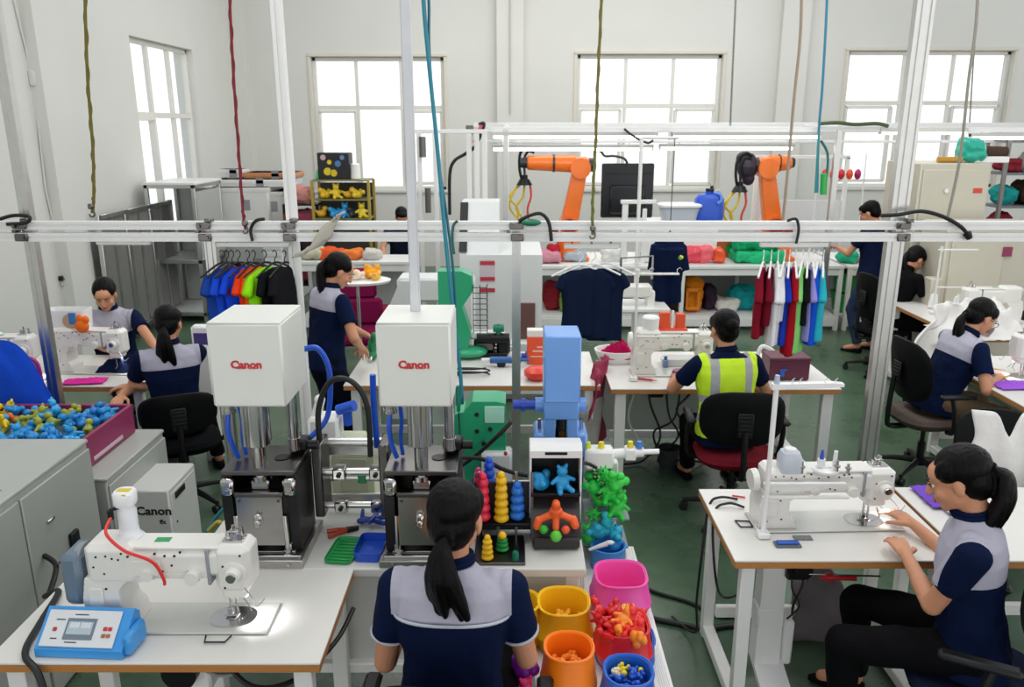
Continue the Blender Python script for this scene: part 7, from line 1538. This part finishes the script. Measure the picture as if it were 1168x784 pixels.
cable('wire_bundle', 'green taped wire lying on the rear light frame at right', [ay(x, y, LFY - .06) for x, y in ((935, 141), (955, 140), (975, 142), (1000, 141), (1013, 144))], .02, plast('wire_olive', '4a5a38'))
cable('wire_bundle', 'thin dark wire drooping from the frame over the monitor', [ay(x, y, LFY - .08) for x, y in ((712, 147), (722, 155), (738, 163), (745, 160))], .012)
t = thing('extension_cable', 'teal and green power cable with connector hanging at the rear right', 'cord', tuple(ay(934, 150, 8.6))); b0 = ay(934, 150, 8.6)
obj('cord', MB().tube([ay(x, y, 8.6) - b0 for x, y in ((934, 150), (932, 190), (930, 220))], .014, 8, smooth=3), plast('cord_teal', '2a8a8a'), t); obj('cord', MB().tube([ay(x, y, 8.6) - b0 for x, y in ((936, 160), (944, 175), (943, 200), (940, 220))], .014, 8, smooth=3), plast('cord_teal2', '1f6a6a'), t); obj('connector', MB().cyl(ay(940, 198, 8.6) - b0, ay(939, 222, 8.6) - b0, .035), plast('conn_green', '2fae50'), t)
# second slim frame left of the light frame
t = thing('tool_column', 'slim aluminium column with hanging tools left of the rear light frame', 'column', (ay(497, 200, 8.2).x, 8.2, 0)); zc_ = ay(497, 150, 8.2).z
for x in (-.16, .0): obj('post', MB().box((x, 0, zc_ / 2), (.045, .045, zc_), .004), RAILW, t)
obj('top_bar', MB().box((.15, 0, zc_), (.75, .04, .04), .004), RAILW, t); obj('coil_tool', MB().cyl((-.12, -.05, zc_ - .25), (-.12, -.05, zc_ - .05), .035).cyl((-.08, -.05, zc_ - .8), (-.08, -.05, zc_ - .55), .03), STEELD, t)
for x in (.28, .36, .44): obj('post', MB().box((x + .05, .2, zc_ / 2), (.05, .05, zc_), .004), WHITE, t)
# ---- right rear storage
c0 = ay(1060, 187, 7.9); c1 = ay(1142, 187, 7.9); zt2 = c0.z
t = thing('metal_cabinet', 'large cream metal cabinet at the rear right, green bag on top', 'cabinet', ((c0.x + c1.x) / 2, 8.42, 0)); W_ = c1.x - c0.x; CR = M('cream_enamel', 'c4bfae', .42, var=.04)
obj('body', MB().box((0, 0, zt2 / 2), (W_, .75, zt2), .01), CR, t)
for i in range(1):
    d = obj('door', MB().box((0, -.385, zt2 * .72), (W_ - .05, .02, zt2 * .50), .006), CR, t); obj('handle', MB().tube([(-W_ * .38, -.40, zt2 * .60), (-W_ * .38, -.45, zt2 * .61), (-W_ * .38, -.45, zt2 * .68), (-W_ * .38, -.40, zt2 * .69)], .016, 8), STEELD, d)
    obj('lock', MB().cyl((-W_ * .12, -.395, zt2 * .87), (-W_ * .12, -.41, zt2 * .87), .022), STEEL, d); obj('red_label', MB().box((W_ * .33, -.397, zt2 * .87), (.09, .004, .05)), plast('label_red2', 'c8402c'), d)
obj('lower_door', MB().box((0, -.385, zt2 * .23), (W_ - .05, .02, zt2 * .42), .006), CR, t)
o = pillow('plastic_bag', 'teal-green plastic bag on top of the cream cabinet', (ay(1106, 180, 8.2).x, 8.2, zt2 + .005), (.26, .22, .24), '1fa890', 90)
t = thing('rolled_mat', 'brown rolled mat lying beside the teal bag on the cream cabinet', 'roll', (ay(1126, 172, 8.2).x, 8.25, zt2)); obj('roll', MB().cyl((-.10, 0, .11), (.22, 0, .10), .055), cloth('brown', '4a3a30'), t); obj('base_box', MB().box((.02, 0, .03), (.35, .25, .06), .006), WPLAST, t)
o = obj('yellow_roll', MB().cyl((-.12, 0, .03), (.12, 0, .03), .03), plast('mustard', 'b8862c'), None, (ay(1080, 184, 8.2).x, 8.15, zt2)); tag(o, 'mustard roll on the left of the cream cabinet top', 'roll')
# big grey machine cabinet right below rails
t = thing('machine_cabinet', 'pale cream machine housing under the rails at the right edge, with red label', 'machine', (ay(1145, 300, 7.3).x + .05, 7.66, 0)); zz2 = ay(1145, 258, 7.3).z
obj('body', MB().box((.25, 0, zz2 / 2), (1.6, .5, zz2), .015), CR, t); obj('panel', MB().box((-.25, -.26, zz2 * .62), (.5, .02, zz2 * .6), .008), CR, t); obj('side_box', MB().box((-.60, -.20, zz2 * .55), (.10, .16, .35), .01), CR, t); obj('stripe_label', MB().box((.02, -.275, zz2 - .25), (.09, .004, .09)), plast('label_maroon', '8a2a50'), t); obj('dark_opening', MB().box((.25, -.255, .55), (1.2, .01, .30)), BLACKP, t)
# open shelf with supplies at the right edge
sx0 = ay(1140, 200, 8.9).x; t = thing('supply_shelf', 'open supply shelf at the right edge beside the cream cabinet', 'shelf', (sx0 + .55, 9.1, 0)); hs_ = ay(1150, 158, 8.9).z
for x in (-.5, .5):
    for y in (-.2, .2): obj('post', MB().box((x, y, hs_ / 2), (.04, .04, hs_), .003), STEELD, t)
for i in range(6): obj('shelf_board', MB().box((0, 0, hs_ - .02 - i * .36), (1.0, .42, .025), .003), M('shelf_grey', '6a6c70', .5), t)
k = 0
for i in range(1, 5):
    for j in range(4):
        c = ['7a2430', 'b8b8b4', '2c3c5a', 'c8642c', '1f8a88', '3a2a24', 'd8d4cc', '8a1f3c'][k % 8]; nm = ['dark red', 'pale grey', 'navy', 'orange', 'teal', 'dark brown', 'white', 'crimson'][k % 8]
        lv = ['top', 'second', 'third', 'fourth'][i - 1]; ps = ['far left', 'left middle', 'right middle', 'far right'][j]
        pillow('supply_item', '%s bundle at the %s of the %s level, supply shelf' % (nm, ps, lv), (sx0 + .55 - .36 + j * .24, 9.08, hs_ - i * .36), (.20, .28, .14 + .06 * ((k * 7) % 3)), c, k, cat='bundle', group='bundles on the supply shelf'); k += 1
for i, (c, l) in enumerate((('5a1f4a', 'plum fabric bolt at the left of the cream cabinet, top'), ('6a2a5a', 'purple fabric bolt under the plum one'), ('d84a5a', 'red-pink fabric bolt at the left of the cream cabinet'), ('3a9a5a', 'green fabric bolt in the low pile left of the cream cabinet'))):
    o = obj('fabric_bolt', MB().box((0, 0, .05), (.34, .3, .085), .03), cloth('bolt' + c, c), None, (ay(1054, 220, 8.95).x, 8.95, ay(1048, 240, 8.6).z + (3 - i) * .092)); tag(o, l, 'fabric bolt', 'fabric bolts by the cream cabinet')
o = obj('bolt_table', MB().box((0, 0, 0), (.5, .5, .04), .006).box((-.2, -.2, -.5), (.05, .05, 1.0)).box((.2, -.2, -.5), (.05, .05, 1.0)).box((-.2, .2, -.5), (.05, .05, 1.0)).box((.2, .2, -.5), (.05, .05, 1.0)), WHITE, None, (ay(1054, 220, 8.95).x, 8.95, ay(1048, 240, 8.6).z - .022)); o.scale.z = (ay(1048, 240, 8.6).z - .022) / 1.0; tag(o, 'small white table carrying the fabric bolts at the rear right', 'table')
# hanging red trinkets on a wire stand near right window
t = thing('trinket_stand', 'wire stand with red and orange hanging trinkets before the right window', 'stand', (ay(988, 200, 9.2).x, 9.9, FT)); z1 = ay(990, 178, 9.2).z - FT; z2 = ay(990, 203, 9.2).z - FT
obj('wire', MB().tube([(-.3, 0, 0), (-.28, 0, z1), (.28, 0, z1), (.3, 0, 0)], .010, 6), WHITE, t)
for i, c in enumerate(('d82c2c', 'e86a1c', 'c81f2c', 'e8501c', 'a81f5a')): 
    x = -.20 + i * .10; tr = obj('trinket', MB().ell((x, 0, z2), (.042, .04, .065), 12), plast('tr' + c, c), t); obj('thread', MB().cyl((x, 0, z2 + .05), (x, 0, z1), .003, k=5), WHITE, tr)
# ---- white frames with clear curtain at rear mid right
t = thing('partition_panel', 'white translucent partition panel behind the second robot', 'panel', (ay(905, 220, 10.6).x, 10.8, 0)); zp = ay(905, 180, 10.6).z
obj('frame', MB().box((-.45, 0, zp / 2), (.05, .05, zp), .004).box((.75, 0, zp / 2), (.05, .05, zp), .004), WHITE, t); obj('sheet', MB().box((.15, 0, .95), (1.15, .02, 1.0), .004), M('curtain_white', 'd8dcdc', .5), t); obj('rail', MB().box((.15, 0, zp), (1.25, .05, .05), .004), WHITE, t)
# ---- left rear: framed cabinets, boxes, toy shelf
def framed_cab(label, x0, x1, y0, y1, z, shelves, pan=None, top=True):
    t = thing('framed_cabinet', label, 'cabinet', ((x0 + x1) / 2, (y0 + y1) / 2, 0)); W_, D_ = x1 - x0, y1 - y0; a = .045
    for i in (-1, 1):
        for j in (-1, 1): obj('upright', MB().box((i * (W_ / 2 - a / 2), j * (D_ / 2 - a / 2), z / 2), (a, a, z), .003), ALU, t)
    for zz in [a / 2 + .08, z - a / 2] + shelves:
        obj('frame_ring', MB().box((0, -D_ / 2 + a / 2, zz), (W_, a, a), .003).box((0, D_ / 2 - a / 2, zz), (W_, a, a), .003).box((-W_ / 2 + a / 2, 0, zz), (a, D_, a), .003).box((W_ / 2 - a / 2, 0, zz), (a, D_, a), .003), ALU, t)
        obj('shelf', MB().box((0, 0, zz), (W_ - a, D_ - a, .015)), M('shelf_pale', 'b4b6b2', .5), t)
    pm = pan or M('cab_panel', 'a9aba8', .35)
    obj('side_panel', MB().box((W_ / 2 - .01, 0, z * .70), (.012, D_ - .06, z * .5)), pm, t); obj('back_panel', MB().box((0, D_ / 2 - .01, z / 2), (W_ - .06, .012, z - .2)), pm, t)
    if top: obj('top_board', MB().box((0, 0, z + .012), (W_ + .03, D_ + .03, .03), .004), WHITE, t)
    return t
a = ay(163, 211, 9.8); b = ay(221, 211, 9.8)
framed_cab('tall aluminium framed cabinet with white top before the left window', a.x, b.x, 9.8, 10.7, a.z, [a.z * .45])
t = thing('sliding_screen', 'dark mesh aluminium panels standing along the left wall', 'screen', (XL + .22, 8.9, 0)); zs = 1.50
for i in range(3):
    y0 = -.45 + i * .62; obj('panel_frame', MB().box((0, y0, zs / 2), (.05, .05, zs), .004).box((0, y0 + .58, zs / 2), (.05, .05, zs), .004).box((0, y0 + .29, zs - .03), (.05, .58, .05), .004).box((0, y0 + .29, .12), (.05, .58, .05), .004).box((0, y0 + .29, zs / 2), (.02, .03, zs - .1)), ALU, t); obj('mesh_panel', MB().box((-.01, y0 + .29, zs / 2 + .05), (.012, .54, zs - .2)), M('mesh_grey', '70706c', .5, var=.1), t)
def carton(label, px, py, Y, w_, d_, h, col='cfcfca', z=None, rz=0, name='carton_box'):
    p = ay(px, py, Y); t = thing(name, label, 'box', (p.x, Y + d_ / 2, z), rz); c = M('card_' + col, col, .55)
    obj('body', MB().box((0, 0, h / 2), (w_, d_, h), .01), c, t); obj('lid', MB().box((0, 0, h - .03), (w_ + .012, d_ + .012, .06), .008), c, t); obj('tape', MB().box((w_ * .12, -d_ / 2 - .004, h * .5), (.10, .004, .14)), M('card_mark', '8f9094', .6), t); return p
p = ay(290, 262, 10.6); zb_ = 0
carton('big white machine carton at the bottom of the pile by the left corner', 278, 250, 10.9, 1.25, .9, 1.14, 'b8bab8', 0)
carton('white carton with grey mark lying on the pile by the left corner', 272, 222, 10.9, .80, .8, .46, 'dcdcd8', 1.142)
carton('smaller white carton right of the marked one on the pile', 308, 222, 11.0, .34, .7, .40, 'd0d0cc', 1.142)
carton('flat white carton lying on top of the marked carton', 285, 200, 11.0, 1.05, .7, .10, 'e2e2de', 1.604)
carton('flat pale carton with orange lid on top of the pile', 306, 192, 11.2, .72, .5, .08, 'c8885c', 1.706, name='orange_carton')
carton('small white carton at the back of the pile top, left', 262, 192, 11.3, .34, .3, .12, 'd8d8d4', 1.706)
carton('dark grey carton beside the pile facing the post', 318, 240, 10.7, .30, .4, .60, '8c8e90', .0)
t = thing('vent_grille_box', 'white louvred metal box at the foot of the carton pile', 'box', (ay(310, 240, 10.5).x, 10.55, .0)); obj('body', MB().box((0, 0, .5), (.26, .3, 1.0), .01), CNC, t)
for i in range(5): obj('louvre', MB().box((0, -.155, .86 - i * .09), (.2, .012, .05), .003), CNC, t)
pillow('orange_cloth_pile', 'orange and pink cloth pile right of the cartons', (ay(338, 195, 10.8).x, 10.9, 1.41), (.36, .3, .22), 'c88a80', 44, cat='pile')
pillow('red_cloth_pile', 'red patterned cloth at the post behind the left shirts', (ay(322, 215, 10.5).x, 10.8, 1.0), (.16, .3, .30), '8a3a2c', 45, cat='pile')
t = thing('black_rack', 'black open rack with dark goods beside the left toy shelf', 'rack', (ay(342, 230, 10.7).x, 10.9, 0)); 
for x in (-.22, .22):
    for y in (-.18, .18): obj('post', MB().box((x, y, .7), (.04, .04, 1.4), .003), BLACKM, t)
for z in (.3, .75, 1.10, 1.39): obj('shelf', MB().box((0, 0, z), (.46, .4, .02)), BLACKM, t)
for i, (z, c, l) in enumerate(((1.12, '9a4a5a', 'rose bundle on the upper level of the black rack'), (.77, '3a2a30', 'dark bundle on the middle level of the black rack'), (.32, '7a3040', 'dark red bundle on the bottom level of the black rack'))): pillow('rack_bundle', l, (ay(342, 230, 10.7).x, 10.9, z), (.3, .26, .2), c, 70 + i, cat='bundle')
# toy shelf
tx = ay(388, 230, 10.5).x; zz3 = ay(388, 207, 10.4).z; t = thing('toy_shelf', 'yellow-edged glass shelf with yellow and blue toys under the left window', 'shelf', (tx, 10.75, 0)); W_ = .74
YM = M('yellow_edge', 'a8923c', .45)
for x in (-W_ / 2, W_ / 2):
    for y in (-.2, .2): obj('post', MB().box((x, y, zz3 / 2), (.035, .035, zz3), .003), YM, t)
for z in (.25, .6, zz3 - .50, zz3 - .25, zz3): obj('shelf_board', MB().box((0, 0, z), (W_, .42, .02), .002), M('shelf_olive', '7c7a50', .4), t)
obj('back_board', MB().box((0, .2, zz3 * .5), (W_, .01, zz3 - .1)), M('shelf_back', '3a3a34', .5), t)
def tt(kd, px, Y, z, c, l, s_): toy(kd, 'toy_figure', l, 'toy', (ay(px, 230, Y).x, Y, z), c, (0, 0, .5), s_, 'toys on the left rear shelf', seed=4)
for i, (px, c) in enumerate(((372, 'e0b81c'), (384, 'e8c82c'), (398, 'd8a81c'), (408, 'e0c02c'))): tt(('lump', 'bear', 'duck', 'lump')[i], px, 10.62, zz3 - .238, c, ('yellow lumpy toy at the left of the upper shelf level', 'yellow bear-like toy on the upper shelf level', 'amber duck-like toy on the upper shelf level', 'yellow lumpy toy at the right of the upper shelf level')[i], 2.7)
zl3 = zz3 - .488
for i, (px, c, n_) in enumerate(((366, 'd8a81c', 'amber'), (382, '2a9ad8', 'sky blue'), (393, '2a9ad8', 'sky blue'), (403, '2c3038', 'black'), (412, 'e0c82c', 'yellow'))): tt(('duck', 'lump', 'bear', 'lump', 'bear')[i], px, 10.62, zl3, c, '%s toy on the lower shelf level, %s' % (n_, ('at the left end', 'left of centre', 'in the centre', 'right of centre', 'at the right end')[i]), 2.7)
t = thing('toy_carton', 'black printed box with yellow and blue spots on top of the toy shelf', 'box', (ay(380, 195, 10.6).x, 10.75, zz3 + .012)); obj('body', MB().box((0, 0, .17), (.42, .24, .34), .01), M('box_black', '15161a', .4), t)
for i, (x, z, c, r_) in enumerate(((-.08, .10, 'e0c81c', .05), (-.0, .08, 'd8c01c', .045), (.06, .20, '4a7ab8', .04), (-.05, .22, 'e0c81c', .03), (-.13, .28, 'c8a8b0', .035), (.12, .28, '6a8ab0', .03))): obj('printed_spot', MB().cyl((x, -.121, z), (x, -.125, z), r_, k=18), plast('spot' + c, c), t)
o = obj('white_jar', MB().cyl((0, 0, 0), (0, 0, .2), .07, .06, b=.01), WPLAST, None, (ay(404, 200, 10.6).x, 10.7, zz3 + .012)); tag(o, 'small white jar right of the black printed box', 'jar')
o = obj('green_jar', MB().cyl((0, 0, 0), (0, 0, .12), .06, .04, b=.01), plast('jar_green', '5ab87a'), None, (ay(364, 200, 10.6).x - .02, 10.7, zz3 + .012)); tag(o, 'small green cone left of the black printed box', 'cone')
for i, (px, w_, h, c, l) in enumerate(((378, .30, .12, 'd8582c', 'red-orange cloth pile on the rear left bench'), (398, .3, .1, 'e07a3c', 'orange cloth pile on the rear left bench'), (358, .24, .12, 'b8b49c', 'beige cloth pile on the rear left bench'), (425, .2, .1, 'c8c4bc', 'white cloth pile on the rear left bench'))): pillow('cloth_pile', l, (ay(px, 290, 9.5).x, 9.52, .865), (w_, .26, h), c, 90 + i, cat='pile')
t = thing('rear_stool', 'dark red stool with grey legs behind the left shirts', 'stool', (ay(425, 330, 8.4).x, 8.5, 0)); obj('seat', MB().box((0, 0, .46), (.36, .34, .06), .02), cloth('stool_red', '7a1830'), t)
for x in (-.15, .15):
    for y in (-.14, .14): obj('leg', MB().cyl((x, y, 0), (x * .9, y * .9, .43), .014), STEEL, t)
